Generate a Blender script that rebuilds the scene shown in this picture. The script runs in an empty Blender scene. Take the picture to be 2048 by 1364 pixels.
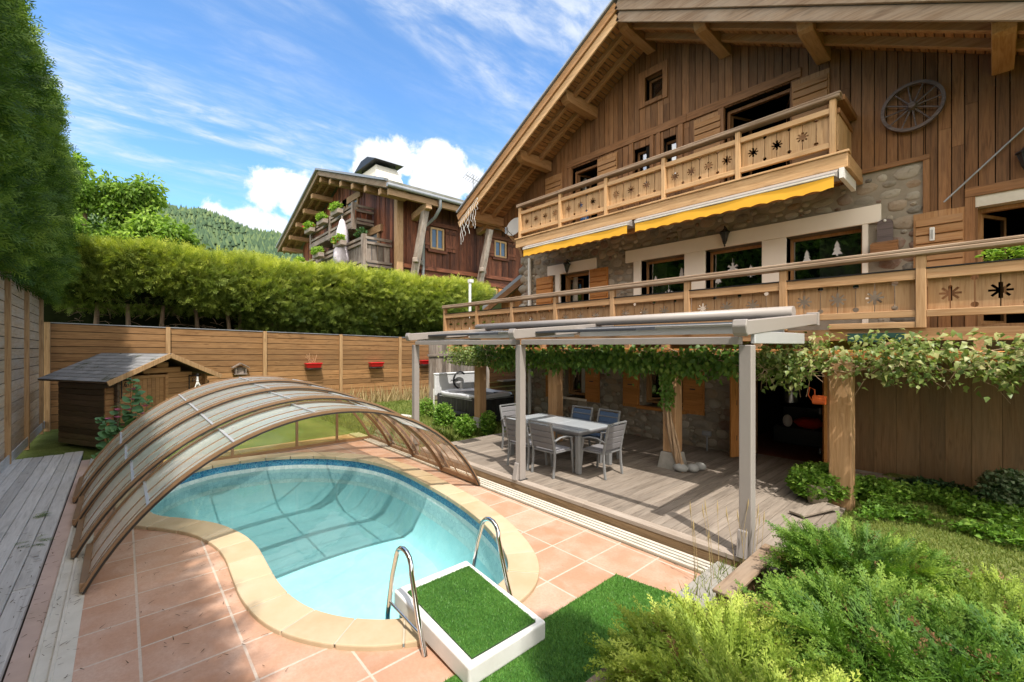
import bpy, bmesh, math, random
import numpy as np
from mathutils import Vector, Matrix
R_ = math.radians
random.seed(7)
RNG = np.random.default_rng(11)
scene = bpy.context.scene
COL = scene.collection

# ------------------------------------------------------------ camera
cam_d = bpy.data.cameras.new("camera")
cam_d.sensor_width = 36.0
cam_d.lens = 865.0 / 2048.0 * 36.0
cam_d.shift_y = 8.0 / 2048.0
cam_d.clip_start = 0.05
cam_d.clip_end = 6000
cam = bpy.data.objects.new("camera", cam_d)
cam.location = (0, 0, 2.4)
cam.rotation_euler = (R_(90), 0, R_(48))
COL.objects.link(cam)
scene.camera = cam
scene.view_settings.view_transform = 'Standard'
scene.view_settings.look = 'None'
scene.view_settings.exposure = 1.12
scene.view_settings.gamma = 1.0
scene.cycles.max_bounces = 8
scene.cycles.transparent_max_bounces = 24
scene.cycles.caustics_reflective = False
scene.cycles.caustics_refractive = False

# ------------------------------------------------------------ sun and sky
SUN_DIR = Vector((1.16, -0.50, 2.27)).normalized()
sl = bpy.data.lights.new("sun", 'SUN')
sl.energy = 2.7
sl.angle = R_(0.5)
sl.color = (1.0, 0.94, 0.85)
so = bpy.data.objects.new("sun", sl)
so.rotation_euler = (-SUN_DIR).to_track_quat('-Z', 'Y').to_euler()
so.location = (20, -10, 40)
COL.objects.link(so)

world = bpy.data.worlds.new("World")
scene.world = world
world.use_nodes = True
def build_world():
    nt = world.node_tree
    nt.nodes.clear()
    N = nt.nodes.new
    L = nt.links.new
    out = N('ShaderNodeOutputWorld'); bg = N('ShaderNodeBackground')
    bg.inputs['Strength'].default_value = 0.15
    sky = N('ShaderNodeTexSky'); sky.sky_type = 'NISHITA'; sky.sun_disc = False
    sky.sun_elevation = R_(61.2); sky.sun_rotation = R_(112)
    sky.altitude = 1000; sky.air_density = 1.0; sky.dust_density = 0.3; sky.ozone_density = 1.5
    tc = N('ShaderNodeTexCoord')
    def math_(op, a, b=None, c=None, clamp=False):
        m = N('ShaderNodeMath'); m.operation = op; m.use_clamp = clamp
        for i, v in enumerate((a, b, c)):
            if v is None: continue
            if isinstance(v, (int, float)): m.inputs[i].default_value = v
            else: L(v, m.inputs[i])
        return m.outputs[0]
    def ss(x, lo, hi):
        m = N('ShaderNodeMapRange'); m.interpolation_type = 'SMOOTHSTEP'
        L(x, m.inputs[0]); m.inputs[1].default_value = lo; m.inputs[2].default_value = hi
        return m.outputs[0]
    sep = N('ShaderNodeSeparateXYZ'); L(tc.outputs['Generated'], sep.inputs[0])
    zz = math_('ADD', math_('MAXIMUM', sep.outputs[2], 0.0), 0.05)
    px = math_('DIVIDE', sep.outputs[0], zz); py = math_('DIVIDE', sep.outputs[1], zz)
    comb = N('ShaderNodeCombineXYZ'); L(px, comb.inputs[0]); L(py, comb.inputs[1])
    def noise(vec, scale, detail=6, rough=0.55, dist=0.0, sc=(1, 1, 1), rot=0.0, loc=(0, 0, 0)):
        mp = N('ShaderNodeMapping'); L(vec, mp.inputs[0])
        mp.inputs['Scale'].default_value = sc; mp.inputs['Rotation'].default_value = (0, 0, rot)
        mp.inputs['Location'].default_value = loc
        n = N('ShaderNodeTexNoise'); L(mp.outputs[0], n.inputs['Vector'])
        n.inputs['Scale'].default_value = scale; n.inputs['Detail'].default_value = detail
        n.inputs['Roughness'].default_value = rough; n.inputs['Distortion'].default_value = dist
        return n.outputs['Fac']
    # high thin cirrus, drawn out along one wind direction
    pl = comb.outputs[0]
    streak = noise(pl, 1.6, 5, 0.6, 0.6, (2.4, 0.55, 1), R_(6), (0.7, 0.2, 0))
    fine = noise(pl, 9.0, 6, 0.65, 0.4, (1.6, 0.8, 1), R_(20))
    patch = noise(pl, 0.75, 3, 0.5, 0.0, (1.2, 0.6, 1), R_(4), (3.3, 1.8, 0))
    ci = math_('MULTIPLY', ss(streak, 0.36, 0.64), ss(patch, 0.30, 0.52))
    ci = math_('MULTIPLY', ci, math_('ADD', math_('MULTIPLY', ss(fine, 0.30, 0.70), 0.75), 0.25))
    ci = math_('MULTIPLY', ci, ss(sep.outputs[2], 0.24, 0.36))
    ci = math_('MULTIPLY', ci, 0.85, clamp=True)
    # fair-weather cumulus standing over the ridge
    fluff = noise(tc.outputs['Generated'], 11.0, 8, 0.60, 0.2)
    fl2 = math_('MULTIPLY', math_('SUBTRACT', fluff, 0.5), 0.16)
    total = None
    for (c, r) in [((-0.928, 0.215, 0.300), .050), ((-0.921, 0.25, 0.292), .052), ((-0.909, 0.282, 0.300), .046),
                   ((-0.961, 0.135, 0.236), .032), ((-0.955, 0.180, 0.222), .050), ((-0.944, 0.235, 0.22), .05),
                   ((-0.897, 0.31, 0.31), .030), ((-0.93, 0.27, 0.235), .035), ((-0.90, 0.33, 0.27), .045),
                   ((-0.834, 0.401, 0.374), .044), ((-0.814, 0.429, 0.388), .040), ((-0.850, 0.375, 0.355), .04),
                   ((-0.800, 0.470, 0.370), .03), ((-0.782, 0.487, 0.380), .038), ((-0.775, 0.521, 0.352), .055),
                   ((-0.742, 0.564, 0.350), .045), ((-0.803, 0.488, 0.335), .05), ((-0.70, 0.62, 0.33), .05)]:
        d = N('ShaderNodeVectorMath'); d.operation = 'DISTANCE'
        L(tc.outputs['Generated'], d.inputs[0]); d.inputs[1].default_value = Vector(c).normalized()
        v = math_('SUBTRACT', r, d.outputs['Value'])
        total = v if total is None else math_('MAXIMUM', total, v)
    cu = ss(math_('ADD', total, fl2), -0.008, 0.012)
    shade = N('ShaderNodeMix'); shade.data_type = 'RGBA'
    L(ss(math_('ADD', total, math_('MULTIPLY', fl2, 1.6)), 0.0, 0.05), shade.inputs['Factor'])
    shade.inputs['A'].default_value = (3.6, 3.75, 4.0, 1); shade.inputs['B'].default_value = (3.1, 3.2, 3.4, 1)
    tint = N('ShaderNodeMix'); tint.data_type = 'RGBA'; tint.blend_type = 'MULTIPLY'
    tint.inputs['Factor'].default_value = 1.0
    L(sky.outputs[0], tint.inputs['A']); tint.inputs['B'].default_value = (0.64, 0.88, 1.02, 1)
    m1 = N('ShaderNodeMix'); m1.data_type = 'RGBA'
    L(ci, m1.inputs['Factor']); L(tint.outputs['Result'], m1.inputs['A']); m1.inputs['B'].default_value = (3.0, 3.2, 3.45, 1)
    m2 = N('ShaderNodeMix'); m2.data_type = 'RGBA'
    L(cu, m2.inputs['Factor']); L(m1.outputs['Result'], m2.inputs['A']); L(shade.outputs['Result'], m2.inputs['B'])
    # unseen bright cloud bank added behind the camera as fill light for the facade
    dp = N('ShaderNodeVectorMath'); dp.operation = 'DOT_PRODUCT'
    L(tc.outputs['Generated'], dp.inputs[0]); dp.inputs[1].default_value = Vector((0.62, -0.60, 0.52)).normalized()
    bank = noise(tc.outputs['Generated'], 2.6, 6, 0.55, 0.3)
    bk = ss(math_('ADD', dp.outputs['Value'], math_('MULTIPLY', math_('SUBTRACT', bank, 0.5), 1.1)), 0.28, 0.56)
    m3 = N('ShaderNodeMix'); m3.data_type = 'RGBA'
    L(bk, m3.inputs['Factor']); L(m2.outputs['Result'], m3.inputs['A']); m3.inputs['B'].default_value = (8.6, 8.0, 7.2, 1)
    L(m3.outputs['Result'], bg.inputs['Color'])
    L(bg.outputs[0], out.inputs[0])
build_world()

# ------------------------------------------------------------ object helpers
def tag(o, label=None, cat=None, group=None, kind=None):
    if label: o['label'] = label
    if cat: o['category'] = cat
    if group: o['group'] = group
    if kind: o['kind'] = kind
    return o
def thing(name, label, cat, loc=(0, 0, 0), rz=0.0, group=None):
    o = bpy.data.objects.new(name, None)
    o.empty_display_size = 0.2
    COL.objects.link(o)
    o.location = loc; o.rotation_euler = (0, 0, rz)
    return tag(o, label, cat, group)
def base_of(o):
    v = Vector((0, 0, 0))
    while o is not None:
        v += Vector(o.location); o = o.parent
    return v
def copy_tree(o, parent=None):
    c = o.copy(); COL.objects.link(c)
    if parent: c.parent = parent
    for ch in list(o.children): copy_tree(ch, c)
    return c

class MB:
    def __init__(s): s.v = []; s.f = []; s.sm = []
    def add(s, vs, fs, smooth=False):
        b = len(s.v); s.v += [tuple(p) for p in vs]
        s.f += [tuple(i + b for i in f) for f in fs]; s.sm += [smooth] * len(fs)
        return s
    def box(s, x0, y0, z0, x1, y1, z1):
        vs = [(x0, y0, z0), (x1, y0, z0), (x1, y1, z0), (x0, y1, z0), (x0, y0, z1), (x1, y0, z1), (x1, y1, z1), (x0, y1, z1)]
        return s.add(vs, [(0, 3, 2, 1), (4, 5, 6, 7), (0, 1, 5, 4), (1, 2, 6, 5), (2, 3, 7, 6), (3, 0, 4, 7)])
    def beam(s, p, q, w, h, up=(0, 0, 1), off=(0, 0)):
        p = Vector(p); q = Vector(q); d = (q - p).normalized(); up = Vector(up)
        a = d.cross(up)
        if a.length < 1e-5: a = d.cross(Vector((1, 0, 0)))
        a.normalize(); u = a.cross(d)
        o = a * off[0] + u * off[1]; a *= w / 2; u *= h / 2
        vs = [p + o - a - u, p + o + a - u, p + o + a + u, p + o - a + u, q + o - a - u, q + o + a - u, q + o + a + u, q + o - a + u]
        return s.add(vs, [(0, 1, 2, 3), (7, 6, 5, 4), (4, 5, 1, 0), (5, 6, 2, 1), (6, 7, 3, 2), (7, 4, 0, 3)])
    def prism(s, pts, vec):
        n = len(pts); vec = Vector(vec)
        a = [Vector(p) for p in pts]; vs = a + [p + vec for p in a]
        fs = [tuple(range(n - 1, -1, -1)), tuple(range(n, 2 * n))]
        fs += [(i, (i + 1) % n, n + (i + 1) % n, n + i) for i in range(n)]
        return s.add(vs, fs)
    def tube(s, pts, r, n=8, cap=True, closed=False):
        pts = [Vector(p) for p in pts]; m = len(pts)
        rs = r if isinstance(r, (list, tuple)) else [r] * m
        vs = []; prev = None
        for i, p in enumerate(pts):
            if closed: d = pts[(i + 1) % m] - pts[i - 1]
            else: d = pts[min(i + 1, m - 1)] - pts[max(i - 1, 0)]
            d.normalize()
            a = prev - d * prev.dot(d) if prev is not None else d.orthogonal()
            if a.length < 1e-6: a = d.orthogonal()
            a.normalize(); prev = a; b = d.cross(a)
            for k in range(n):
                t = 2 * math.pi * k / n
                vs.append(p + (a * math.cos(t) + b * math.sin(t)) * rs[i])
        fs = []
        for i in range(m if closed else m - 1):
            j = (i + 1) % m
            fs += [(i * n + k, i * n + (k + 1) % n, j * n + (k + 1) % n, j * n + k) for k in range(n)]
        s.add(vs, fs, True)
        if cap and not closed:
            s.add([vs[k] for k in range(n)], [tuple(range(n - 1, -1, -1))])
            s.add([vs[(m - 1) * n + k] for k in range(n)], [tuple(range(n))])
        return s
    def lathe(s, prof, c=(0, 0, 0), n=16, smooth=True):
        vs = []
        for (r, z) in prof:
            for k in range(n):
                t = 2 * math.pi * k / n
                vs.append((c[0] + r * math.cos(t), c[1] + r * math.sin(t), c[2] + z))
        fs = [(i * n + k, i * n + (k + 1) % n, (i + 1) * n + (k + 1) % n, (i + 1) * n + k) for i in range(len(prof) - 1) for k in range(n)]
        return s.add(vs, fs, smooth)
    def blob(s, c, r, nu=10, nv=6, jit=0.0, flat=None, e=1.0):
        vs = []; fs = []
        for i in range(nv + 1):
            ph = math.pi * i / nv
            for k in range(nu):
                t = 2 * math.pi * k / nu
                q = 1 + random.uniform(-jit, jit)
                sx = math.sin(ph)
                vs.append((c[0] + r[0] * sx * math.cos(t) * q, c[1] + r[1] * sx * math.sin(t) * q, c[2] + r[2] * math.cos(ph) * q))
        for i in range(nv):
            fs += [(i * nu + k, (i + 1) * nu + k, (i + 1) * nu + (k + 1) % nu, i * nu + (k + 1) % nu) for k in range(nu)]
        return s.add(vs, fs, True)
    def build(s, name, mat, parent=None, bevel=0.0, loc=None, local=False, seg=1):
        me = bpy.data.meshes.new(name)
        if local: o3 = Vector((0, 0, 0))
        elif loc is not None: o3 = Vector(loc)
        elif parent is not None: o3 = base_of(parent)
        else:
            o3 = Vector((sum(v[0] for v in s.v) / len(s.v), sum(v[1] for v in s.v) / len(s.v), min(v[2] for v in s.v)))
        me.from_pydata([(v[0] - o3[0], v[1] - o3[1], v[2] - o3[2]) for v in s.v], [], s.f)
        me.polygons.foreach_set('use_smooth', s.sm)
        me.update()
        if mat: me.materials.append(mat)
        o = bpy.data.objects.new(name, me); COL.objects.link(o)
        if parent is not None: o.parent = parent
        else: o.location = o3 if not local else (loc or (0, 0, 0))
        if bevel:
            b = o.modifiers.new('bevel', 'BEVEL'); b.width = bevel; b.segments = seg; b.limit_method = 'ANGLE'
        return o

def np_mesh(name, V, F, mat, tone=None, parent=None, loc=(0, 0, 0), smooth=False):
    """V (n,3), F (m,k) with constant k; tone (m,) per face"""
    k = F.shape[1]
    me = bpy.data.meshes.new(name)
    o3 = np.array(base_of(parent) if parent is not None else loc, dtype=np.float32)
    V = (V - o3).astype(np.float32)
    me.vertices.add(len(V)); me.vertices.foreach_set('co', V.ravel())
    me.loops.add(F.size); me.loops.foreach_set('vertex_index', F.astype(np.int32).ravel())
    me.polygons.add(len(F))
    me.polygons.foreach_set('loop_start', np.arange(0, F.size, k, dtype=np.int32))
    me.polygons.foreach_set('loop_total', np.full(len(F), k, dtype=np.int32))
    if smooth: me.polygons.foreach_set('use_smooth', np.ones(len(F), dtype=bool))
    me.update(calc_edges=True)
    if tone is not None:
        a = me.attributes.new('tone', 'FLOAT', 'FACE'); a.data.foreach_set('value', tone.astype(np.float32))
    me.materials.append(mat)
    o = bpy.data.objects.new(name, me); COL.objects.link(o)
    if parent is not None: o.parent = parent
    else: o.location = loc
    return o

def norm(a): return a / np.maximum(np.linalg.norm(a, axis=-1, keepdims=True), 1e-9)
def scatter(tv, tf, P, D, Nn, S, tone, ft=None):
    """copy template tv(n,3), tf(m,k) to points P with long axis D, up Nn, size S; ft per template face tone"""
    D = norm(D); X = norm(np.cross(D, Nn)); Z = np.cross(X, D)
    B = np.stack([X, D, Z], axis=1)                       # (N,3,3) rows are the axes
    V = np.einsum('nk,ikj->inj', tv, B) * np.asarray(S).reshape(-1, 1, 1) + P[:, None, :]
    n = tv.shape[0]; N = len(P)
    F = tf[None] + (np.arange(N) * n)[:, None, None]
    T = np.repeat(np.asarray(tone), tf.shape[0]).reshape(N, -1)
    if ft is not None: T = T + ft[None]
    return V.reshape(-1, 3), F.reshape(-1, tf.shape[1]), T.ravel()
def merge(parts):
    V = []; F = []; T = []; b = 0
    for v, f, t in parts:
        V.append(v); F.append(f + b); T.append(t); b += len(v)
    return np.concatenate(V), np.concatenate(F), np.concatenate(T)

def frond(n=7, L=1.0, spread=0.42, w=0.035, droop=0.12, sub=0, seed=0, ang=45):
    """flat feathery spray along +Y: thin quads for the axis and its side twigs"""
    r = random.Random(seed); vs = []; fs = []; ts = []
    def twig(p, d, l, ww, t):
        d = d.normalized(); a = Vector((d.y, -d.x, 0)).normalized() * ww / 2
        z = Vector((0, 0, 1)) * r.uniform(-.05, .05) * L
        b = len(vs); m = p + d * l * .45
        vs.extend([p, m + a + z * .4, p + d * l + z, m - a + z * .4])
        fs.append((b, b + 1, b + 2, b + 3)); ts.append(t)
    twig(Vector((0, 0, 0)), Vector((0, 1, 0)), L, w, 0)
    for i in range(n):
        y = (i + .7) / (n + .6) * L
        for sgn in (-1, 1):
            l = spread * L * (1 - (y / L) ** 1.5 * .75) * r.uniform(.7, 1.1)
            a = R_(ang + r.uniform(-12, 12)) * sgn
            d = Vector((math.sin(a), math.cos(a), r.uniform(-.2, .2)))
            p = Vector((0, y, -droop * (y / L) ** 2))
            twig(p, d, l, w * .9, .08)
            for k in range(sub):
                q = p + d * l * (k + 1) / (sub + 1)
                for s2 in (-1, 1):
                    a2 = a + s2 * R_(38)
                    twig(q, Vector((math.sin(a2), math.cos(a2), r.uniform(-.25, .25))), l * .38, w * .8, .15)
    # triangles only
    F = []; T = []
    for f, t in zip(fs, ts):
        F.append(f[:3]); T.append(t)
        if f[2] != f[3]: F.append((f[0], f[2], f[3])); T.append(t)
    return np.array([tuple(v) for v in vs], dtype=np.float32), np.array(F), np.array(T, dtype=np.float32)
def leaf(w=0.6, fold=0.15, curl=0.2):
    v = np.array([(0, 0, 0), (-w / 2, .4, fold), (0, .45, 0), (w / 2, .4, fold), (0, 1, -curl)], dtype=np.float32)
    return v, np.array([(0, 2, 1), (0, 3, 2), (1, 2, 4), (2, 3, 4)])
def rand_dirs(n): return norm(RNG.normal(size=(n, 3)))

# ------------------------------------------------------------ materials
def nodes_of(name):
    m = bpy.data.materials.new(name); m.use_nodes = True
    nt = m.node_tree; nt.nodes.clear()
    return m, nt, nt.nodes.new, nt.links.new
def rgb(c): return (c[0], c[1], c[2], 1)
def principled(N, L, color, rough=0.6, spec=0.3, metal=0.0):
    b = N('ShaderNodeBsdfPrincipled')
    if isinstance(color, tuple): b.inputs['Base Color'].default_value = rgb(color)
    else: L(color, b.inputs['Base Color'])
    if isinstance(rough, (int, float)): b.inputs['Roughness'].default_value = rough
    else: L(rough, b.inputs['Roughness'])
    b.inputs['Specular IOR Level'].default_value = spec; b.inputs['Metallic'].default_value = metal
    return b
def mapping(N, L, scale, rot=(0, 0, 0), src='Object'):
    tc = N('ShaderNodeTexCoord'); mp = N('ShaderNodeMapping'); L(tc.outputs[src], mp.inputs[0])
    mp.inputs['Scale'].default_value = scale; mp.inputs['Rotation'].default_value = rot
    return mp.outputs[0]
def noise(N, L, vec, scale, detail=4, rough=0.5, dist=0.0):
    n = N('ShaderNodeTexNoise'); L(vec, n.inputs['Vector'])
    n.inputs['Scale'].default_value = scale; n.inputs['Detail'].default_value = detail
    n.inputs['Roughness'].default_value = rough; n.inputs['Distortion'].default_value = dist
    return n.outputs['Fac']
def ramp(N, L, fac, stops):
    r = N('ShaderNodeValToRGB'); L(fac, r.inputs[0]); cr = r.color_ramp
    while len(cr.elements) < len(stops): cr.elements.new(0.5)
    for e, (p, c) in zip(cr.elements, stops): e.position = p; e.color = rgb(c)
    return r.outputs['Color']
def mixc(N, L, f, a, b, blend='MIX'):
    m = N('ShaderNodeMix'); m.data_type = 'RGBA'; m.blend_type = blend
    for k, v in (('Factor', f), ('A', a), ('B', b)):
        if isinstance(v, (int, float)): m.inputs[k].default_value = v
        elif isinstance(v, tuple): m.inputs[k].default_value = rgb(v)
        else: L(v, m.inputs[k])
    return m.outputs['Result']
def maprange(N, L, v, a, b, c=0.0, d=1.0):
    m = N('ShaderNodeMapRange'); L(v, m.inputs[0])
    m.inputs[1].default_value = a; m.inputs[2].default_value = b; m.inputs[3].default_value = c; m.inputs[4].default_value = d
    return m.outputs[0]
def bump(N, L, b, h, strength=0.3, dist=0.01):
    n = N('ShaderNodeBump'); L(h, n.inputs['Height']); n.inputs['Strength'].default_value = strength
    n.inputs['Distance'].default_value = dist; L(n.outputs[0], b.inputs['Normal'])
def finish(N, L, sh):
    o = N('ShaderNodeOutputMaterial'); L(sh, o.inputs['Surface'])

def wood(name, dark, light, axis='x', rough=0.65, var=0.25, weather=None, wamt=0.5, grain=1.0, knots=0.5):
    """boards: grain along one axis, every loose board its own tone; weather = grey bleaching in patches"""
    m, nt, N, L = nodes_of(name)
    sc = {'x': (0.9, 14, 14), 'y': (14, 0.9, 14), 'z': (14, 14, 0.9)}[axis]
    tc = N('ShaderNodeTexCoord'); geo = N('ShaderNodeNewGeometry')
    add = N('ShaderNodeVectorMath'); add.operation = 'MULTIPLY_ADD'
    cmb = N('ShaderNodeCombineXYZ')
    for i in range(3): L(geo.outputs['Random Per Island'], cmb.inputs[i])
    L(cmb.outputs[0], add.inputs[0]); add.inputs[1].default_value = (37.0, 53.0, 71.0); L(tc.outputs['Object'], add.inputs[2])
    mp = N('ShaderNodeMapping'); L(add.outputs[0], mp.inputs[0]); mp.inputs['Scale'].default_value = sc
    g = noise(N, L, mp.outputs[0], 2.2 * grain, 6, 0.6, 0.9)
    c = ramp(N, L, g, [(0.30, dark), (0.50, tuple((a * .45 + b * .55) for a, b in zip(dark, light))), (0.72, light)])
    mp2 = N('ShaderNodeMapping'); L(add.outputs[0], mp2.inputs[0])
    s2 = {'x': (1.2, 5, 5), 'y': (5, 1.2, 5), 'z': (5, 5, 1.2)}[axis]
    mp2.inputs['Scale'].default_value = s2
    if knots:
        vo = N('ShaderNodeTexVoronoi'); L(mp2.outputs[0], vo.inputs['Vector']); vo.inputs['Scale'].default_value = 1.3
        k = maprange(N, L, vo.outputs['Distance'], 0.06, 0.16, knots, 0.0)
        c = mixc(N, L, k, c, tuple(d * .55 for d in dark))
    if weather is not None:
        wv = noise(N, L, mp2.outputs[0], 0.9, 5, 0.65, 0.3)
        c = mixc(N, L, maprange(N, L, wv, 0.38, 0.66, 0.0, wamt), c, weather)
    val = maprange(N, L, geo.outputs['Random Per Island'], 0, 1, 1 - var, 1 + var)
    hs = N('ShaderNodeHueSaturation'); L(c, hs.inputs['Color']); L(val, hs.inputs['Value'])
    b = principled(N, L, hs.outputs[0], rough, 0.25)
    bump(N, L, b, g, 0.25, 0.006)
    finish(N, L, b.outputs[0]); return m
def plain(name, color, rough=0.5, spec=0.4, metal=0.0, var=0.12, scale=6.0, bumpy=0.0, dirt=None, damt=0.4):
    m, nt, N, L = nodes_of(name)
    v = mapping(N, L, (1, 1, 1))
    n = noise(N, L, v, scale, 5, 0.6)
    c = ramp(N, L, n, [(0.25, tuple(x * (1 - var) for x in color)), (0.75, tuple(min(1, x * (1 + var)) for x in color))])
    if dirt is not None:
        n2 = noise(N, L, v, scale * .45, 6, 0.7, 0.4)
        c = mixc(N, L, maprange(N, L, n2, 0.45, 0.7, 0, damt), c, dirt)
    b = principled(N, L, c, rough, spec, metal)
    if bumpy: bump(N, L, b, noise(N, L, v, scale * 8, 4, 0.6), bumpy, 0.004)
    finish(N, L, b.outputs[0]); return m
def leafy(name, dark, mid, light, trans=0.35, rough=0.5, scale=1.5, spec=0.25):
    """foliage: face tone plus a slow patchiness in space"""
    m, nt, N, L = nodes_of(name)
    at = N('ShaderNodeAttribute'); at.attribute_name = 'tone'
    v = mapping(N, L, (1, 1, 1)); n = noise(N, L, v, scale, 3, 0.6)
    s = N('ShaderNodeMath'); s.operation = 'MULTIPLY_ADD'; L(n, s.inputs[0]); s.inputs[1].default_value = 0.7; L(at.outputs['Fac'], s.inputs[2])
    c = ramp(N, L, s.outputs[0], [(0.15, dark), (0.55, mid), (1.0, light)])
    b = principled(N, L, c, rough, spec)
    t = N('ShaderNodeBsdfTranslucent'); L(mixc(N, L, 1.0, c, (1.15, 1.25, 0.55), 'MULTIPLY'), t.inputs['Color'])
    mx = N('ShaderNodeMixShader'); mx.inputs[0].default_value = trans
    L(b.outputs[0], mx.inputs[1]); L(t.outputs[0], mx.inputs[2])
    finish(N, L, mx.outputs[0]); return m
def glassy(name, tint, glass=(0.9, 0.95, 0.95), refl_rough=0.02, amount=0.12, milk=0.0, milkc=(.8, .85, .85)):
    """a thin sheet: lets light straight through with a tint, mirrors by fresnel, may be milky"""
    m, nt, N, L = nodes_of(name)
    tr = N('ShaderNodeBsdfTransparent'); tr.inputs['Color'].default_value = rgb(tint)
    gl = N('ShaderNodeBsdfGlossy'); gl.inputs['Roughness'].default_value = refl_rough; gl.inputs['Color'].default_value = rgb(glass)
    base = tr.outputs[0]
    if milk:
        d = N('ShaderNodeBsdfDiffuse'); d.inputs['Color'].default_value = rgb(milkc)
        t = N('ShaderNodeBsdfTranslucent'); t.inputs['Color'].default_value = rgb(milkc)
        a = N('ShaderNodeMixShader'); a.inputs[0].default_value = 0.6; L(d.outputs[0], a.inputs[1]); L(t.outputs[0], a.inputs[2])
        mx = N('ShaderNodeMixShader'); mx.inputs[0].default_value = milk; L(base, mx.inputs[1]); L(a.outputs[0], mx.inputs[2]); base = mx.outputs[0]
    lw = N('ShaderNodeLayerWeight'); lw.inputs['Blend'].default_value = 0.5          # two-sided schlick
    pw = N('ShaderNodeMath'); pw.operation = 'POWER'; L(lw.outputs['Facing'], pw.inputs[0]); pw.inputs[1].default_value = 5.0
    ad = N('ShaderNodeMath'); ad.operation = 'MULTIPLY_ADD'; ad.use_clamp = True; L(pw.outputs[0], ad.inputs[0]); ad.inputs[1].default_value = 0.9 - amount; ad.inputs[2].default_value = amount
    m2 = N('ShaderNodeMixShader'); L(ad.outputs[0], m2.inputs[0]); L(base, m2.inputs[1]); L(gl.outputs[0], m2.inputs[2])
    finish(N, L, m2.outputs[0]); return m

T = {}
# balconies and trim, sun-bleached larch and spruce
for ax in 'xyz':
    T['gold_' + ax] = wood('golden_wood_' + ax, (.35, .19, .08), (.58, .37, .19), ax, var=.16, weather=(.42, .31, .20), wamt=.3)
    T['brown_' + ax] = wood('brown_wood_' + ax, (.105, .044, .016), (.26, .125, .050), ax, var=.28, weather=(.25, .145, .08), wamt=.35)
    T['soffit_' + ax] = wood('soffit_wood_' + ax, (.20, .085, .028), (.40, .20, .08), ax, var=.28)
    T['beam_' + ax] = wood('beam_wood_' + ax, (.25, .115, .04), (.40, .215, .09), ax, var=.15, weather=(.40, .30, .21), wamt=.2)
    T['grey_' + ax] = wood('weathered_wood_' + ax, (.13, .08, .048), (.27, .185, .12), ax, var=.18, weather=(.36, .30, .24), wamt=.4)
    T['shutter_' + ax] = wood('shutter_wood_' + ax, (.34, .135, .035), (.52, .235, .07), ax, var=.12)
    T['post_' + ax] = wood('post_wood_' + ax, (.27, .14, .06), (.46, .28, .145), ax, var=.13, weather=(.36, .26, .17), wamt=.3)
    T['old_' + ax] = wood('old_red_wood_' + ax, (.095, .028, .013), (.23, .082, .042), ax, var=.5, weather=(.045, .020, .012), wamt=.75)
    T['oldgrey_' + ax] = wood('old_grey_wood_' + ax, (.07, .05, .038), (.24, .19, .155), ax, var=.45, weather=(.38, .34, .31), wamt=.45)
    T['oldtan_' + ax] = wood('old_tan_wood_' + ax, (.20, .115, .055), (.40, .26, .15), ax, var=.25)
T['fence_y'] = wood('fence_wood_y', (.15, .07, .025), (.36, .20, .085), 'y', var=.28, weather=(.22, .125, .06), wamt=.5, knots=.75)
T['fence_x'] = wood('fence_wood_x', (.32, .21, .12), (.60, .44, .28), 'x', var=.2, weather=(.54, .45, .35), wamt=.6, knots=.6)
T['fpost_z'] = wood('fence_post_wood', (.22, .125, .055), (.42, .27, .14), 'z', var=.12)
T['deck_y'] = wood('deck_wood_y', (.125, .10, .08), (.26, .215, .175), 'y', var=.18, weather=(.34, .295, .25), wamt=.4)
T['deck_x'] = wood('deck_wood_x', (.23, .18, .14), (.36, .30, .25), 'x', var=.14, weather=(.42, .37, .33), wamt=.4)
T['sidedeck_x'] = wood('side_deck_wood', (.32, .30, .275), (.52, .50, .465), 'x', var=.14, weather=(.58, .56, .53), wamt=.5)
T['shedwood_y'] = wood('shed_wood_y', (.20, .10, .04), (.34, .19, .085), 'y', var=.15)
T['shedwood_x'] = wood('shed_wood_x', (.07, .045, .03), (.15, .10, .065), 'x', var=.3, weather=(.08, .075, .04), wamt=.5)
T['timberwall_z'] = wood('annex_wood_z', (.13, .075, .035), (.225, .135, .065), 'z', var=.16, weather=(.13, .10, .06), wamt=.4)
T['trunk'] = wood('bark', (.10, .065, .04), (.26, .18, .12), 'z', var=.2, knots=0)
T['vinewood'] = wood('vine_wood', (.22, .14, .08), (.48, .34, .22), 'z', var=.15, knots=0)
T['white'] = plain('white_render', (.82, .75, .67), .85, .1, var=.05, scale=2, bumpy=.15)
T['whitep'] = plain('white_plastic', (.74, .74, .72), .35, .4, var=.04, dirt=(.5, .48, .42), damt=.25)
T['offwhite'] = plain('cream_metal', (.62, .58, .50), .45, .4, var=.06, dirt=(.35, .30, .22), damt=.35)
T['alu'] = plain('taupe_aluminium', (.30, .272, .255), .42, .45, 0.0, var=.03, scale=3)
T['alu2'] = plain('light_aluminium', (.52, .53, .55), .35, .5, 0.3, var=.04)
T['zinc'] = plain('grey_zinc', (.28, .29, .31), .45, .5, .3, var=.1)
T['dark'] = plain('black_metal', (.02, .02, .022), .45, .4, var=.2)
T['interior'] = plain('dark_room', (.012, .010, .009), .9, .1, var=.2)
T['steel'] = plain('polished_steel', (.75, .74, .72), .08, .5, 1.0, var=.03)
T['yellow'] = plain('yellow_awning_cloth', (.80, .43, .05), .8, .1, var=.06, scale=3)
T['red'] = plain('red_plastic', (.55, .015, .02), .35, .4, var=.06)
T['redcloth'] = plain('red_cloth', (.5, .03, .01), .9, .1, var=.1)
T['orange'] = plain('orange_enamel', (.55, .10, .02), .4, .4, var=.12)
T['bronze'] = plain('bronze_profile', (.27, .16, .085), .38, .5, .25, var=.06)
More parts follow.
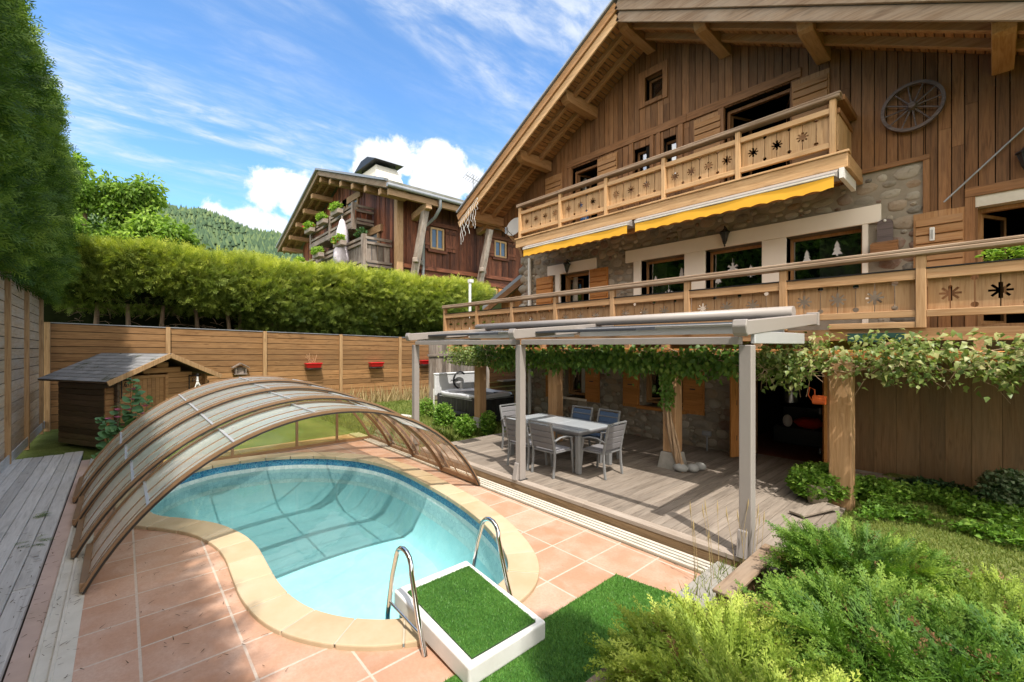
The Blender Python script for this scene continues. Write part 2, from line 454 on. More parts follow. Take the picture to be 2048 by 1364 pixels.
T['bronzed'] = plain('dark_rubber', (.03, .025, .022), .6, .3, var=.1)
T['concrete'] = plain('concrete', (.33, .31, .28), .9, .1, var=.2, scale=5, bumpy=.4, dirt=(.16, .15, .12))
T['pebble'] = plain('white_pebble', (.33, .33, .32), .7, .2, var=.15, scale=12)
T['soil'] = plain('soil', (.07, .05, .032), .95, .05, var=.4, scale=9, bumpy=.6)
T['glass'] = None
# ============================================================ ground, terrace, pool
def tile_mat():
    m, nt, N, L = nodes_of('terracotta_tiles')
    v = mapping(N, L, (1, 1, 1))
    rot = N('ShaderNodeMapping'); L(v, rot.inputs[0]); rot.inputs['Rotation'].default_value = (0, 0, R_(90)); rot.inputs['Location'].default_value = (0.10, 0.02, 0)
    br = N('ShaderNodeTexBrick'); L(rot.outputs[0], br.inputs['Vector'])
    br.inputs['Scale'].default_value = 1.0; br.inputs['Brick Width'].default_value = 0.62; br.inputs['Row Height'].default_value = 0.50
    br.inputs['Mortar Size'].default_value = 0.011; br.inputs['Mortar Smooth'].default_value = 0.25; br.offset = 0.0
    br.inputs['Color1'].default_value = rgb((.42, .225, .135)); br.inputs['Color2'].default_value = rgb((.52, .32, .225)); br.inputs['Mortar'].default_value = rgb((.55, .47, .39))
    n = noise(N, L, v, 2.6, 5, 0.6, 0.3); n2 = noise(N, L, v, 38, 4, 0.7)
    c = mixc(N, L, maprange(N, L, n, .42, .68, 0, .55), br.outputs['Color'], (.60, .44, .355))
    st_ = noise(N, L, v, 1.1, 6, .75, .8)
    c = mixc(N, L, maprange(N, L, st_, .52, .68, 0, .45), c, (.36, .20, .13))
    c = mixc(N, L, maprange(N, L, n2, .4, .7, 0, .3), c, (.30, .16, .10))
    sp = N('ShaderNodeTexVoronoi'); L(v, sp.inputs['Vector']); sp.inputs['Scale'].default_value = 9
    c = mixc(N, L, maprange(N, L, sp.outputs['Distance'], .03, .06, .7, 0), c, (.10, .065, .045))
    b = principled(N, L, c, .62, .35)
    h = N('ShaderNodeMath'); h.operation = 'SUBTRACT'; L(n2, h.inputs[0]); L(br.outputs['Fac'], h.inputs[1])
    bump(N, L, b, h.outputs[0], .35, .006)
    finish(N, L, b.outputs[0]); return m
T['tile'] = tile_mat()
def ground_mat(name, c1, c2, c3):
    m, nt, N, L = nodes_of(name)
    v = mapping(N, L, (1, 1, 1)); n = noise(N, L, v, 1.1, 6, .65); n2 = noise(N, L, v, 26, 4, .7)
    c = ramp(N, L, n, [(.3, c1), (.55, c2), (.75, c3)])
    c = mixc(N, L, maprange(N, L, n2, .35, .7, 0, .5), c, tuple(x * .5 for x in c1))
    b = principled(N, L, c, .95, .05); bump(N, L, b, n2, .6, .03)
    finish(N, L, b.outputs[0]); return m
T['lawn'] = ground_mat('lawn_soil', (.085, .11, .03), (.16, .21, .06), (.26, .26, .11))

# pool outline at the inner edge of the coping, counter-clockwise seen from above
POOL = [(-10.28, 1.78), (-10.26, 1.3), (-9.95, .78), (-9.45, .42), (-8.85, .24), (-8.25, .23), (-7.74, .33), (-7.33, .62), (-6.85, .90), (-6.28, 1.08),
        (-5.77, 1.14), (-5.24, 1.13), (-4.72, 1.12), (-4.29, 1.17), (-3.96, 1.28), (-3.66, 1.47), (-3.42, 1.72), (-3.26, 2.05), (-3.18, 2.40), (-3.22, 2.72),
        (-3.32, 2.95), (-3.56, 3.18), (-4.0, 3.41), (-4.64, 3.62), (-5.5, 3.78), (-6.5, 3.87), (-7.64, 3.90), (-8.6, 3.72), (-9.3, 3.36), (-9.8, 2.92), (-10.14, 2.38)]
def smooth_loop(P, sub=4):
    out = []; n = len(P)
    for i in range(n):
        p0, p1, p2, p3 = [Vector(P[(i + k - 1) % n] + (0,)) for k in range(4)]
        for k in range(sub):
            t = k / sub
            q = 0.5 * ((2 * p1) + (p2 - p0) * t + (2 * p0 - 5 * p1 + 4 * p2 - p3) * t * t + (3 * p1 - p0 - 3 * p2 + p3) * t ** 3)
            out.append((q.x, q.y))
    return out
PL = smooth_loop(POOL, 4)
def offset_loop(P, d):
    out = []; n = len(P)
    for i in range(n):
        a = Vector(P[i - 1]); b = Vector(P[(i + 1) % n]); t = (b - a).normalized()
        out.append((P[i][0] + t.y * d, P[i][1] - t.x * d))
    return out
PO = offset_loop(PL, 0.30)
def with_hole(outer, hole, z, name, mat, **kw):
    bm = bmesh.new()
    for loop in (outer, hole):
        vs = [bm.verts.new((x, y, z)) for x, y in loop]
        for i in range(len(vs)): bm.edges.new((vs[i], vs[(i + 1) % len(vs)]))
    bmesh.ops.triangle_fill(bm, edges=bm.edges[:], use_beauty=True)
    bmesh.ops.recalc_face_normals(bm, faces=bm.faces[:])
    for f in bm.faces:
        if f.normal.z < 0: f.normal_flip()
    mb = MB(); bm.verts.index_update()
    mb.add([v.co for v in bm.verts], [[v.index for v in f.verts] for f in bm.faces]); bm.free()
    o = mb.build(name, mat, loc=(0, 0, z)); tag(o, kind='structure', **kw); return o
with_hole([(-900, -700), (700, -700), (700, 900), (-900, 900)], [(-10.9, -.4), (-2.9, -.4), (-2.9, 4.5), (-10.9, 4.5)], -0.06, 'ground', T['lawn'])
with_hole([(-11.6, -0.50), (-1.0, -0.50), (-1.0, 4.83), (-11.6, 4.83)], offset_loop(PL, 0.28), 0.0, 'pool_terrace', T['tile'])

def liner_mat():
    m, nt, N, L = nodes_of('pool_liner')
    v = mapping(N, L, (1, 1, 1)); n = noise(N, L, v, 3.2, 5, .6, .4)
    vo = N('ShaderNodeTexVoronoi'); L(v, vo.inputs['Vector']); vo.inputs['Scale'].default_value = 14
    c = ramp(N, L, n, [(.3, (.47, .71, .73)), (.7, (.58, .79, .80))])
    c = mixc(N, L, maprange(N, L, vo.outputs['Distance'], .2, .5, 0, .12), c, (.30, .58, .62))
    b = principled(N, L, c, .6, .2); finish(N, L, b.outputs[0]); return m
def mosaic_mat(name, dark, light, line, scale):
    m, nt, N, L = nodes_of(name)
    v = mapping(N, L, (1, 1, 1))
    vo = N('ShaderNodeTexVoronoi'); vo.feature = 'DISTANCE_TO_EDGE'; L(v, vo.inputs['Vector']); vo.inputs['Scale'].default_value = scale
    vc = N('ShaderNodeTexVoronoi'); L(v, vc.inputs['Vector']); vc.inputs['Scale'].default_value = scale
    sp = N('ShaderNodeSeparateColor'); L(vc.outputs['Color'], sp.inputs[0])
    c = mixc(N, L, sp.outputs[0], dark, light)
    c = mixc(N, L, maprange(N, L, vo.outputs['Distance'], .01, .05, 1, 0), c, line)
    b = principled(N, L, c, .35, .4); finish(N, L, b.outputs[0]); return m
T['liner'] = liner_mat()
T['frieze'] = mosaic_mat('blue_mosaic_frieze', (.015, .13, .30), (.05, .28, .45), (.30, .50, .60), 22)
T['palefrieze'] = mosaic_mat('pale_mosaic_liner', (.62, .70, .69), (.78, .82, .80), (.48, .60, .62), 11)
def coping_mat():
    m, nt, N, L = nodes_of('sandstone_coping')
    geo = N('ShaderNodeNewGeometry'); v = mapping(N, L, (1, 1, 1)); n = noise(N, L, v, 3, 5, .6)
    c = mixc(N, L, geo.outputs['Random Per Island'], (.42, .32, .195), (.52, .41, .27))
    c = mixc(N, L, maprange(N, L, n, .4, .75, 0, .45), c, (.56, .48, .36))
    n2 = noise(N, L, v, 60, 3, .6)
    b = principled(N, L, c, .75, .25); bump(N, L, b, n2, .2, .004)
    finish(N, L, b.outputs[0]); return m
T['coping'] = coping_mat()

pool = thing('swimming_pool', 'kidney-shaped in-ground swimming pool with pale blue liner and sandstone rim', 'swimming pool', (-6.7, 2.2, 0))
def ring(mb, A, B, za, zb, flip=False):
    n = len(A); b = len(mb.v)
    vs = [(x, y, za) for x, y in A] + [(x, y, zb) for x, y in B]
    fs = [(i, (i + 1) % n, n + (i + 1) % n, n + i) for i in range(n)]
    if flip: fs = [f[::-1] for f in fs]
    mb.add(vs, fs, True)
ring_w = MB(); ring(ring_w, PL, PL, -0.02, -0.155); ring_w.build('mosaic_band', T['frieze'], pool)
ring_w = MB(); ring(ring_w, PL, offset_loop(PL, -0.02), -0.155, -0.52); ring_w.build('patterned_liner_band', T['palefrieze'], pool)
# liner walls and floor: shallow shelf towards the far end, deeper near the ladder
def floor_z(x, y):
    t = min(1, max(0, (x + 5.9) / 0.9)); return -1.02 - .18 * t
PI = offset_loop(PL, -0.02); PF = offset_loop(PL, -0.20)
lin = MB(); n = len(PI)
vs = [(x, y, -0.52) for x, y in PI] + [(x, y, floor_z(x, y) + .12) for x, y in offset_loop(PL, -0.07)] + [(x, y, floor_z(x, y)) for x, y in PF]
fs = []
for r in range(2): fs += [(r * n + i, r * n + (i + 1) % n, (r + 1) * n + (i + 1) % n, (r + 1) * n + i) for i in range(n)]
lin.add(vs, fs, True)
bm = bmesh.new(); fv = [bm.verts.new((x, y, floor_z(x, y))) for x, y in PF]; bm.faces.new(fv)
for xx in (-5.9, -5.45, -5.0): bmesh.ops.bisect_plane(bm, geom=bm.verts[:] + bm.edges[:] + bm.faces[:], plane_co=(xx, 0, 0), plane_no=(1, 0, 0))
for v_ in bm.verts: v_.co.z = floor_z(v_.co.x, v_.co.y)
bm.verts.index_update(); lin.add([v_.co for v_ in bm.verts], [[q.index for q in f_.verts] for f_ in bm.faces]); bm.free()
lin.build('liner', T['liner'], pool)
# coping slabs
cop = MB(); nn = len(PL); acc = 0; seg = []; start = 0
for i in range(nn):
    j = (i + 1) % nn
    acc += (Vector(PO[i]) - Vector(PO[j])).length
    if acc > 0.46 or i == nn - 1:
        seg.append((start, i + 1)); start = i + 1; acc = 0
inn = offset_loop(PL, -0.035)
for a, b in seg:
    ids = [k % nn for k in range(a, b + 1)]
    pi = [Vector(inn[k]) for k in ids]; po = [Vector(PO[k]) for k in ids]
    def trim(p):
        d0 = (p[1] - p[0]).normalized() * .007; d1 = (p[-2] - p[-1]).normalized() * .007
        return [p[0] + d0] + p[1:-1] + [p[-1] + d1] if len(p) > 2 else [p[0] + d0, p[-1] + d1]
    pi = trim(pi); po = trim(po); m_ = len(pi); dz = random.uniform(-.003, .003)
    vs = [(p.x, p.y, .045 + dz) for p in pi] + [(p.x, p.y, .045 + dz) for p in po] + [(p.x, p.y, -.02) for p in pi] + [(p.x, p.y, -.02) for p in po]
    fs = []
    for k in range(m_ - 1):
        fs += [(k, m_ + k, m_ + k + 1, k + 1), (2 * m_ + k, k, k + 1, 2 * m_ + k + 1), (m_ + k, 3 * m_ + k, 3 * m_ + k + 1, m_ + k + 1)]
    fs += [(0, 2 * m_, 3 * m_, m_), (m_ - 1, 2 * m_ - 1, 4 * m_ - 1, 3 * m_ - 1)]
    cop.add(vs, fs)
cop.build('coping', T['coping'], pool, bevel=.012, seg=2)
jt = MB(); ring(jt, offset_loop(PL, -.02), offset_loop(PL, .292), .036, .036); jt.build('coping_joint', plain('grout', (.48, .42, .33), .9, .1), pool)
# water
def water_mat():
    m, nt, N, L = nodes_of('pool_water')
    tr = N('ShaderNodeBsdfTransparent'); tr.inputs['Color'].default_value = rgb((.75, .94, .955))
    gl = N('ShaderNodeBsdfGlossy'); gl.inputs['Roughness'].default_value = .015
    fr = N('ShaderNodeFresnel'); fr.inputs['IOR'].default_value = 1.33
    v = mapping(N, L, (1, 1, 1)); h = noise(N, L, v, 1.6, 2, .5)
    bp = N('ShaderNodeBump'); bp.inputs['Strength'].default_value = .12; bp.inputs['Distance'].default_value = .05; L(h, bp.inputs['Height'])
    L(bp.outputs[0], fr.inputs['Normal']); L(bp.outputs[0], gl.inputs['Normal'])
    mx = N('ShaderNodeMixShader'); L(fr.outputs[0], mx.inputs[0]); L(tr.outputs[0], mx.inputs[1]); L(gl.outputs[0], mx.inputs[2])
    finish(N, L, mx.outputs[0]); return m
wb = MB(); wb.add([(x, y, -0.23) for x, y in offset_loop(PL, -.004)], [tuple(range(len(PL)))])
tag(wb.build('water', water_mat(), loc=(-6.7, 2.2, -.23)), kind='structure')

# terrace strips along both guide rails
g = MB(); g.box(-12.6, -0.63, -.05, -1.2, -0.50, .012)
tag(g.build('pink_edging_strip', plain('pink_screed', (.50, .37, .31), .9, .1, var=.1, scale=3, bumpy=.3, dirt=(.36, .27, .2))), kind='structure')
rt = thing('guide_rail', 'cream guide rail of the pool cover beside the grey side decking', 'rail', (-7, -.4, 0))
g = MB(); g.box(-12.6, -.50, .002, -1.2, -.27, .010); g.build('base_plate', T['offwhite'], rt)
for y in (-.485, -.385):
    g = MB(); g.box(-12.6, y - .012, .010, -1.2, y + .012, .032); g.build('rib', T['offwhite'], rt, bevel=.004)
rt2 = thing('guide_rail', 'four-ribbed cream guide rail of the pool cover along the wooden terrace step', 'rail', (-7, 4.7, 0))
g = MB(); g.box(-11.5, 4.50, .002, -2.0, 4.80, .012); g.build('base_plate', plain('rail_gap_brown', (.22, .19, .14), .6), rt2)  # base plate a darker brown than the cream ribs
for k in range(4):
    y = 4.53 + k * .068
    g = MB(); g.box(-11.5, y - .019, .012, -2.0, y + .019, .038); g.build('rib', T['offwhite'], rt2, bevel=.004)
g = MB(); g.box(-2.0, 3.86, .004, -1.58, 4.80, .06); tag(g.build('concrete_kerb_strip', T['concrete'], bevel=.01), kind='structure')
MOSS = []

# wooden terrace (boards towards the house, a border board and a fascia at the step)
dk = MB(); x = -8.40; 
while x < -1.45:
    dk.box(x, 5.00, .09, x + .138, 9.48 if x < -3.4 or x > -2.0 else 10.3, .15); x += .144
wd = thing('wooden_terrace', None, None, (-5, 5, 0)); wd['kind'] = 'structure'
dk.build('boards', T['deck_y'], wd, bevel=.004)
d2 = MB(); d2.box(-8.40, 4.855, .095, -3.9, 4.995, .152); d2.box(-3.895, 4.855, .095, -1.30, 4.995, .150); d2.build('border_board', T['deck_x'], wd, bevel=.005)
d3 = MB(); d3.box(-8.40, 4.86, -.04, -1.30, 4.895, .094); d3.build('step_fascia', wood('step_wood', (.18, .115, .06), (.34, .235, .135), 'x', var=.1), wd)
d4 = MB(); d4.box(-8.38, 4.9, -.04, -1.32, 10.3, .06); d4.build('substructure', T['soil'], wd)
# grey side decking along the left fence
sd = thing('side_decking', None, None, (-7, -1, 0)); sd['kind'] = 'structure'
s1 = MB(); y = -1.66
for k in range(7):
    for (a, b) in (((-13.3 + random.uniform(-.1, .1)), -6.2 + (k % 2) * 1.4), (-6.19 + (k % 2) * 1.4, 0.5)):
        s1.box(a, y, .02, b - .006, y + .140, .075 + random.uniform(-.002, .002))
    y += .147
s1.build('boards', T['sidedeck_x'], sd, bevel=.006)
s2 = MB(); s2.box(-13.3, -1.66, -.05, .5, -.64, .03); s2.build('substructure', T['soil'], sd)

# ------------------------------------------------------------ telescopic pool cover
dome = thing('pool_enclosure', 'low arched telescopic pool cover with bronze ribs and milky panels', 'pool cover', (-8.3, 2.1, 0))
T['panel'] = glassy('milky_polycarbonate', (.95, .97, .96), (.98, .98, .98), .28, .15, .66, (.96, .97, .95))
T['panelc'] = glassy('bronze_clear_panel', (.86, .79, .70), (.9, .9, .9), .04, .05, .06, (.7, .6, .5))
def arc(y0, y1, h, t):
    """t 0..1 along a flat circular arc from (y0,0) to (y1,0) with rise h"""
    half = (y1 - y0) / 2; yc = (y0 + y1) / 2; Rr = (half * half + h * h) / (2 * h); a0 = math.asin(half / Rr)
    a = -a0 + 2 * a0 * t
    return yc + Rr * math.sin(a), Rr * math.cos(a) - (Rr - h)
SEG = [(-5.85, -6.98, -.28, 4.50, 1.48), (-6.86, -8.20, -.40, 4.58, 1.57), (-8.06, -9.42, -.46, 4.64, 1.63), (-9.26, -10.62, -.53, 4.70, 1.68)]
NT = 40; JO = [0.0, .14, .30, .46, .62, .78, 1.0]
for si, (xa, xb, y0, y1, h) in enumerate(SEG):
    sg = bpy.data.objects.new('cover_segment', None); COL.objects.link(sg); sg.parent = dome
    sg.location = (0, 0, 0)
    def P(x, t, dz=0): 
        y, z = arc(y0, y1, h, t); return (x, y, z + .035 + dz)
    for pi_ in range(6):
        t0, t1 = JO[pi_], JO[pi_ + 1]; m_ = 8; mb = MB()
        vs = []
        for x in (xa + -.02, xb + .02):
            vs += [P(x, t0 + (t1 - t0) * k / m_) for k in range(m_ + 1)]
        mb.add(vs, [(k, k + 1, m_ + 2 + k, m_ + 1 + k) for k in range(m_)], True)
        mb.build('panel', T['panelc'] if pi_ == 5 else T['panel'], sg)
    for xi, x in enumerate((xa, xb)):
        mb = MB(); pts = [P(x, k / NT) for k in range(NT + 1)]
        for k in range(NT):
            mb.beam(pts[k], pts[k + 1], .055, .05, (0, -(pts[k + 1][1] - (y0 + y1) / 2), 2.0))
        mb.build('arch_rib', T['bronze'], sg)
        mb = MB()
        for k in range(NT):
            p = Vector(pts[k]); q = Vector(pts[k + 1]); s_ = .036 if xi == 0 else -.036
            mb.beam((p.x + s_ * .9, p.y, p.z - .016), (q.x + s_ * .9, q.y, q.z - .016), .012, .020)
        mb.build('rubber_seal', T['bronzed'], sg)
    mb = MB(); xm = (xa * .5 + xb * .5)
    for k in range(NT):
        mb.beam(P(xm, k / NT, .004), P(xm, (k + 1) / NT, .004), .012, .014)
    mb.build('panel_seam', T['bronze'], sg)
    mb = MB()
    for k in range(NT): mb.beam(P(xa * .8 + xb * .2, k / NT, .004), P(xa * .8 + xb * .2, (k + 1) / NT, .004), .008, .010)
    mb.build('panel_seam', T['bronze'], sg)
    for t in JO[1:-1]:
        mb = MB(); mb.beam(P(xa, t, .012), P(xb, t, .012), .028, .02); mb.build('glazing_bar', T['alu2'], sg)
    for t, nm in ((0.0, 'base_rail'), (1.0, 'base_rail')):
        mb = MB(); p = P(xa, t); q = P(xb, t)
        yy = p[1]; mb.box(xb, yy - .03, .03, xa, yy + .03, .11); mb.build(nm, T['bronze'], sg, bevel=.004)
# rear end wall with glazing
xa = -10.60; ew = bpy.data.objects.new('end_wall', None); COL.objects.link(ew); ew.parent = dome
y0, y1, h = SEG[3][2:]
def ztop(y):
    half = (y1 - y0) / 2; Rr = (half * half + h * h) / (2 * h); return math.sqrt(max(0, Rr * Rr - (y - (y0 + y1) / 2) ** 2)) - (Rr - h)
mb = MB(); mb.box(xa - .025, y0 + .05, .03, xa + .025, y1 - .05, .09)
for y in (.55, 1.7, 2.95, 3.85): mb.box(xa - .02, y - .025, .03, xa + .02, y + .025, ztop(y) + .02)
mb.build('frame', T['bronze'], ew)
mb = MB(); ys = [y0 + .06 + (y1 - y0 - .12) * k / 30 for k in range(31)]
mb.prism([(xa - .004, y, .06) for y in (ys[0], ys[-1])] + [(xa - .004, y, ztop(y) + .03) for y in reversed(ys)], (.006, 0, 0))
mb.build('panel', glassy('clear_end_panel', (.90, .90, .66), (.9, .9, .9), .05, .04, .10, (.7, .72, .45)), ew)
mb = MB(); mb.tube([(-7.2, 4.46, .62), (-6.6, 4.32, .60), (-6.2, 4.3, .66)], .008, 6); mb.build('safety_cord', T['dark'], dome)

# ------------------------------------------------------------ pool step unit with handrails
st = thing('pool_step', 'white plastic pool step with bright green turf mat and two steel handrails', 'pool ladder', (-2.9, 2.1, 0))
top = [(-3.62, 1.84, .19), (-2.34, 1.70, .205), (-2.30, 2.48, .205), (-3.10, 2.60, .19)]
def quadbox(q, zb):
    mb = MB(); mb.add([(p[0], p[1], zb) for p in q] + q, [(3, 2, 1, 0), (4, 5, 6, 7), (0, 1, 5, 4), (1, 2, 6, 5), (2, 3, 7, 6), (3, 0, 4, 7)]); return mb
q1 = [(-3.58, 1.80, .215), (-2.42, 1.78, .165), (-2.42, 2.55, .165), (-3.58, 2.60, .215)]
bx = quadbox(q1, .05); bx.v = [(x, y, (.047 if x < -2.95 else .012) if z == .05 else z) for x, y, z in bx.v]
bx.build('step_box', T['whitep'], st, bevel=.018, seg=3)
sk = MB(); sk.box(-3.60, 1.86, -.9, -3.54, 2.54, .05); sk.build('front_panel', T['whitep'], st, bevel=.01)
def turf_mat():
    m, nt, N, L = nodes_of('artificial_turf')
    at = N('ShaderNodeAttribute'); at.attribute_name = 'tone'; v = mapping(N, L, (1, 1, 1)); n = noise(N, L, v, 3.5, 4, .6)
    s = N('ShaderNodeMath'); s.operation = 'MULTIPLY_ADD'; L(n, s.inputs[0]); s.inputs[1].default_value = .5; L(at.outputs['Fac'], s.inputs[2])
    c = ramp(N, L, s.outputs[0], [(.1, (.025, .085, .014)), (.55, (.075, .20, .03)), (1, (.20, .38, .08))])
    b = principled(N, L, c, .42, .35); finish(N, L, b.outputs[0]); return m
T['turf'] = turf_mat()
bl_v = np.array([(-.09, 0, 0), (.09, 0, 0), (0, 1, 0)], dtype=np.float32); bl_f = np.array([(0, 1, 2)])
def blades(P, length, lean=.5, tone=0.0, wide=1.0):
    n = len(P); D = np.stack([RNG.normal(0, lean, n), RNG.normal(0, lean, n), np.ones(n)], 1)
    tv = bl_v.copy(); tv[:, 0] *= wide
    return scatter(tv, bl_f, P, D, rand_dirs(n), length * RNG.uniform(.6, 1.3, n), RNG.uniform(0, .55, n) + tone)
def turf_on(parent, name, corners, n, blade, base=True, zoff=.012):
    c = [np.array(q, dtype=np.float64) for q in corners]
    u = RNG.uniform(0, 1, n)[:, None]; v = RNG.uniform(0, 1, n)[:, None]
    P = (c[0] * (1 - u) + c[1] * u) * (1 - v) + (c[3] * (1 - u) + c[2] * u) * v
    V, F, Tn = blades(P.astype(np.float32), blade * np.ones(n), .55)
    g2 = 24; us = np.linspace(0, 1, g2); bs = []
    for a in us:
        for b_ in us: bs.append((c[0] * (1 - a) + c[1] * a) * (1 - b_) + (c[3] * (1 - a) + c[2] * a) * b_)
    bs = np.array(bs); ff = []
    for i in range(g2 - 1):
        for j in range(g2 - 1):
            k = i * g2 + j; ff += [(k, k + g2, k + g2 + 1), (k, k + g2 + 1, k + 1)]
    V2, F2, T2 = merge([(bs, np.array(ff), np.full(len(ff), .05)), (V, F, Tn)])
    return V2, F2, T2
mt = [(-3.46, 1.87, .222), (-2.47, 1.84, .180), (-2.46, 2.47, .180), (-3.46, 2.54, .222)]
V, F, Tn = turf_on(st, 'turf', mt, 26000, .018)
np_mesh('turf_mat', V, F, T['turf'], Tn, parent=st)
edge = quadbox([(x, y, z - .001) for x, y, z in mt], .15); edge.v = [(x, y, z if z > .16 else z + .055 * (-2.46 - x) / 1.0) for x, y, z in edge.v]
edge.build('mat_backing', plain('turf_backing', (.03, .06, .025), .8), st)
for y in (1.735, 2.655):
    mb = MB()
    pts = [(-2.93, y, -.0), (-3.03, y, .22), (-3.14, y, .55)]
    for k in range(7):
        a = R_(20 + k * 24); pts.append((-3.27 - .0 + .13 * math.cos(a), y, .58 + .125 * math.sin(a)))
    pts += [(-3.47, y, .42), (-3.56, y, .05), (-3.60, y, -.5), (-3.60, y, -.95)]
    mb.tube(pts, .021, 10); mb.build('handrail', T['steel'], st)
mb = MB(); mb.tube([(-3.53, 1.735, .16), (-3.02, 1.735, .13)], .012, 8); mb.build('cross_tube', T['steel'], st)
mb = MB(); mb.box(-3.02, 1.80, .10, -2.98, 1.812, .13); mb.build('hinge_bracket', T['dark'], st)

# green artificial turf carpet on the tiles
C = [(-2.60, 1.55, .014), (-1.55, 1.35, .014), (-1.55, 4.00, .014), (-2.62, 3.82, .014)]
V, F, Tn = turf_on(None, 't', C, 60000, .022)
tag(np_mesh('artificial_grass_mat', V, F, T['turf'], Tn + .08, loc=(-2.1, 2.6, 0)), 'green artificial grass carpet lying on the pink tiles beside the pool step', 'carpet')
# ============================================================ the chalet
YF = 9.5
house = thing('chalet', 'large timber chalet with stone ground floor, gable roof and two carved wooden balconies', 'house', (-5, 10, 0))
def part(name, parent=house, label=None):
    o = bpy.data.objects.new(name, None); COL.objects.link(o); o.parent = parent; o.empty_display_size = .2
    if label: o['label'] = label
    return o
def roofz(x): return 9.70 - .553 * abs(x + 5.5)
T['mortar'] = plain('lime_mortar', (.27, .235, .19), .95, .05, var=.25, scale=4, bumpy=.5)
def stone_mat():
    m, nt, N, L = nodes_of('field_stone')
    geo = N('ShaderNodeNewGeometry'); v = mapping(N, L, (1, 1, 1)); n = noise(N, L, v, 11, 7, .8)
    c = ramp(N, L, geo.outputs['Random Per Island'], [(.0, (.12, .105, .09)), (.22, (.26, .23, .19)), (.45, (.40, .36, .30)), (.62, (.30, .205, .13)), (.80, (.50, .45, .38)), (.93, (.20, .115, .085))])
    c = mixc(N, L, maprange(N, L, n, .35, .7, 0, .55), c, (.38, .35, .30))
    b = principled(N, L, c, .85, .15); bump(N, L, b, n, .9, .03)
    finish(N, L, b.outputs[0]); return m
T['stone'] = stone_mat()
# openings in the front wall: x0, x1, z0, z1
W_STONE = [(-8.42, -7.36, 3.35, 4.46), (-5.78, -4.67, 3.35, 4.47), (-4.20, -3.07, 3.35, 4.47), (-2.65, -1.50, 3.35, 4.47),
           (-8.27, -7.50, .92, 1.95), (-5.75, -4.72, .92, 1.95), (-3.40, -1.95, .10, 2.35)]
W_TIMB = [(-7.98, -7.10, 5.40, 7.40), (-5.99, -5.53, 6.35, 7.26), (-5.26, -4.82, 6.35, 7.26), (-3.80, -2.57, 5.40, 7.42), (-5.66, -5.20, 8.30, 8.90),
          (-.17, 1.2, 2.66, 4.52)]
def wall_cells(x0, x1, z0, z1, ops):
    xs = sorted({x0, x1} | {min(max(v, x0), x1) for o in ops for v in o[:2]})
    out = []
    for a, b in zip(xs, xs[1:]):
        if b - a < 1e-4: continue
        iv = sorted((max(o[2], z0), min(o[3], z1)) for o in ops if o[0] < (a + b) / 2 < o[1])
        z = z0
        for lo, hi in iv:
            if lo > z: out.append((a, b, z, lo))
            z = max(z, hi)
        if z < z1: out.append((a, b, z, z1))
    return out
mb = MB()
for a, b, lo, hi in wall_cells(-10.0, -1.95, 0, 5.25, W_STONE) + wall_cells(-1.95, -.70, 2.5, 5.36, W_STONE): mb.box(a, YF, lo, b, YF + .45, hi)
mb.build('stone_wall', T['mortar'], house)
# field stones bedded in the mortar
def stones(x0, x1, z0, z1, ops, extra):
    acc = np.zeros((0, 4)); mb = MB()
    for rx, rz, tries in ((.17, .10, 1800), (.125, .08, 4500), (.085, .06, 9000), (.05, .04, 12000)):
        for _ in range(tries):
            a = rx * random.uniform(.75, 1.25); b = rz * random.uniform(.75, 1.3)
            x = random.uniform(x0 + a * .8, x1 - a * .8); z = random.uniform(z0, z1)
            if any(o[0] - a < x < o[1] + a and o[2] - b < z < o[3] + b for o in ops + extra): continue
            if len(acc):
                q = np.maximum(np.abs(acc[:, 0] - x) / (acc[:, 2] + a), 0) ** 2.6 + (np.abs(acc[:, 1] - z) / (acc[:, 3] + b)) ** 2.6
                if (q < .82).any(): continue
            acc = np.vstack([acc, (x, z, a, b)])
            tilt = random.uniform(-.25, .25); nu, nv = 9, 4; vs = []; fs = []; dep = random.uniform(.03, .06); ph0 = random.uniform(0, 6)
            wob = [1 + random.uniform(-.13, .10) for _ in range(nu)]
            for i in range(nv + 1):
                t = i / nv; rr = math.cos(t * math.pi / 2) ** .55 if t < 1 else 0.0
                for k in range(nu):
                    an = ph0 + 2 * math.pi * k / nu; cx_ = math.cos(an); sz_ = math.sin(an)
                    ux = a * .97 * rr * wob[k] * math.copysign(abs(cx_) ** .8, cx_); uz = b * .97 * rr * wob[k] * math.copysign(abs(sz_) ** .8, sz_)
                    vs.append((x + ux * math.cos(tilt) - uz * math.sin(tilt), YF + .015 - dep * t ** .75 * random.uniform(.9, 1.1), z + ux * math.sin(tilt) * .6 + uz))
            for i in range(nv): fs += [(i * nu + k, i * nu + (k + 1) % nu, (i + 1) * nu + (k + 1) % nu, (i + 1) * nu + k) for k in range(nu)]
            mb.add(vs, fs, True)
    return mb
LINT = [(-8.93, -7.10, 4.44, 4.76), (-6.23, -1.23, 4.45, 4.78), (-8.62, -7.30, 3.0, 4.46), (-6.0, -1.35, 2.6, 4.46)]
stones(-10.0, -.72, 2.6, 5.22, W_STONE, LINT).build('stone_facing', T['stone'], house)
stones(-10.0, -3.45, .12, 2.4, W_STONE, []).build('stone_facing', T['stone'], house)
# quoins on the left corner
mb = MB()
for k in range(17):
    z = .15 + k * .3; w_ = .16 + .12 * (k % 2)
    mb.blob((-10.02, YF + .1, z + .14), (w_, .17, .16), 9, 6, .09)
mb.build('corner_stone', T['stone'], house)
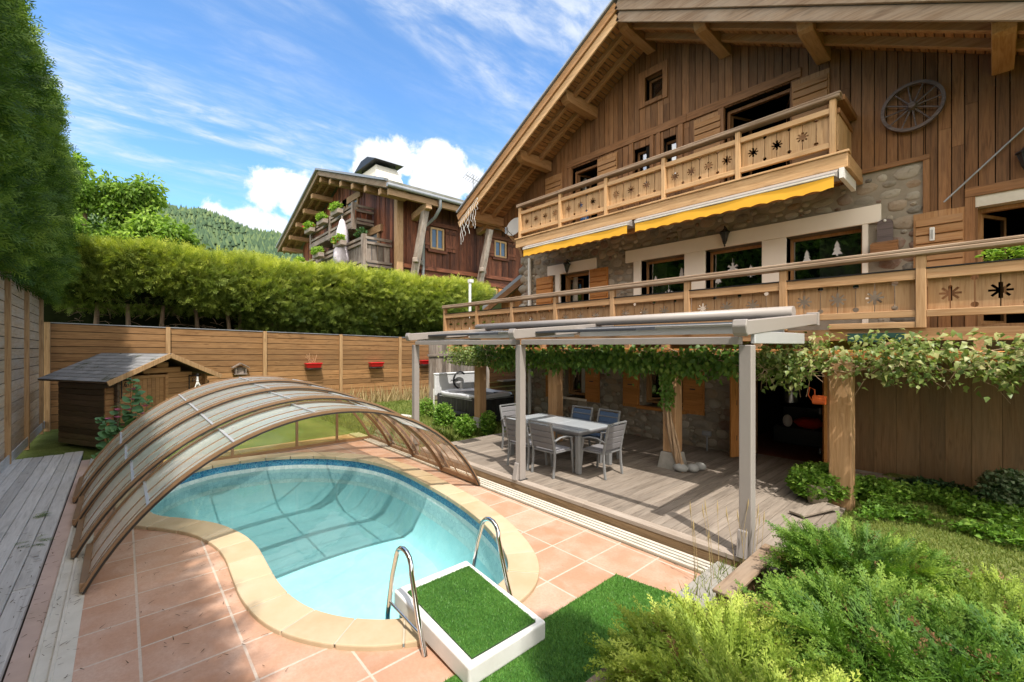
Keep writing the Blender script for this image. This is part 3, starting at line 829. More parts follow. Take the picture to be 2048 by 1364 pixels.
# white rendered lintels, piers and reveals
mb = MB()
mb.box(-8.91, YF - .06, 4.46, -7.13, YF + .1, 4.75); mb.box(-6.21, YF - .06, 4.47, -1.25, YF + .1, 4.77)
for a, b in ((-5.98, -5.78), (-4.67, -4.20), (-3.07, -2.65), (-1.50, -1.42), (-8.60, -8.42), (-7.36, -7.30)):
    mb.box(a, YF - .052, 2.7, b, YF + .30, 4.468)
mb.build('rendered_lintel', T['white'], house, bevel=.006)
T['pane'] = glassy('window_glass', (.55, .58, .58), (.95, .97, 1), .005, .32)
def window(x0, x1, z0, z1, y, wd='beam', fr=.055, mull=True, par=house):
    w = part('window', par)
    mb = MB()
    mb.box(x0, y, z0, x0 + fr, y + .06, z1); mb.box(x1 - fr, y, z0, x1, y + .06, z1)
    mb.box(x0 + fr, y, z1 - fr, x1 - fr, y + .06, z1); mb.box(x0 + fr, y, z0, x1 - fr, y + .06, z0 + fr)
    if mull: xm = (x0 + x1) / 2; mb.box(xm - fr * .45, y + .003, z0 + fr, xm + fr * .45, y + .057, z1 - fr)
    mb.build('frame', T[wd + '_z'], w, bevel=.004)
    mb = MB(); mb.box(x0 + fr, y + .025, z0 + fr, x1 - fr, y + .031, z1 - fr); mb.build('pane', T['pane'], w)
    return w
window(-5.78, -4.67, 3.35, 4.46, YF + .22, mull=False); window(-4.20, -3.07, 3.35, 4.46, YF + .22, mull=False); window(-2.65, -1.50, 3.35, 4.46, YF + .22, mull=False)
window(-5.99, -5.53, 6.35, 7.24, YF + .16, 'brown', mull=False); window(-5.26, -4.82, 6.35, 7.24, YF + .16, 'brown', mull=False)
window(-5.66, -5.20, 8.30, 8.90, YF + .16, 'brown', mull=False)
# open casements: a frame without glass, sash swung inwards
def open_window(x0, x1, z0, z1, y, wd='beam', fr=.06):
    w = part('window'); mb = MB()
    mb.box(x0, y, z0, x0 + fr, y + .09, z1); mb.box(x1 - fr, y, z0, x1, y + .09, z1); mb.box(x0 + fr, y, z1 - fr, x1 - fr, y + .09, z1)
    if z0 > .5: mb.box(x0 + fr, y, z0, x1 - fr, y + .09, z0 + fr)
    mb.build('frame', T[wd + '_z'], w, bevel=.004)
    for s, xx in ((1, x0 + fr), (-1, x1 - fr)):
        mb = MB(); l = (x1 - x0) * .46; d = Vector((s * math.cos(R_(66)), math.sin(R_(66)), 0)); p = Vector((xx, y + .08, 0)); q = p + d * l
        for a, b in ((p, p + d * .05), (q - d * .05, q)): mb.prism([(a.x, a.y, z0 + fr), (b.x, b.y, z0 + fr), (b.x, b.y, z1 - fr), (a.x, a.y, z1 - fr)], (-d.y * .045 * s, d.x * .045 * s, 0))
        for za, zb in ((z0 + fr, z0 + fr + .05), (z1 - fr - .05, z1 - fr)):
            a = p + d * .05; b = q - d * .05; mb.prism([(a.x, a.y, za), (b.x, b.y, za), (b.x, b.y, zb), (a.x, a.y, zb)], (-d.y * .045 * s, d.x * .045 * s, 0))
        sa = mb.build('sash', T[wd + '_z'], w)
        mb = MB(); a = p + d * .05; b = q - d * .05; mb.add([(a.x, a.y + .01, z0 + fr), (b.x, b.y + .01, z0 + fr), (b.x, b.y + .01, z1 - fr), (a.x, a.y + .01, z1 - fr)], [(0, 1, 2, 3)]); mb.build('pane', T['pane'], w)
open_window(-8.42, -7.36, 3.35, 4.44, YF + .20); open_window(-7.98, -7.10, 5.42, 7.34, YF + .12, 'brown'); open_window(-3.80, -2.57, 5.42, 7.38, YF + .12, 'brown')
open_window(-8.27, -7.50, .98, 1.95, YF + .16); open_window(-5.75, -4.72, .98, 1.95, YF + .16); open_window(-.17, 1.2, 2.66, 4.46, YF + .16)
mb = MB()
for a, b in ((-8.36, -7.42), ): mb.box(a, YF - .10, .86, b, YF + .16, .92)
mb.build('window_sill', T['white'], house, bevel=.005)
mb = MB(); mb.box(-5.86, YF - .12, .84, -4.62, YF + .16, .915); mb.build('window_sill', T['shutter_x'], house, bevel=.005)
# curtains behind panes
T['curtain'] = plain('pale_curtain', (.55, .53, .49), .9, .1)
for (x0, x1, z0, z1, y) in ((-5.70, -5.30, 3.3, 4.40, YF + .36), (-8.30, -8.12, 3.3, 4.4, YF + .42), (-7.93, -7.82, 5.4, 7.2, YF + .4), (-2.2, -1.55, 3.3, 4.4, YF + .36), (-7.98, -7.86, 1.0, 1.9, YF + .4), (-5.95, -5.75, 6.35, 7.2, YF + .34), (-5.22, -4.95, 6.35, 7.2, YF + .34), (-5.62, -5.24, 8.3, 8.88, YF + .30)):
    n_ = max(4, int((x1 - x0) / .03)); vs = []; mb = MB()
    for k in range(n_ + 1): vs += [(x0 + (x1 - x0) * k / n_, y + .018 * math.sin(k * 1.9), z0), (x0 + (x1 - x0) * k / n_, y + .018 * math.sin(k * 1.9), z1)]
    mb.add(vs, [(2 * k, 2 * k + 2, 2 * k + 3, 2 * k + 1) for k in range(n_)], True); mb.build('curtain', T['curtain'], house)
# dark rooms behind, closed sides, back
mb = MB(); mb.box(-10, 12.6, 0, 3.5, 12.7, 9.0)
for z in (2.62, 5.28): mb.box(-9.98, YF + .46, z - .1, 3.4, 12.6, z)
mb.box(-10.0, YF + .455, 0, -9.9, 16, 7.2); mb.box(3.4, YF + .1, 0, 3.5, 16, 6)
mb.build('room_interior', T['interior'], house)
mb = MB(); mb.box(-3.9, YF + .3, .0, -1.3, 12.55, .155); mb.build('hall_floor', plain('hall_floor_red', (.16, .045, .025), .7), house)

# vertical cladding, board by board, cut to the roof line and round the openings
clad = MB(); x = -11.20; wds = [.15, .16, .17, .14]
def bottom(x):
    if x < -10.0: return 5.15 + 1.25 * ((-10.0 - x) / 1.2) ** .62
    if x < -1.66: return 5.24
    if x < -.71: return 5.37
    return 2.66
while x < 3.4:
    w_ = random.choice(wds); xb = x + w_
    for cut in (-10.0, -1.66, -.71):
        if x < cut - .002 < xb - .03: xb = cut
    xm = (x + xb) / 2; lo = bottom(xm) if x >= -10 else None
    iv = sorted((o[2], o[3]) for o in W_TIMB if o[0] < xm < o[1]); y = YF - .022 + random.uniform(-.005, .004)
    tl, tr = roofz(x), roofz(xb); zl, zr = (bottom(x), bottom(xb)) if x < -10 else (lo, lo)
    if x < -10 and xb > -10.01: zr = bottom(-10.001)
    spans = []; a = (zl, zr)
    for l_, h_ in iv:
        if l_ > a[0]: spans.append((a, (l_, l_)))
        a = (h_, h_)
    spans.append((a, (tl, tr)))
    for (a0, a1), (b0, b1) in spans:
        parts_ = [(a0, a1, b0, b1)]
        if b0 - a0 > 2.2 and random.random() < .6:
            zc = random.uniform(a0 + .7, b0 - .7); parts_ = [(a0, a1, zc - .002, zc - .002), (zc + .002, zc + .002, b0, b1)]
        for p0, p1, q0, q1 in parts_:
            clad.prism([(x + .006, y, p0), (xb - .006, y, p1), (xb - .006, y, q1), (x + .006, y, q0)], (0, .04, 0))
    x = xb
clad.build('timber_cladding', T['brown_z'], house)
mb = MB()
for a, b, lo, hi in wall_cells(-10.0, 3.4, 5.25, 6.1, W_TIMB) + wall_cells(-.70, 3.4, 2.6, 5.25, W_TIMB): mb.box(a, YF + .02, lo, b, YF + .14, hi)
for a, b, lo, hi in wall_cells(-9.2, -1.6, 6.1, 7.6, W_TIMB): mb.box(a, YF + .02, lo, b, YF + .14, hi)
for a, b, lo, hi in wall_cells(-7.4, -3.6, 7.6, 8.9, W_TIMB): mb.box(a, YF + .02, lo, b, YF + .14, hi)
mb.box(-9.9, YF + .02, 6.1, -9.2, YF + .14, 7.2); mb.box(-1.6, YF + .02, 6.1, 1.2, YF + .14, 6.2)
mb.build('wall_backing', T['interior'], house)
# trims round the timber wall
for q in ((-8.15, YF - .06, 7.44, -4.62, YF - .02, 7.62), (-4.615, YF - .058, 7.44, -2.40, YF - .02, 7.62), (-1.64, YF - .05, 5.34, -.66, YF - .018, 5.42)):
    mb = MB(); mb.box(*q); mb.build('trim_board', T['brown_x'], house, bevel=.006)
mb = MB(); mb.box(-.74, YF - .05, 2.66, -.66, YF - .018, 5.335); mb.build('trim_board', T['brown_z'], house, bevel=.006)
for x0, x1, z0, z1 in ((-6.10, -5.99, 6.3, 7.435), (-5.53, -5.43, 6.3, 7.435), (-5.36, -5.26, 6.3, 7.435), (-4.82, -4.70, 6.3, 7.435), (-8.09, -7.98, 5.42, 7.435), (-3.92, -3.80, 5.42, 7.435), (-.28, -.17, 2.66, 4.62)):
    mb = MB(); mb.box(x0, YF - .06, z0, x1, YF + .14, z1); mb.build('trim_board', T['brown_z'], house, bevel=.006)
mb = MB(); mb.box(-.28, YF - .065, 4.62, 1.4, YF + .02, 4.76); mb.build('trim_board', T['brown_x'], house, bevel=.006)
mb = MB(); mb.box(-.17, YF - .03, 4.46, 1.2, YF + .15, 4.62); mb.build('roller_blind_box', T['offwhite'], house)
mb = MB()
for x0, x1, z0, z1 in ((-5.84, -5.66, 8.20, 9.08), (-5.20, -5.07, 8.20, 9.08)): mb.box(x0, YF - .06, z0, x1, YF + .12, z1)
mb.box(-5.66, YF - .06, 8.90, -5.20, YF + .12, 9.08); mb.box(-5.66, YF - .08, 8.20, -5.20, YF + .12, 8.30)
mb.build('attic_window_frame', T['brown_z'], house, bevel=.006)

# roof: slabs, soffit boards, rafters, purlins, verge boards
def slope_x(dx): return 9.84 - .553 * dx
for sgn, ext in ((-1, 6.02), (1, 8.2)):
    mb = MB(); xe = -5.5 + sgn * ext
    mb.prism([(-5.5, 8.06, 9.735), (xe, 8.06, 9.735 - .553 * ext), (xe, 8.06, 10.02 - .553 * ext), (-5.5, 8.06, 10.02)], (0, 9.9, 0))
    mb.build('roof_slab', plain('roof_sheet', (.16, .15, .145), .6, .3), house)
    mb = MB(); l = ext / math.cos(math.atan(.553)); s = .06
    while s < l:
        dx = s * math.cos(math.atan(.553)); x0 = -5.5 + sgn * dx; z0 = 9.715 - .553 * dx
        mb.beam((x0, 8.10, z0), (x0, YF + .02, z0), .098, .022, (sgn * .553, 0, 1)); s += .115
    mb.build('soffit_board', T['soffit_y'], house)
    for y in (8.52, 9.02):
        mb = MB(); mb.beam((-5.5 + sgn * .08, y, 9.635 - .553 * .08), (xe, y, 9.635 - .553 * ext), .09, .13, (0, 0, 1)); mb.build('rafter', T['beam_x'], house, bevel=.006)
    mb = MB(); mb.beam((-5.5, 8.075, 9.60), (xe, 8.075, 9.60 - .553 * ext), .045, .20, (0, 0, 1)); mb.build('verge_board', T['gold_x'] if sgn < 0 else T['grey_x'], house, bevel=.005)
    mb = MB(); mb.beam((-5.5, 8.035, 9.83), (xe, 8.035, 9.83 - .553 * ext), .06, .19, (0, 0, 1)); mb.build('verge_board', T['beam_x'] if sgn < 0 else T['grey_x'], house, bevel=.005)
    mb = MB(); mb.beam((-5.5, 8.02, 9.985), (xe, 8.02, 9.985 - .553 * ext), .14, .05, (0, 0, 1)); mb.build('verge_flashing', T['zinc'], house, bevel=.008)
mb = MB(); mb.beam((-11.42, 8.1, 6.52), (-11.42, 18, 6.52), .04, .22); mb.build('eave_board', T['gold_y'], house)
for px_ in (-5.5, -7.2, -8.88, -11.05, -3.78, -2.05, .1, 2.0):
    zb = 9.44 - .553 * abs(px_ + 5.5); mb = MB(); h_ = .28
    prof = [(8.22, zb + h_), (8.22, zb + .14), (8.28, zb + .03), (8.36, zb), (9.6, zb), (9.6, zb + h_)]
    mb.prism([(px_ - .11, y, z) for y, z in prof], (.22, 0, 0)); mb.build('purlin', T['beam_y'], house, bevel=.008)
# curved gusset board on the left end of the timber wall
mb = MB(); pts = [(-11.22 + .05 * k, bottom(min(-11.2 + .05 * k, -10.001))) for k in range(25)]
for a, b in zip(pts, pts[1:]): mb.beam((a[0], YF - .04, a[1] + .04), (b[0], YF - .04, b[1] + .04), .04, .09, (0, 0, 1))
mb.build('gusset_board', T['beam_x'], house)

# shutters: planks on ledges, open against the wall
def shutter(x0, x1, z0, z1, y=YF - .075, wd='shutter', label=None):
    s = part('shutter', house, label); n_ = max(3, round((x1 - x0) / .15)); mb = MB(); w_ = (x1 - x0) / n_
    for k in range(n_):
        mb.box(x0 + k * w_ + .0015, y + .022, z0, x0 + (k + 1) * w_ - .0015, y + .045, z1 - .025 * abs((k + .5) / n_ - .5))
    mb.build('plank', T[wd + '_z'], s)
    mb = MB(); h_ = .125; nb = int((z1 - z0 - .10) / (h_ + .012)); z = z1 - .10 - h_
    for k in range(nb):
        mb.prism([(x0 + .03, y + .022, z), (x0 + .03, y - .012, z + .006), (x0 + .03, y + .012, z + h_), (x0 + .03, y + .022, z + h_)], (x1 - x0 - .06, 0, 0)); z -= h_ + .012
    mb.build('ledge', T[wd + '_x'], s)
    mb = MB(); xx = (x0 + x1) / 2; mb.box(xx - .06, y - .03, (z0 + z1) / 2 - .012, xx + .06, y - .014, (z0 + z1) / 2 + .012)
    mb.build('latch', T['dark'], s)
shutter(-9.00, -8.34, 5.45, 7.40, wd='beam'); shutter(-7.08, -6.45, 5.45, 7.38, wd='beam'); shutter(-4.45, -3.84, 5.45, 7.40, wd='beam'); shutter(-2.55, -1.96, 5.45, 7.40, wd='beam')
shutter(-9.38, -8.70, 3.4, 4.45); shutter(-7.34, -6.74, 3.4, 4.46)
shutter(-.85, -.27, 3.3, 4.50, wd='beam')
shutter(-8.96, -8.50, .86, 1.98, YF - .10); shutter(-7.47, -6.99, .86, 1.98, YF - .10); shutter(-6.27, -5.80, .86, 1.98, YF - .10); shutter(-4.69, -4.20, .86, 1.98, YF - .10)

# carved balcony fronts: every board cut with half stars or half dots on its edges
def half_star(L_=.075, w=.0135):
    pts = [(0, -L_), (w, -L_)]; ri = w / math.sin(R_(22.5))
    for k, a in enumerate((-45, 0, 45)):
        m = R_(a - 22.5); pts.append((ri * math.cos(m), ri * math.sin(m)))
        d = Vector((math.cos(R_(a)), math.sin(R_(a)))); q = Vector((-d.y, d.x)) * w
        for s in (-1, 1): p = d * L_ + q * s; pts.append((p.x, p.y))
    m = R_(67.5); pts.append((ri * math.cos(m), ri * math.sin(m)))
    return pts + [(w, L_), (0, L_)]
def half_dot(r=.024): return [(r * math.cos(R_(a)), r * math.sin(R_(a))) for a in range(-90, 91, 30)]
def carved_panel(x0, x1, z0, z1, y, zstar, pitch, th=.028, sz=.075, gap=.0055, end_plain=True):
    mb = MB(); n_ = max(2, round((x1 - x0) / (pitch / 2))); w_ = (x1 - x0) / n_
    zr = z1 - z0; dots = [z0 + zr * .2, z1 - zr * .16]
    def edge(kind):
        if kind == 'star': return [(gap + u, zstar + v) for u, v in half_star(sz)]
        if kind == 'dot':
            out = []
            for c in dots: out += [(gap + u, c + v) for u, v in half_dot(sz * .33)]
            return out
        return []
    for k in range(n_):
        lk = 'none' if k == 0 else ('star' if k % 2 else 'dot'); rk = 'none' if k == n_ - 1 else ('star' if (k + 1) % 2 else 'dot')
        a = x0 + k * w_; b = a + w_; dy = random.uniform(-.003, .003)
        poly = [(a + gap, z0), (b - gap, z0)] + [(b - u, v) for u, v in edge(rk)] + [(b - gap, z1), (a + gap, z1)] + [(a + u, v) for u, v in reversed(edge(lk))]
        mb.prism([(u, y + dy, v) for u, v in poly], (0, th, 0))
    return mb
def balcony(name, label, y, posts, x0, x1, zf, zb0, zb1, zm0, zm1, zr0, zr1, zstar, pitch, sz, wd, rail_wd, pw=.085):
    b = part(name, house, label)
    for p in posts:
        mb = MB(); mb.box(p - pw / 2, y - .05, zf, p + pw / 2, y + .045, zr0); mb.build('post', T[wd + '_z'], b, bevel=.006)
    mb = MB(); mb.box(x0, y - .09, zr0, x1, y + .10, zr0 + (zr1 - zr0) * .55); mb.box(x0 - .01, y - .075, zr0 + (zr1 - zr0) * .55, x1 + .01, y + .085, zr1); mb.build('handrail', T[rail_wd + '_x'], b, bevel=.012)
    for a, c in zip(posts, posts[1:]):
        mb = MB(); mb.box(a + pw / 2, y - .035, zm0, c - pw / 2, y + .03, zm1); mb.build('rail', T[wd + '_x'], b, bevel=.005)
        mb = MB(); mb.box(a + pw / 2, y - .035, zb0 - .02, c - pw / 2, y + .03, zb0 + .07); mb.build('rail', T[wd + '_x'], b, bevel=.005)
        carved_panel(a + pw / 2 + .003, c - pw / 2 - .003, zb0 + .01, zb1, y + .034, zstar, pitch, sz=sz).build('carved_board', T[wd + '_z'], b)
    return b
ub = balcony('balcony', 'upper balcony', 8.43, [-9.0, -7.48, -6.05, -4.60, -3.13, -1.70], -9.10, -1.60, 5.42, 5.57, 6.18, 6.10, 6.19, 6.31, 6.40, 5.88, .365, .082, 'gold', 'grey')
mb = MB(); mb.box(-9.13, 8.36, 5.17, -1.50, 8.44, 5.40); mb.build('fascia', T['gold_x'], ub, bevel=.006)
mb = MB(); mb.box(-9.10, 8.44, 5.28, -1.50, YF - .03, 5.405); mb.build('floor', T['gold_y'], ub)
mb = MB(); mb.box(-9.15, 8.33, 5.402, -1.48, 8.50, 5.435); mb.build('edge_board', T['gold_x'], ub, bevel=.004)
mb = MB(); mb.box(-1.56, 8.44, 5.17, -1.49, YF - .03, 5.28); mb.build('fascia', T['gold_y'], ub)
for xx in (-1.66, -9.02):
    mb = MB()
    for k in range(6): mb.box(xx - .014, 8.50 + k * .16, 5.52, xx + .014, 8.655 + k * .16, 6.12)
    mb.build('side_board', T['gold_z'], ub)
    mb = MB(); mb.box(xx - .09, 8.53, 6.31, xx + .09, YF - .03, 6.399); mb.box(xx - .035, 8.48, 6.10, xx + .035, YF - .03, 6.19); mb.build('side_rail', T['brown_y'], ub, bevel=.006)
lb = balcony('balcony', 'lower balcony running the full width of the front', 7.60, [-11.60, -9.93, -8.42, -6.89, -5.29, -3.69, -2.16, -.61, .95, 2.5], -11.68, 2.6, 2.62, 2.78, 3.30, 3.24, 3.37, 3.545, 3.645, 3.045, .41, .095, 'post', 'grey', .10)
mb = MB(); mb.box(-11.68, 7.62, 2.46, 2.6, 7.70, 2.62); mb.build('fascia', T['post_x'], lb, bevel=.006)
mb = MB(); mb.box(-11.60, 7.70, 2.50, 2.6, YF - .06, 2.615); mb.build('floor', T['post_y'], lb)
mb = MB(); mb.box(-11.66, 7.552, 3.372, 2.58, 7.632, 3.385); mb.build('rail_flashing', T['dark'], lb)
mb = MB(); mb.box(-1.58, 7.56, 2.62, -.66, 7.63, 2.70); mb.build('rail', T['post_x'], lb, bevel=.005)
for k in range(18):
    xx = -11.3 + k * .8; mb = MB(); mb.box(xx - .05, 7.5, 2.33, xx + .05, YF - .1, 2.498); mb.build('joist', T['post_y'], lb)
mb = MB(); mb.box(-1.35, 7.50, 2.44, -.75, 7.60, 2.56); mb.build('planter_ledge', plain('dark_green_paint', (.02, .06, .05), .4), lb)
# columns carrying it
for xx, zb, foot in ((-9.72, .36, True), (-6.85, .15, False), (-3.95, .44, True), (-1.42, .1, False)):
    c = part('column', house); mb = MB(); mb.box(xx - .13, 7.42, zb, xx + .13, 7.66, 2.2); mb.build('shaft', T['post_z'], c, bevel=.012)
    if foot:
        mb = MB(); q = [(-.22, -.20), (.22, -.20), (.22, .20), (-.22, .20)]; q2 = [(a * .72, b * .72) for a, b in q]
        mb.add([(xx + a, 7.54 + b, .08) for a, b in q] + [(xx + a, 7.54 + b, zb) for a, b in q2], [(3, 2, 1, 0), (4, 5, 6, 7), (0, 1, 5, 4), (1, 2, 6, 5), (2, 3, 7, 6), (3, 0, 4, 7)])
        mb.build('footing', T['concrete'], c, bevel=.015)
mb = MB(); mb.box(-11.2, 7.45, 2.2, 2.4, 7.63, 2.33); mb.build('girder', T['shutter_x'], house, bevel=.008)
# beam under the upper balcony
mb = MB(); mb.box(-8.9, 8.62, 4.98, -1.95, 8.78, 5.16); mb.build('girder', T['soffit_x'], house, bevel=.01)
mb = MB(); mb.tube([(-9.62, YF - .1, .1), (-9.62, YF - .1, 5.1)], .055, 12); mb.build('downpipe', T['whitep'], house)
# ground-floor door bay and annex wall
d = part('entrance'); mb = MB()
mb.box(-3.42, YF - .02, .15, -3.28, YF + .35, 2.35); mb.box(-2.07, YF - .02, .15, -1.93, YF + .35, 2.35); mb.box(-3.28, YF - .02, 2.25, -2.07, YF + .35, 2.35)
mb.build('door_frame', T['post_z'], d, bevel=.006)
mb = MB(); mb.prism([(-3.28, YF - .02, .17), (-3.50, YF - .52, .17), (-3.50, YF - .52, 2.2), (-3.28, YF - .02, 2.2)], (.04, -.02, 0)); lf = mb.build('door_leaf', T['shutter_z'], d, bevel=.004)
mb = MB(); mb.prism([(-2.07, YF - .02, .17), (-1.92, YF - .62, .17), (-1.92, YF - .62, 2.2), (-2.07, YF - .02, 2.2)], (.045, .01, 0)); mb.build('door_leaf', T['shutter_z'], d, bevel=.004)
mb = MB()
for z in (.5, 1.2, 1.9): mb.box(-2.02, YF - .50, z, -1.985, YF - .42, z + .1); mb.box(-3.43, YF - .42, z, -3.40, YF - .34, z + .1)
mb.build('hinge', T['dark'], d)
mb = MB(); x = -1.92
while x < 3.2:
    w_ = random.choice([.26, .29, .31]); mb.box(x + .002, 9.66 + random.uniform(-.004, .004), .12, x + w_ - .002, 9.70, 2.5); x += w_
mb.build('annex_wall', T['timberwall_z'], house)
mb = MB(); mb.box(-1.9, 9.58, .05, 3.2, 9.75, .20); mb.build('sill_beam', T['concrete'], house)
mb = MB(); mb.box(-1.93, 9.5, .12, -1.80, 9.66, 2.45); mb.build('corner_board', T['shutter_z'], house)
# low lean-to roof on the left side
la = part('lean_to'); mb = MB()
mb.prism([(-10.02, 10.5, 5.30), (-13.4, 10.5, 3.78), (-13.4, 10.5, 3.92), (-10.02, 10.5, 5.46)], (0, 4, 0)); mb.build('roof', T['zinc'], la)
mb = MB(); mb.prism([(-10.02, 10.46, 5.05), (-13.3, 10.46, 3.57), (-13.3, 10.46, 3.79), (-10.02, 10.46, 5.29)], (0, .05, 0)); mb.build('verge_board', T['brown_x'], la)
mb = MB(); xx = -12.6
while xx < -10.1: mb.prism([(xx, 10.8, 2.0), (xx + .15, 10.8, 2.0), (xx + .15, 10.8, 5.22 + .45 * (xx + .15 + 10.02)), (xx, 10.8, 5.22 + .45 * (xx + 10.02))], (0, .04, 0)); xx += .154
mb.build('gable_board', T['soffit_z'], la)
# ============================================================ pergola awning
pg = thing('pergola', 'taupe aluminium pergola awning on three posts with a rolled-up roof cloth', 'pergola', (-5.3, 5, .15))
PX = [-8.80, -5.30, -1.755]
for xx in PX:
    p = part('post', pg); mb = MB(); mb.box(xx - .063, 4.905, .0 if xx < -8 else .152, xx + .063, 5.03, 2.40); mb.build('shaft', T['alu'], p, bevel=.008)
    mb = MB(); mb.prism([(xx - .068, 4.90, .155), (xx - .068, 4.83, .155), (xx - .068, 4.885, .42), (xx - .068, 4.90, .44)], (.10, 0, 0)); mb.build('base_cover', T['alu'], p, bevel=.006)
    mb = MB(); mb.box(xx - .09, 4.88, .150, xx + .09, 5.06, .158); mb.build('base_plate', T['dark'], p)
    mb = MB(); mb.prism([(xx - .062, 4.79, 2.50), (xx - .062, 7.46, 2.70), (xx - .062, 7.46, 2.855), (xx - .062, 4.79, 2.655)], (.124, 0, 0)); mb.build('roof_rail', T['alu'], pg, bevel=.008)
    mb = MB(); mb.prism([(xx - .072, 4.80, 2.485), (xx - .072, 4.755, 2.52), (xx - .072, 4.735, 2.60), (xx - .072, 4.76, 2.665), (xx - .072, 4.80, 2.67)], (.144, 0, 0)); mb.build('end_cap', T['alu'], pg, bevel=.008)
    mb = MB(); mb.box(xx - .075, 7.46, 2.68, xx + .075, 7.54, 2.875); mb.build('wall_bracket', T['alu'], pg, bevel=.008)
for a, b in zip(PX, PX[1:]):
    mb = MB(); mb.box(a + .063, 4.915, 2.405, b - .063, 5.02, 2.49); mb.build('front_beam', T['alu'], pg, bevel=.006)
    mb = MB(); mb.prism([(a + .07, 6.35, 2.70), (a + .07, 6.42, 2.665), (a + .07, 6.56, 2.68), (a + .07, 6.56, 2.715)], (b - a - .14, 0, 0)); mb.build('drop_profile', T['alu2'], pg, bevel=.006)
    mb = MB(); mb.box(a + .07, 6.43, 2.56, b - .07, 6.455, 2.665); mb.build('gutter_panel', T['alu2'], pg, bevel=.004)
    mb = MB(); mb.prism([(a + .07, 5.25, 2.60), (a + .07, 5.25, 2.63), (a + .07, 5.75, 2.67), (a + .07, 5.75, 2.62)], ((b - a) * .55, 0, 0)); mb.build('cloth_edge', plain('dark_cloth_edge', (.04, .045, .055), .6, .3), pg)
    n_ = 8; mb = MB(); pts = [(6.56 + .5 * k / n_, 2.70 + .04 * k / n_ + (.028 if k % 2 else -.03)) for k in range(n_ + 1)]
    mb.add([(xx_, y, z) for y, z in pts for xx_ in (a + .07, b - .07)], [(2 * k, 2 * k + 1, 2 * k + 3, 2 * k + 2) for k in range(n_)], True)
    mb.build('roof_cloth', plain('charcoal_cloth', (.055, .06, .07), .7, .2), pg)
mb = MB(); prof = [(7.02 + .10 * math.cos(R_(a)), 2.865 + .085 * math.sin(R_(a))) for a in range(0, 360, 20)]
mb.prism([(-9.15, y, z) for y, z in prof], (7.28, 0, 0)); cas = mb.build('cloth_cassette', T['alu'], pg)
for f_ in cas.data.polygons: f_.use_smooth = len(f_.vertices) == 4
mb = MB(); mb.box(-1.745, 5.035, 2.415, -1.70, 6.86, 2.555); mb.build('side_beam', T['alu2'], pg, bevel=.006)
mb = MB(); mb.box(-8.86, 5.035, 2.415, -8.815, 6.86, 2.555); mb.build('side_beam', T['alu2'], pg, bevel=.006)

# ============================================================ dining table and six chairs
T['frame'] = plain('grey_powder_coat', (.24, .245, .25), .4, .45, .2, var=.04)
T['sling'] = plain('grey_sling_cloth', (.19, .185, .195), .75, .2, var=.08, scale=30)
T['tabletop'] = plain('frosted_grey_glass', (.40, .43, .46), .16, .5, var=.03)
tb = thing('dining_table', 'grey aluminium dining table with a frosted glass top on the wooden terrace', 'table', (-5.65, 6.35, .15))
x0, x1, y0, y1 = -6.62, -4.78, 5.86, 6.84
for (xx, yy) in ((x0, y0), (x1 - .085, y0), (x0, y1 - .085), (x1 - .085, y1 - .085)):
    mb = MB(); mb.box(xx, yy, .152, xx + .085, yy + .085, .815); mb.build('leg', T['frame'], tb, bevel=.006)
mb = MB(); mb.box(x0 + .02, y0 + .02, .815, x1 - .02, y0 + .06, .875); mb.box(x0 + .02, y1 - .06, .815, x1 - .02, y1 - .02, .875); mb.box(x0 + .02, y0 + .06, .815, x0 + .06, y1 - .06, .875); mb.box(x1 - .06, y0 + .06, .815, x1 - .02, y1 - .06, .875)
mb.build('apron', T['frame'], tb)
for a, b in ((x0 - .01, -6.06), (-6.05, -5.56), (-5.55, x1 + .01)):
    mb = MB(); mb.box(a, y0 - .01, .876, b, y1 + .01, .905); mb.build('tabletop', T['tabletop'], tb, bevel=.006, seg=2)
mb = MB(); mb.box(x0 - .018, y0 - .018, .858, x1 + .018, y0 + .02, .875); mb.box(x1 - .02, y0 + .02, .858, x1 + .018, y1 + .018, .875); mb.box(x0 - .018, y1 - .02, .858, x1 - .02, y1 + .018, .875); mb.build('top_rim', T['sling'], tb)
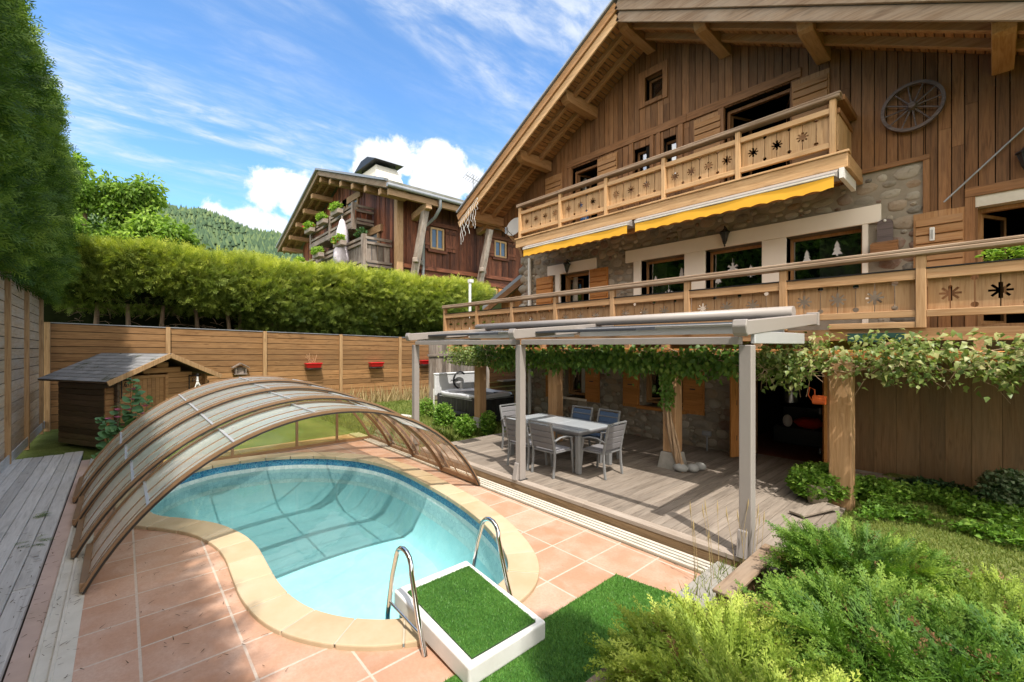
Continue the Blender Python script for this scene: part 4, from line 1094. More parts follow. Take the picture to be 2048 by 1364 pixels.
def make_chair():
    c = thing('garden_chair', 'x', 'chair', (0, 0, .152), 0, 'grey chairs round the dining table')
    def loc(mb, nm, m, **k): return mb.build(nm, m, c, local=True, **k)
    sl = [Vector((0, -.26, 0)), Vector((0, -.235, .22)), Vector((0, -.225, .43)), Vector((0, -.27, .68)), Vector((0, -.335, .93))]
    for s in (-1, 1):
        mb = MB()
        for a, b in zip(sl, sl[1:]): mb.beam((s * .255, a.y, a.z), (s * .255, b.y, b.z + .004), .032, .038, (0, 1, 0))
        loc(mb, 'leg', T['frame'], bevel=.004)
        mb = MB(); mb.beam((s * .255, .26, 0), (s * .255, .215, .43), .032, .036, (0, 1, 0)); mb.beam((s * .27, .215, .43), (s * .275, .17, .64), .026, .03, (0, 1, 0)); loc(mb, 'leg', T['frame'], bevel=.004)
        mb = MB(); ap = [(s * .275, -.27, .62), (s * .285, -.12, .675), (s * .285, .05, .675), (s * .28, .20, .635)]
        for a, b in zip(ap, ap[1:]): mb.beam(a, b, .042, .022)
        loc(mb, 'armrest', T['frame'], bevel=.006)
    mb = MB(); mb.box(-.24, -.225, .40, .24, .235, .425); mb.box(-.24, .20, .39, .24, .235, .40); loc(mb, 'seat_frame', T['frame'], bevel=.004)
    mb = MB(); 
    for a, b in ((-.22, -.08), (-.08, .07), (.07, .23)): mb.box(-.235, a + .003, .425, .235, b - .003, .447)
    loc(mb, 'seat', T['sling'], bevel=.012, seg=2)
    mb = MB(); n_ = 4; B0 = Vector((0, -.232, .47)); B1 = Vector((0, -.325, .89))
    for k in range(n_):
        a = B0.lerp(B1, k / n_); b = B0.lerp(B1, (k + .97) / n_); mb.beam(a, b, .47, .026, (0, 1, 0))
    loc(mb, 'backrest', T['sling'], bevel=.012, seg=2)
    mb = MB(); mb.beam((-.24, -.338, .925), (.24, -.338, .925), .025, .025); mb.beam((-.24, -.30, .80), (.24, -.30, .80), .018, .018); loc(mb, 'back_bar', T['frame'])
    return c
ch0 = make_chair()
CH = [(-5.19, 5.64, 0, 'grey garden chair in front of the table, right of the middle pergola post'), (-5.84, 5.64, 3, 'grey garden chair half hidden behind the middle pergola post, back towards the pool'),
      (-5.86, 6.98, 180, 'blue-grey garden chair behind the table, beside the wooden column'), (-5.22, 7.02, 177, 'blue-grey garden chair behind the table, nearer the second shuttered window'),
      (-4.58, 6.22, 92, 'grey garden chair at the right-hand end of the table, seen from its side'), (-6.86, 6.38, -90, 'grey garden chair at the far left end of the table near the hot tub')]
T['slingb'] = plain('blue_grey_sling_cloth', (.075, .12, .21), .75, .2, var=.08, scale=30)
for i, (x, y, a, lb_) in enumerate(CH):
    c = ch0 if i == 0 else copy_tree(ch0)
    c.location = (x, y, .152); c.rotation_euler = (0, 0, R_(a)); c['label'] = lb_
    if i in (2, 3):
        for k in c.children:
            if k.name.startswith(('backrest', 'seat')) and not k.name.startswith('seat_frame'):
                k.data = k.data.copy(); k.data.materials[0] = T['slingb']

# ============================================================ hot tub
ht = thing('hot_tub', 'square hot tub with dark ribbed panels and a pale acrylic rim', 'hot tub', (-11.2, 8.6, .05))
X0, X1, Y0, Y1 = -12.25, -10.20, 7.70, 9.35
T['tubpanel'] = plain('anthracite_panel', (.035, .036, .038), .45, .4, var=.1)
mb = MB(); mb.box(X0 + .04, Y0 + .04, .05, X1 - .04, Y1 - .04, .82)
mb.build('cabinet', T['tubpanel'], ht)
mb = MB(); k = X0 + .12
while k < X1 - .2: mb.box(k, Y0 + .012, .14, k + .135, Y0 + .04, .74); k += .15
k = Y0 + .12
while k < Y1 - .2: mb.box(X1 - .04, k, .14, X1 - .012, k + .135, .74); k += .15
mb.build('panel_slat', T['tubpanel'], ht, bevel=.008)
mb = MB(); mb.box(X0 + .10, Y0 + .008, .745, X1 - .10, Y0 + .04, .757); mb.box(X1 - .04, Y0 + .10, .745, X1 - .008, Y1 - .1, .757); mb.build('trim_strip', T['alu2'], ht)
mb = MB()
for xx in (X0 + .07, X1 - .07): mb.lathe([(.085, 0), (.085, .72), (.06, .76)], (xx, Y0 + .07, .06), 12)
mb.build('corner_column', T['dark'], ht)
T['acrylic'] = plain('pale_acrylic', (.60, .61, .64), .15, .5, var=.03)
mb = MB(); nn_ = 48; lo = []; 
def rr(t, ax, ay, p=6): 
    c, s = math.cos(t), math.sin(t); r = (abs(c / ax) ** p + abs(s / ay) ** p) ** (-1 / p); return r * c, r * s
cx_, cy_ = (X0 + X1) / 2, (Y0 + Y1) / 2; rows = []
for (f_, z, dz) in ((1.0, .78, 0), (1.02, .85, 0), (.99, .895, .0), (.86, .90, .035), (.80, .84, .05), (.72, .62, .05), (.60, .45, 0), (.0, .42, 0)):
    rows.append([(cx_ + rr(2 * math.pi * k / nn_, (X1 - X0) / 2 * max(f_, .001), (Y1 - Y0) / 2 * max(f_, .001))[0], cy_ + rr(2 * math.pi * k / nn_, (X1 - X0) / 2 * max(f_, .001), (Y1 - Y0) / 2 * max(f_, .001))[1], z + dz * math.sin(4 * 2 * math.pi * k / nn_)) for k in range(nn_)])
mb.add([p for r in rows for p in r], [(r * nn_ + k, r * nn_ + (k + 1) % nn_, (r + 1) * nn_ + (k + 1) % nn_, (r + 1) * nn_ + k) for r in range(len(rows) - 1) for k in range(nn_)], True)
mb.build('shell', T['acrylic'], ht)
mb = MB(); mb.box(X1 - .22, Y1 - .75, .90, X1 - .14, Y1 - .60, .935); mb.build('control_panel', T['dark'], ht, bevel=.006)
cv = thing('tub_cover', 'folded pale grey padded hot tub cover standing upright behind the tub', 'spa cover', (-12.4, 8.7, .9))
mb = MB(); mb.box(-12.50, 7.72, .70, -12.38, 9.55, 1.42); mb.build('cushion', plain('pale_vinyl', (.60, .61, .62), .5, .3, var=.05, scale=3), cv, bevel=.04, seg=3)
mb = MB(); mb.beam((-12.44, 7.72, 1.43), (-12.44, 9.55, 1.43), .16, .06); mb.build('fold_edge', plain('pale_vinyl_edge', (.66, .67, .68), .5, .3), cv, bevel=.025, seg=3)
mb = MB(); mb.box(-12.42, 7.66, .25, -12.40, 7.70, .95); mb.build('strap', T['whitep'], cv)
mb = MB()
sq = [(0, 0), (.03, .05), (.05, .0), (.07, .045), (.10, .01), (.12, .03), (.15, .08), (.14, -.02), (.18, .04), (.20, .0), (.24, .06), (.26, .01), (.30, .04)]
mb.tube([(-12.372, 8.32 + a, 1.17 + b) for a, b in sq], .007, 5); mb.build('script_mark', T['dark'], cv)
lf = thing('cover_lifter', 'curved black cover lifter handle beside the hot tub cover', 'handle', (-12.2, 8.5, .9))
mb = MB(); mb.tube([(-12.25, 8.62 - .26 * math.cos(R_(a)), 1.20 + .28 * math.sin(R_(a))) for a in range(-75, 150, 15)], .032, 8); mb.build('foam_bar', T['dark'], lf)
mb = MB(); mb.box(-12.28, 8.66, .88, -12.22, 8.74, 1.16); mb.build('bracket', T['whitep'], lf, bevel=.005)
sp_ = thing('tub_step', 'dark plastic step in front of the hot tub near the wooden column', 'step', (-10.9, 7.45, .03))
mb = MB(); mb.prism([(-11.25, 7.36, .33), (-11.25, 7.66, .33), (-11.25, 7.66, .37), (-11.25, 7.36, .37)], (.75, 0, 0)); mb.build('tread', T['tubpanel'], sp_, bevel=.008)
for xx in (-11.2, -10.58):
    mb = MB(); mb.prism([(xx, 7.28, .03), (xx, 7.64, .03), (xx, 7.62, .33), (xx, 7.40, .33)], (.04, 0, 0)); mb.build('leg', T['tubpanel'], sp_)
# paving slabs in the grass by the tub
for (x, y, a, b, lb_) in ((-12.9, 7.0, .55, .22, 'pale flat stepping stone alone in the sunny lawn'), (-11.3, 6.9, .75, .30, 'pale stepping stone in the lawn in front of the hot tub'), (-10.6, 6.75, .45, .25, 'smaller stepping stone nearest the wooden column')):
    mb = MB(); mb.prism([(x + a * math.cos(t) * random.uniform(.85, 1.1), y + b * math.sin(t) * random.uniform(.85, 1.1), -.05) for t in [R_(k * 40) for k in range(9)]], (0, 0, .10))
    tag(mb.build('stepping_stone', plain('pale_slate', (.50, .48, .44), .8, .2, var=.12), bevel=.01), lb_, 'paving stone', 'stepping stones in the lawn')

# ============================================================ fences
def fence(name, label, a, b, posts, ztop, zbot, nb, mat, inner, pw=.10):
    """boards between posts along the line a->b; ztop(t) height at distance t"""
    f = thing(name, label, 'fence', (a[0], a[1], 0)); A = Vector(a + (0,)); B = Vector(b + (0,)); d = (B - A).normalized(); nrm = Vector((-d.y, d.x, 0)) * inner
    for t0, t1 in zip(posts, posts[1:]):
        mb = MB()
        for k in range(nb):
            za0, za1 = [zbot + (ztop(t) - zbot) * k / nb for t in (t0, t1)]; zb0, zb1 = [zbot + (ztop(t) - zbot) * (k + 1) / nb - .018 for t in (t0, t1)]
            o = nrm * random.uniform(-.003, .003); p = A + d * (t0 + .03) + o; q = A + d * (t1 - .03) + o
            mb.prism([(p.x, p.y, za0), (q.x, q.y, za1), (q.x, q.y, zb1), (p.x, p.y, zb0)], -nrm * .028)
        mb.build('panel', mat, f)
        mb = MB(); p = A + d * t0; q = A + d * t1; mb.beam((p.x, p.y, ztop(t0) + .012), (q.x, q.y, ztop(t1) + .012), .05, .024); mb.build('cap_strip', T['zinc'], f)
        mb = MB(); p -= nrm * .034; q -= nrm * .034; mb.prism([(p.x, p.y, zbot), (q.x, q.y, zbot), (q.x, q.y, ztop(t1)), (p.x, p.y, ztop(t0))], -nrm * .004); mb.build('panel_backing', T['interior'], f)
    for t in posts:
        p = A + d * t + nrm * .035; mb = MB(); mb.box(p.x - pw / 2, p.y - pw / 2, -.05, p.x + pw / 2, p.y + pw / 2, ztop(t) + .02); mb.build('post', T['fpost_z'], f, bevel=.006)
    return f
fence('plank_fence', 'brown horizontal plank fence across the back of the garden under the hedge', (-18.0, -1.62), (-18.0, 12.0), [.03, 2.72, 5.52, 8.30, 10.96, 12.9], lambda t: 3.03 - .026 * t, -.02, 14, T['fence_y'], -1, .12)
fence('plank_fence', 'tall greyish plank fence along the side decking under the high hedge', (-18.0, -1.70), (.6, -1.70), [.5, 2.9, 5.15, 7.4, 9.7, 12.0, 14.3, 16.6, 18.5], lambda t: 3.86 + .014 * t, .08, 17, T['fence_x'], 1, .09)
mb = MB(); mb.box(-18, -1.655, .06, .6, -1.635, .26); tag(mb.build('kick_board', T['sidedeck_x']), 'long grey kick board at the foot of the tall side fence', 'board')
f3 = thing('board_fence', 'old grey vertical board fence behind the hot tub', 'fence', (-15, 10, 0)); mb = MB(); y = 9.9
while y < 13.2: w_ = random.choice((.14, .18, .2)); mb.box(-16.4 + random.uniform(-.02, .02), y, 0, -16.36, y + w_ - .01, 2.5 + random.uniform(-.05, .05)); y += w_
mb.build('board', T['oldgrey_z'], f3)
mb = MB(); mb.box(-16.36, 9.8, 1.9, -16.31, 13.2, 2.0); mb.build('rail', T['oldgrey_y'], f3)
f4 = thing('board_wall', 'orange-brown log boarding lit by the sun behind the hot tub', 'wall', (-13, 12, 0)); mb = MB()
for k in range(13): mb.box(-13.04, 10.55, .0 + k * .19, -13.0, 15.5, .184 + k * .19)
mb.build('board', T['soffit_y'], f4, bevel=.01)
mb = MB(); mb.box(-13.0, 10.9, .98, -12.6, 13.5, 1.03); mb.build('shelf', T['oldgrey_y'], f4)
mb = MB(); mb.tube([(-14, 10.34, 2.2), (-14, 10.34, 4.98)], .055, 10); wp = thing('white_pole', 'thin white pole rising from the hedge beside the balcony end', 'pole', (-14, 10.34, 2.0)); mb.build('shaft', T['whitep'], wp)
mb = MB(); mb.box(-14.07, 10.28, 4.90, -13.92, 10.46, 5.03); mb.build('head', T['whitep'], wp)

# red planter troughs and bird house on the back fence
def planter(y, z, label):
    p = thing('planter_box', label, 'planter', (-17.85, y, z), 0, 'red planters on the fence')
    mb = MB(); mb.prism([(-17.93, y - .27, z), (-17.72, y - .27, z), (-17.68, y - .31, z + .19), (-17.93, y - .31, z + .19)], (0, .0, 0)); mb = MB()
    lo = [(-17.92, y - .26), (-17.74, y - .26), (-17.74, y + .26), (-17.92, y + .26)]; hi = [(-17.93, y - .30), (-17.68, y - .30), (-17.68, y + .30), (-17.93, y + .30)]
    mb.add([(a, b, z) for a, b in lo] + [(a, b, z + .17) for a, b in hi], [(3, 2, 1, 0), (0, 1, 5, 4), (1, 2, 6, 5), (2, 3, 7, 6), (3, 0, 4, 7), (4, 5, 6, 7)]); mb.build('trough', T['red'], p, bevel=.012)
    mb = MB(); mb.box(-17.94, y - .31, z + .16, -17.67, y + .31, z + .195); mb.build('rim', T['red'], p, bevel=.006)
    mb = MB(); mb.tube([(-17.93, y - .30, z - .03), (-17.70, y - .30, z - .03), (-17.70, y + .30, z - .03), (-17.93, y + .30, z - .03)], .012, 6); mb.tube([(-17.69, y - .28, z - .03), (-17.69, y - .28, z + .05)], .01, 6); mb.tube([(-17.69, y + .28, z - .03), (-17.69, y + .28, z + .05)], .01, 6); mb.build('bracket', T['dark'], p)
    return p
planter(5.56, 1.50, 'red planter trough with a dry plant on the fence, beside the bird house')
planter(8.15, 1.46, 'red planter trough without plants in the middle of the fence')
planter(10.6, 1.50, 'red planter trough at the right end of the fence, behind the left pergola post')
bh = thing('bird_house', 'small wooden bird feeder house hanging on the plank fence', 'bird house', (-17.85, 3.1, 1.38))
mb = MB(); mb.box(-17.94, 2.90, 1.36, -17.70, 3.30, 1.385); mb.build('tray', T['oldgrey_y'], bh)
mb = MB()
for y in (2.94, 3.24): mb.box(-17.74, y, 1.385, -17.71, y + .03, 1.60)
mb.box(-17.94, 2.94, 1.385, -17.92, 3.27, 1.60); mb.box(-17.92, 3.0, 1.385, -17.80, 3.2, 1.52); mb.build('frame', T['oldgrey_z'], bh)
mb = MB(); mb.prism([(-17.95, 2.84, 1.585), (-17.95, 3.1, 1.74), (-17.95, 3.36, 1.585), (-17.95, 3.36, 1.61), (-17.95, 3.1, 1.77), (-17.95, 2.84, 1.61)], (.29, 0, 0)); mb.build('roof', T['oldgrey_x'], bh)

# ============================================================ garden shed, turned towards the pool
SR = R_(27.6)
sh = thing('garden_shed', 'small log garden shed with a mossy shingle roof in the corner of the fences', 'shed', (-13.52, .88, 0), SR)
def SB(mb, nm, m, par=sh, **k): return mb.build(nm, m, par, local=True, **k)
Hw = 1.26; ze, za = 1.58, 2.18
def gable_z(y): return za - .12 - (za - ze) / Hw * abs(y)
for sgn, nm in ((-1, 'wall'), (1, 'wall')):
    mb = MB()
    for k in range(12):
        z = .02 + k * .135; mb.box(-2.5, sgn * .98 - .03, z, -.30, sgn * .98 + .03, z + .130)
        if k % 1 == 0: mb.box(-.30, sgn * .98 - .03, z, -.16, sgn * .98 + .03, z + .130)
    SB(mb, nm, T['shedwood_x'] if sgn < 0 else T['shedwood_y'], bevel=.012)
mb = MB(); k = 0
while .09 + k * .135 < 2.0:
    z = .09 + k * .135; wd = min(1.16, (za - .14 - z - .13) * Hw / (za - ze))
    if wd > .1:
        if z < 1.66: mb.box(-.36, -wd, z, -.30, -.66, z + .130); mb.box(-.36, .10, z, -.30, wd, z + .130)
        else: mb.box(-.36, -wd, z, -.30, wd, z + .130)
    k += 1
SB(mb, 'wall', T['shedwood_y'], bevel=.012)
mb = MB(); mb.box(-2.56, -.95, 0, -2.5, .95, 1.7); SB(mb, 'wall', T['shedwood_y'])
mb = MB(); mb.box(-2.4, -.9, 0, -.5, .9, .05); mb.box(-.50, -.66, .05, -.48, .1, 1.66); SB(mb, 'dark_inside', T['interior'])
dr = part('door', sh); mb = MB(); y = -.60
while y < .03: mb.box(-.345, y, .12, -.315, y + .088, 1.62); y += .09
SB(mb, 'board', T['shedwood_y'], dr, bevel=.004)
mb = MB(); mb.box(-.36, -.68, .1, -.285, -.61, 1.66); mb.box(-.36, .05, .1, -.285, .12, 1.66); mb.box(-.36, -.61, 1.60, -.285, .05, 1.67); SB(mb, 'frame', T['shedwood_y'], dr, bevel=.004)
mb = MB(); mb.tube([(-.315, -.52, .93), (-.27, -.52, .95), (-.27, -.52, 1.08), (-.315, -.52, 1.10)], .012, 6); SB(mb, 'handle', T['dark'], dr)
def shingle_mat():
    m, nt, N, L = nodes_of('bitumen_shingle'); geo = N('ShaderNodeNewGeometry'); v = mapping(N, L, (1, 1, 1)); n = noise(N, L, v, 60, 4, .7); n2 = noise(N, L, v, 2.3, 5, .7, .6)
    c = mixc(N, L, geo.outputs['Random Per Island'], (.13, .135, .14), (.24, .24, .245)); c = mixc(N, L, maprange(N, L, n, .3, .7, 0, .5), c, (.30, .29, .28))
    c = mixc(N, L, maprange(N, L, n2, .56, .66, 0, .9), c, (.045, .05, .012)); b = principled(N, L, c, .85, .2); bump(N, L, b, n, .5, .008); finish(N, L, b.outputs[0]); return m
T['shingle'] = shingle_mat()
rf = part('roof', sh)
for sgn in (-1, 1):
    mb = MB(); L_ = math.hypot(Hw, za - ze); rows = 9
    for r in range(rows):
        s0 = r / rows; s1 = (r + 1.12) / rows; x = -2.8 - (.15 if r % 2 else 0)
        while x < 0:
            xa, xb = max(x, -2.8), min(x + .296, 0)
            if xb - xa > .02:
                y0_, y1_ = sgn * Hw * (1 - s1 * .999), sgn * Hw * (1 - s0); z0_, z1_ = ze + (za - ze) * s1 * .999, ze + (za - ze) * s0
                q = [(xa + .003, y1_, z1_ + .014), (xb - .003, y1_, z1_ + .014), (xb - .003, y0_, z0_ + .004), (xa + .003, y0_, z0_ + .004)]
                if sgn > 0: q = q[::-1]
                mb.prism(q, (0, 0, -.008))
            x += .30
    SB(mb, 'shingle', T['shingle'], rf)
    mb = MB(); mb.prism([(-2.8, sgn * (Hw - .01), ze - .035), (-2.8, 0, za - .04), (-2.8, 0, za - .008), (-2.8, sgn * (Hw - .01), ze - .003)], (2.79, 0, 0)); SB(mb, 'roof_board', T['shedwood_x'], rf)
    mb = MB(); mb.beam((.006, sgn * (Hw + .01), ze - .035), (.006, 0, za - .035), .028, .115, (0, 0, 1)); SB(mb, 'verge_board', T['fpost_z'], rf, bevel=.004)
def scroll(y, par, lx=-.29):
    mb = MB(); mb.tube([(lx, y, 1.18), (lx, y, 1.62)], .012, 6); mb.tube([(lx, y, 1.60), (lx + .30, y, 1.60)], .012, 6)
    mb.tube([(lx + .16 + .10 * math.exp(-t * .25) * math.cos(t), y, 1.48 + .10 * math.exp(-t * .25) * math.sin(t)) for t in [k * .45 for k in range(22)]], .008, 6)
    mb.tube([(lx + .30 + .05 * math.cos(t) * math.exp(-t * .12), y, 1.62 + .05 * math.sin(t) * math.exp(-t * .12)) for t in [k * .5 for k in range(14)]], .008, 6)
    return mb
for y, lb_ in ((-.86, 'black wrought-iron scroll bracket left of the shed door'), (.62, 'black wrought-iron scroll bracket right of the shed door')):
    o = scroll(y, None).build('scroll_bracket', T['dark'], local=True, loc=sh.location); o.rotation_euler = (0, 0, SR); tag(o, lb_, 'bracket', 'scroll brackets on the shed')
mb = MB(); c0 = (.03, .62, 1.58)
for dx, dy in ((-.10, .10), (.10, .12), (.0, -.14)): mb.tube([(c0[0], c0[1], 1.48), (c0[0] + dx, c0[1] + dy, 1.08)], .012, 6)
mb.tube([c0, (c0[0], c0[1], 1.38)], .022, 8); mb.blob((c0[0], c0[1], 1.47), (.03, .03, .035), 8, 6)
mb.lathe([(.02, 0), (.13, .02), (.15, .10)], (c0[0], c0[1], 1.0), 12)
o = mb.build('macrame_hanger', T['whitep'], local=True, loc=sh.location); o.rotation_euler = (0, 0, SR); tag(o, 'white rope plant hanger on the right scroll bracket of the shed', 'plant hanger')

# ============================================================ things on the chalet
def lantern(x, y, z, label):
    l = thing('wall_lantern', label, 'lantern', (x, y, z), 0, 'black wall lanterns')
    mb = MB(); mb.lathe([(.0, -.20), (.022, -.17), (.05, -.12), (.085, .05), (.09, .07)], (x, y - .10, z), 6, False); mb.build('glass_body', plain('dark_lantern_glass', (.03, .03, .032), .12, .6), l)
    mb = MB(); mb.lathe([(.0, .16), (.03, .14), (.05, .115), (.10, .085), (.115, .06), (.0, .06)], (x, y - .10, z), 6, False); mb.tube([(x, y - .10, z + .14), (x, y - .10, z + .2), (x, y - .02, z + .17), (x, y + .03, z + .15)], .012, 6)
    for k in range(6): t = R_(60 * k); mb.tube([(x + .09 * math.cos(t), y - .10 + .09 * math.sin(t), z + .065), (x + .024 * math.cos(t), y - .1 + .024 * math.sin(t), z - .17)], .007, 5)
    mb.lathe([(.0, -.235), (.016, -.22), (.02, -.19)], (x, y - .1, z), 6); mb.build('frame', T['dark'], l)
    return l
lantern(-8.05, YF - .06, 4.62, 'black wall lantern above the small open window on the white lintel')
lantern(-3.74, YF - .06, 4.68, 'black wall lantern on the long white lintel above the middle window')
lantern(.32, YF - .04, 5.02, 'black wall lantern on dark cladding at the right edge of the picture')
wh = thing('wagon_wheel', 'old dark wooden wagon wheel hanging on the timber gable wall', 'wheel', (-.86, YF - .08, 6.22))
wx, wy, wz, wr = -.86, YF - .10, 6.22, .385
mb = MB(); n_ = 48; prof = [(wr - .045, -.03), (wr, -.03), (wr, .03), (wr - .045, .03)]
mb.add([(wx + r * math.cos(2 * math.pi * k / n_), wy + d_, wz + r * math.sin(2 * math.pi * k / n_)) for k in range(n_) for r, d_ in prof], [(k * 4 + j, k * 4 + (j + 1) % 4, ((k + 1) % n_) * 4 + (j + 1) % 4, ((k + 1) % n_) * 4 + j) for k in range(n_) for j in range(4)])
T['wheel'] = wood('dark_wheel_wood', (.06, .045, .045), (.17, .135, .13), 'x', var=.1)
mb.build('rim', T['wheel'], wh)
mb = MB(); mb.tube([(wx, wy - .09, wz), (wx, wy - .06, wz), (wx, wy + .06, wz)], [.045, .06, .065], 14); mb.build('hub', T['wheel'], wh)
for k in range(12):
    t = R_(30 * k + 8); mb = MB(); mb.tube([(wx + .05 * math.cos(t), wy, wz + .05 * math.sin(t)), (wx + (wr - .03) * math.cos(t), wy, wz + (wr - .03) * math.sin(t))], [.016, .011], 6); mb.build('spoke', T['wheel'], wh)
mb = MB(); mb.tube([(-.50, YF - .1, 4.60), (.55, YF - .06, 5.72)], .013, 8); tag(mb.build('awning_crank', T['zinc']), 'thin grey awning crank rod leaning slantwise on the timber wall', 'rod')
mb = MB(); mb.box(-.66, YF - .105, 4.03, -.60, YF - .092, 4.24); th = thing('thermometer', 'white garden thermometer fixed on the shutter beside the terrace door', 'thermometer', (-.63, YF - .1, 4.03)); mb.build('plate', T['whitep'], th, bevel=.008)
mb = MB(); mb.box(-.634, YF - .11, 4.06, -.626, YF - .105, 4.20); 
for k in range(8): mb.box(-.655, YF - .108, 4.06 + k * .018, -.642, YF - .105, 4.064 + k * .018)
mb.build('scale', T['dark'], th)
og = thing('wall_box', 'dark wooden salt box with a tall rounded back on the stone wall', 'wooden box', (-1.19, YF - .1, 3.95))
mb = MB(); pts = [(-1.29, 4.10), (-1.09, 4.10), (-1.09, 4.42)] + [(-1.19 + .10 * math.cos(R_(a)), 4.42 + .07 * math.sin(R_(a))) for a in range(0, 181, 30)]
mb.prism([(a, YF - .12, b) for a, b in pts], (0, .03, 0)); mb.build('back_board', T['wheel'], og)
mb = MB(); mb.prism([(-1.36, YF - .26, 3.80), (-1.36, YF - .12, 3.80), (-1.36, YF - .12, 4.12), (-1.36, YF - .28, 4.06)], (.34, 0, 0)); mb.build('box', T['brown_x'], og, bevel=.005)
mb = MB(); mb.lathe([(.012, -.02), (.022, 0), (.012, .02)], (-1.19, YF - .125, 4.46), 8); mb.build('peg', T['whitep'], og)
ds = thing('satellite_dish', 'round grey satellite dish at the left end of the upper balcony', 'dish', (-9.7, 9.2, 5.6))
mb = MB(); cc = Vector((-9.75, 8.9, 5.99)); nrm = Vector((.15, -.93, .34)).normalized(); u = nrm.cross(Vector((0, 0, 1))).normalized(); v = u.cross(nrm); rows = []
for i in range(7):
    r = .30 * i / 6; rows.append([cc + (u * math.cos(2 * math.pi * k / 28) + v * math.sin(2 * math.pi * k / 28) * 1.06) * r + nrm * (.5 * r * r) for k in range(28)])
mb.add([p for r in rows for p in r], [(i * 28 + k, i * 28 + (k + 1) % 28, (i + 1) * 28 + (k + 1) % 28, (i + 1) * 28 + k) for i in range(6) for k in range(28)], True)
mb.build('reflector', plain('dish_grey', (.46, .45, .44), .5, .3, var=.04), ds)
mb = MB(); mb.tube([cc - v * .3, cc - v * .27 + nrm * .40], .012, 6); mb.box(cc.x + .02, cc.y - .42, cc.z - .27, cc.x + .08, cc.y - .36, cc.z - .08); mb.build('receiver_arm', T['zinc'], ds)
mb = MB(); mb.tube([cc + Vector((0, .02, 0)), cc + Vector((0, .55, -.1))], .02, 8); mb.build('mount', T['zinc'], ds)
# icicle string lights under the verge
il = thing('icicle_lights', 'string of white icicle lights hanging from the lower end of the verge board', 'string lights', (-11, 8.0, 6.6))
mb = MB(); mb.tube([(-10.45 - .11 * k, 7.99, 9.6 - .553 * (4.95 + .11 * k) + .02 * math.sin(k * 2)) for k in range(9)], .007, 5); mb.build('cable', T['whitep'], il)
for k in range(9):
    x = -10.45 - .105 * k; z = 9.6 - .553 * (-x - 5.5); l = random.uniform(.35, .85); mb = MB()
    mb.tube([(x + .025 * math.sin(j * 2.1 + k), 7.985 + .02 * math.cos(j * 1.7), z - l * j / 8) for j in range(9)], .0065, 5); mb.build('light_strand', T['whitep'], il)
# yellow awnings under the upper balcony
for x0, x1, lb_ in ((-8.70, -5.33, 'rolled yellow awning under the upper balcony, above the small open window'), (-5.19, -1.62, 'rolled yellow awning under the upper balcony, above the three big windows')):
    a = thing('awning', lb_, 'awning', ((x0 + x1) / 2, 8.3, 5.0), 0, 'yellow awnings')
    mb = MB(); mb.prism([(x0, 8.22, 5.02), (x0, 8.50, 5.02), (x0, 8.50, 5.165), (x0, 8.36, 5.165), (x0, 8.22, 5.09)], (x1 - x0, 0, 0)); mb.build('cassette', T['alu'], a, bevel=.006)
    mb = MB(); n_ = int((x1 - x0) / .03); vs = []
    for k in range(n_ + 1):
        x = x0 + .03 + (x1 - x0 - .06) * k / n_; zb = 4.83 + .026 * abs(math.sin(math.pi * (x - x0) / .26)); yy = 8.225 + .006 * math.sin(x * 5)
        vs += [(x, yy, 5.03), (x, yy, zb)]
    mb.add(vs, [(2 * k, 2 * k + 1, 2 * k + 3, 2 * k + 2) for k in range(n_)], True); vl = mb.build('valance', T['yellow'], a)
    mb = MB(); mb.box(x0 + .02, 8.21, 5.03, x1 - .02, 8.245, 5.06); mb.build('front_bar', T['offwhite'], a, bevel=.005)
mb = MB(); mb.prism([(-1.60, 8.30, 5.0), (-1.60, 9.2, 5.0), (-1.60, 9.2, 5.16), (-1.60, 8.30, 5.16)], (.06, 0, 0)); mb.build('awning_end_panel', T['whitep'], house)
# paper ornaments hung in the windows
def tree_poly(x, z, s): return [(x - .28 * s, z), (x - .12 * s, z + .28 * s), (x - .21 * s, z + .28 * s), (x - .09 * s, z + .54 * s), (x - .15 * s, z + .54 * s), (x, z + .9 * s), (x + .15 * s, z + .54 * s), (x + .09 * s, z + .54 * s), (x + .21 * s, z + .28 * s), (x + .12 * s, z + .28 * s), (x + .28 * s, z)]
T['paper'] = plain('white_paper', (.72, .72, .75), .7, .2, var=.02)
for x, z, s, lb_ in ((-5.52, 3.87, .26, 'white paper fir tree before the curtain of the first big window'), (-4.86, 3.98, .26, 'white paper fir tree hanging at the right of the first big window'), (-3.36, 3.84, .26, 'white paper fir tree low at the right of the middle window'),
                     (-2.37, 4.0, .24, 'small white paper fir tree at the left of the window that mirrors the sky'), (-1.90, 4.06, .28, 'white paper fir tree in the middle of the sky-mirroring window'), (-4.02, 3.77, .26, 'white paper fir tree low at the left of the middle window')):
    mb = MB(); mb.prism([(a, YF + .205, b) for a, b in tree_poly(x, z, s)], (0, .004, 0)); mb.box(x - .012, YF + .205, z - .03, x + .012, YF + .209, z); tag(mb.build('paper_tree', T['paper']), lb_, 'ornament', 'paper trees in the windows')
for x, z, s, lb_ in ((-3.72, 4.05, .11, 'white paper snowflake hanging in the middle window'), (-5.18, 3.62, .11, 'white paper snowflake low in the first big window')):
    mb = MB(); pts = []
    for k in range(6):
        a = R_(60 * k + 30)
        for r, da in ((.42, -28), (.62, -14), (1.0, -13), (1.0, 13), (.62, 14), (.42, 28)): pts.append((x + s * r * math.cos(a + R_(da)), YF + .205, z + s * r * math.sin(a + R_(da))))
    mb.prism(pts, (0, .004, 0)); mb.tube([(x, YF + .207, z + s), (x, YF + .207, z + s + .10)], .004, 5); tag(mb.build('paper_snowflake', T['paper']), lb_, 'ornament', 'paper snowflakes in the windows')
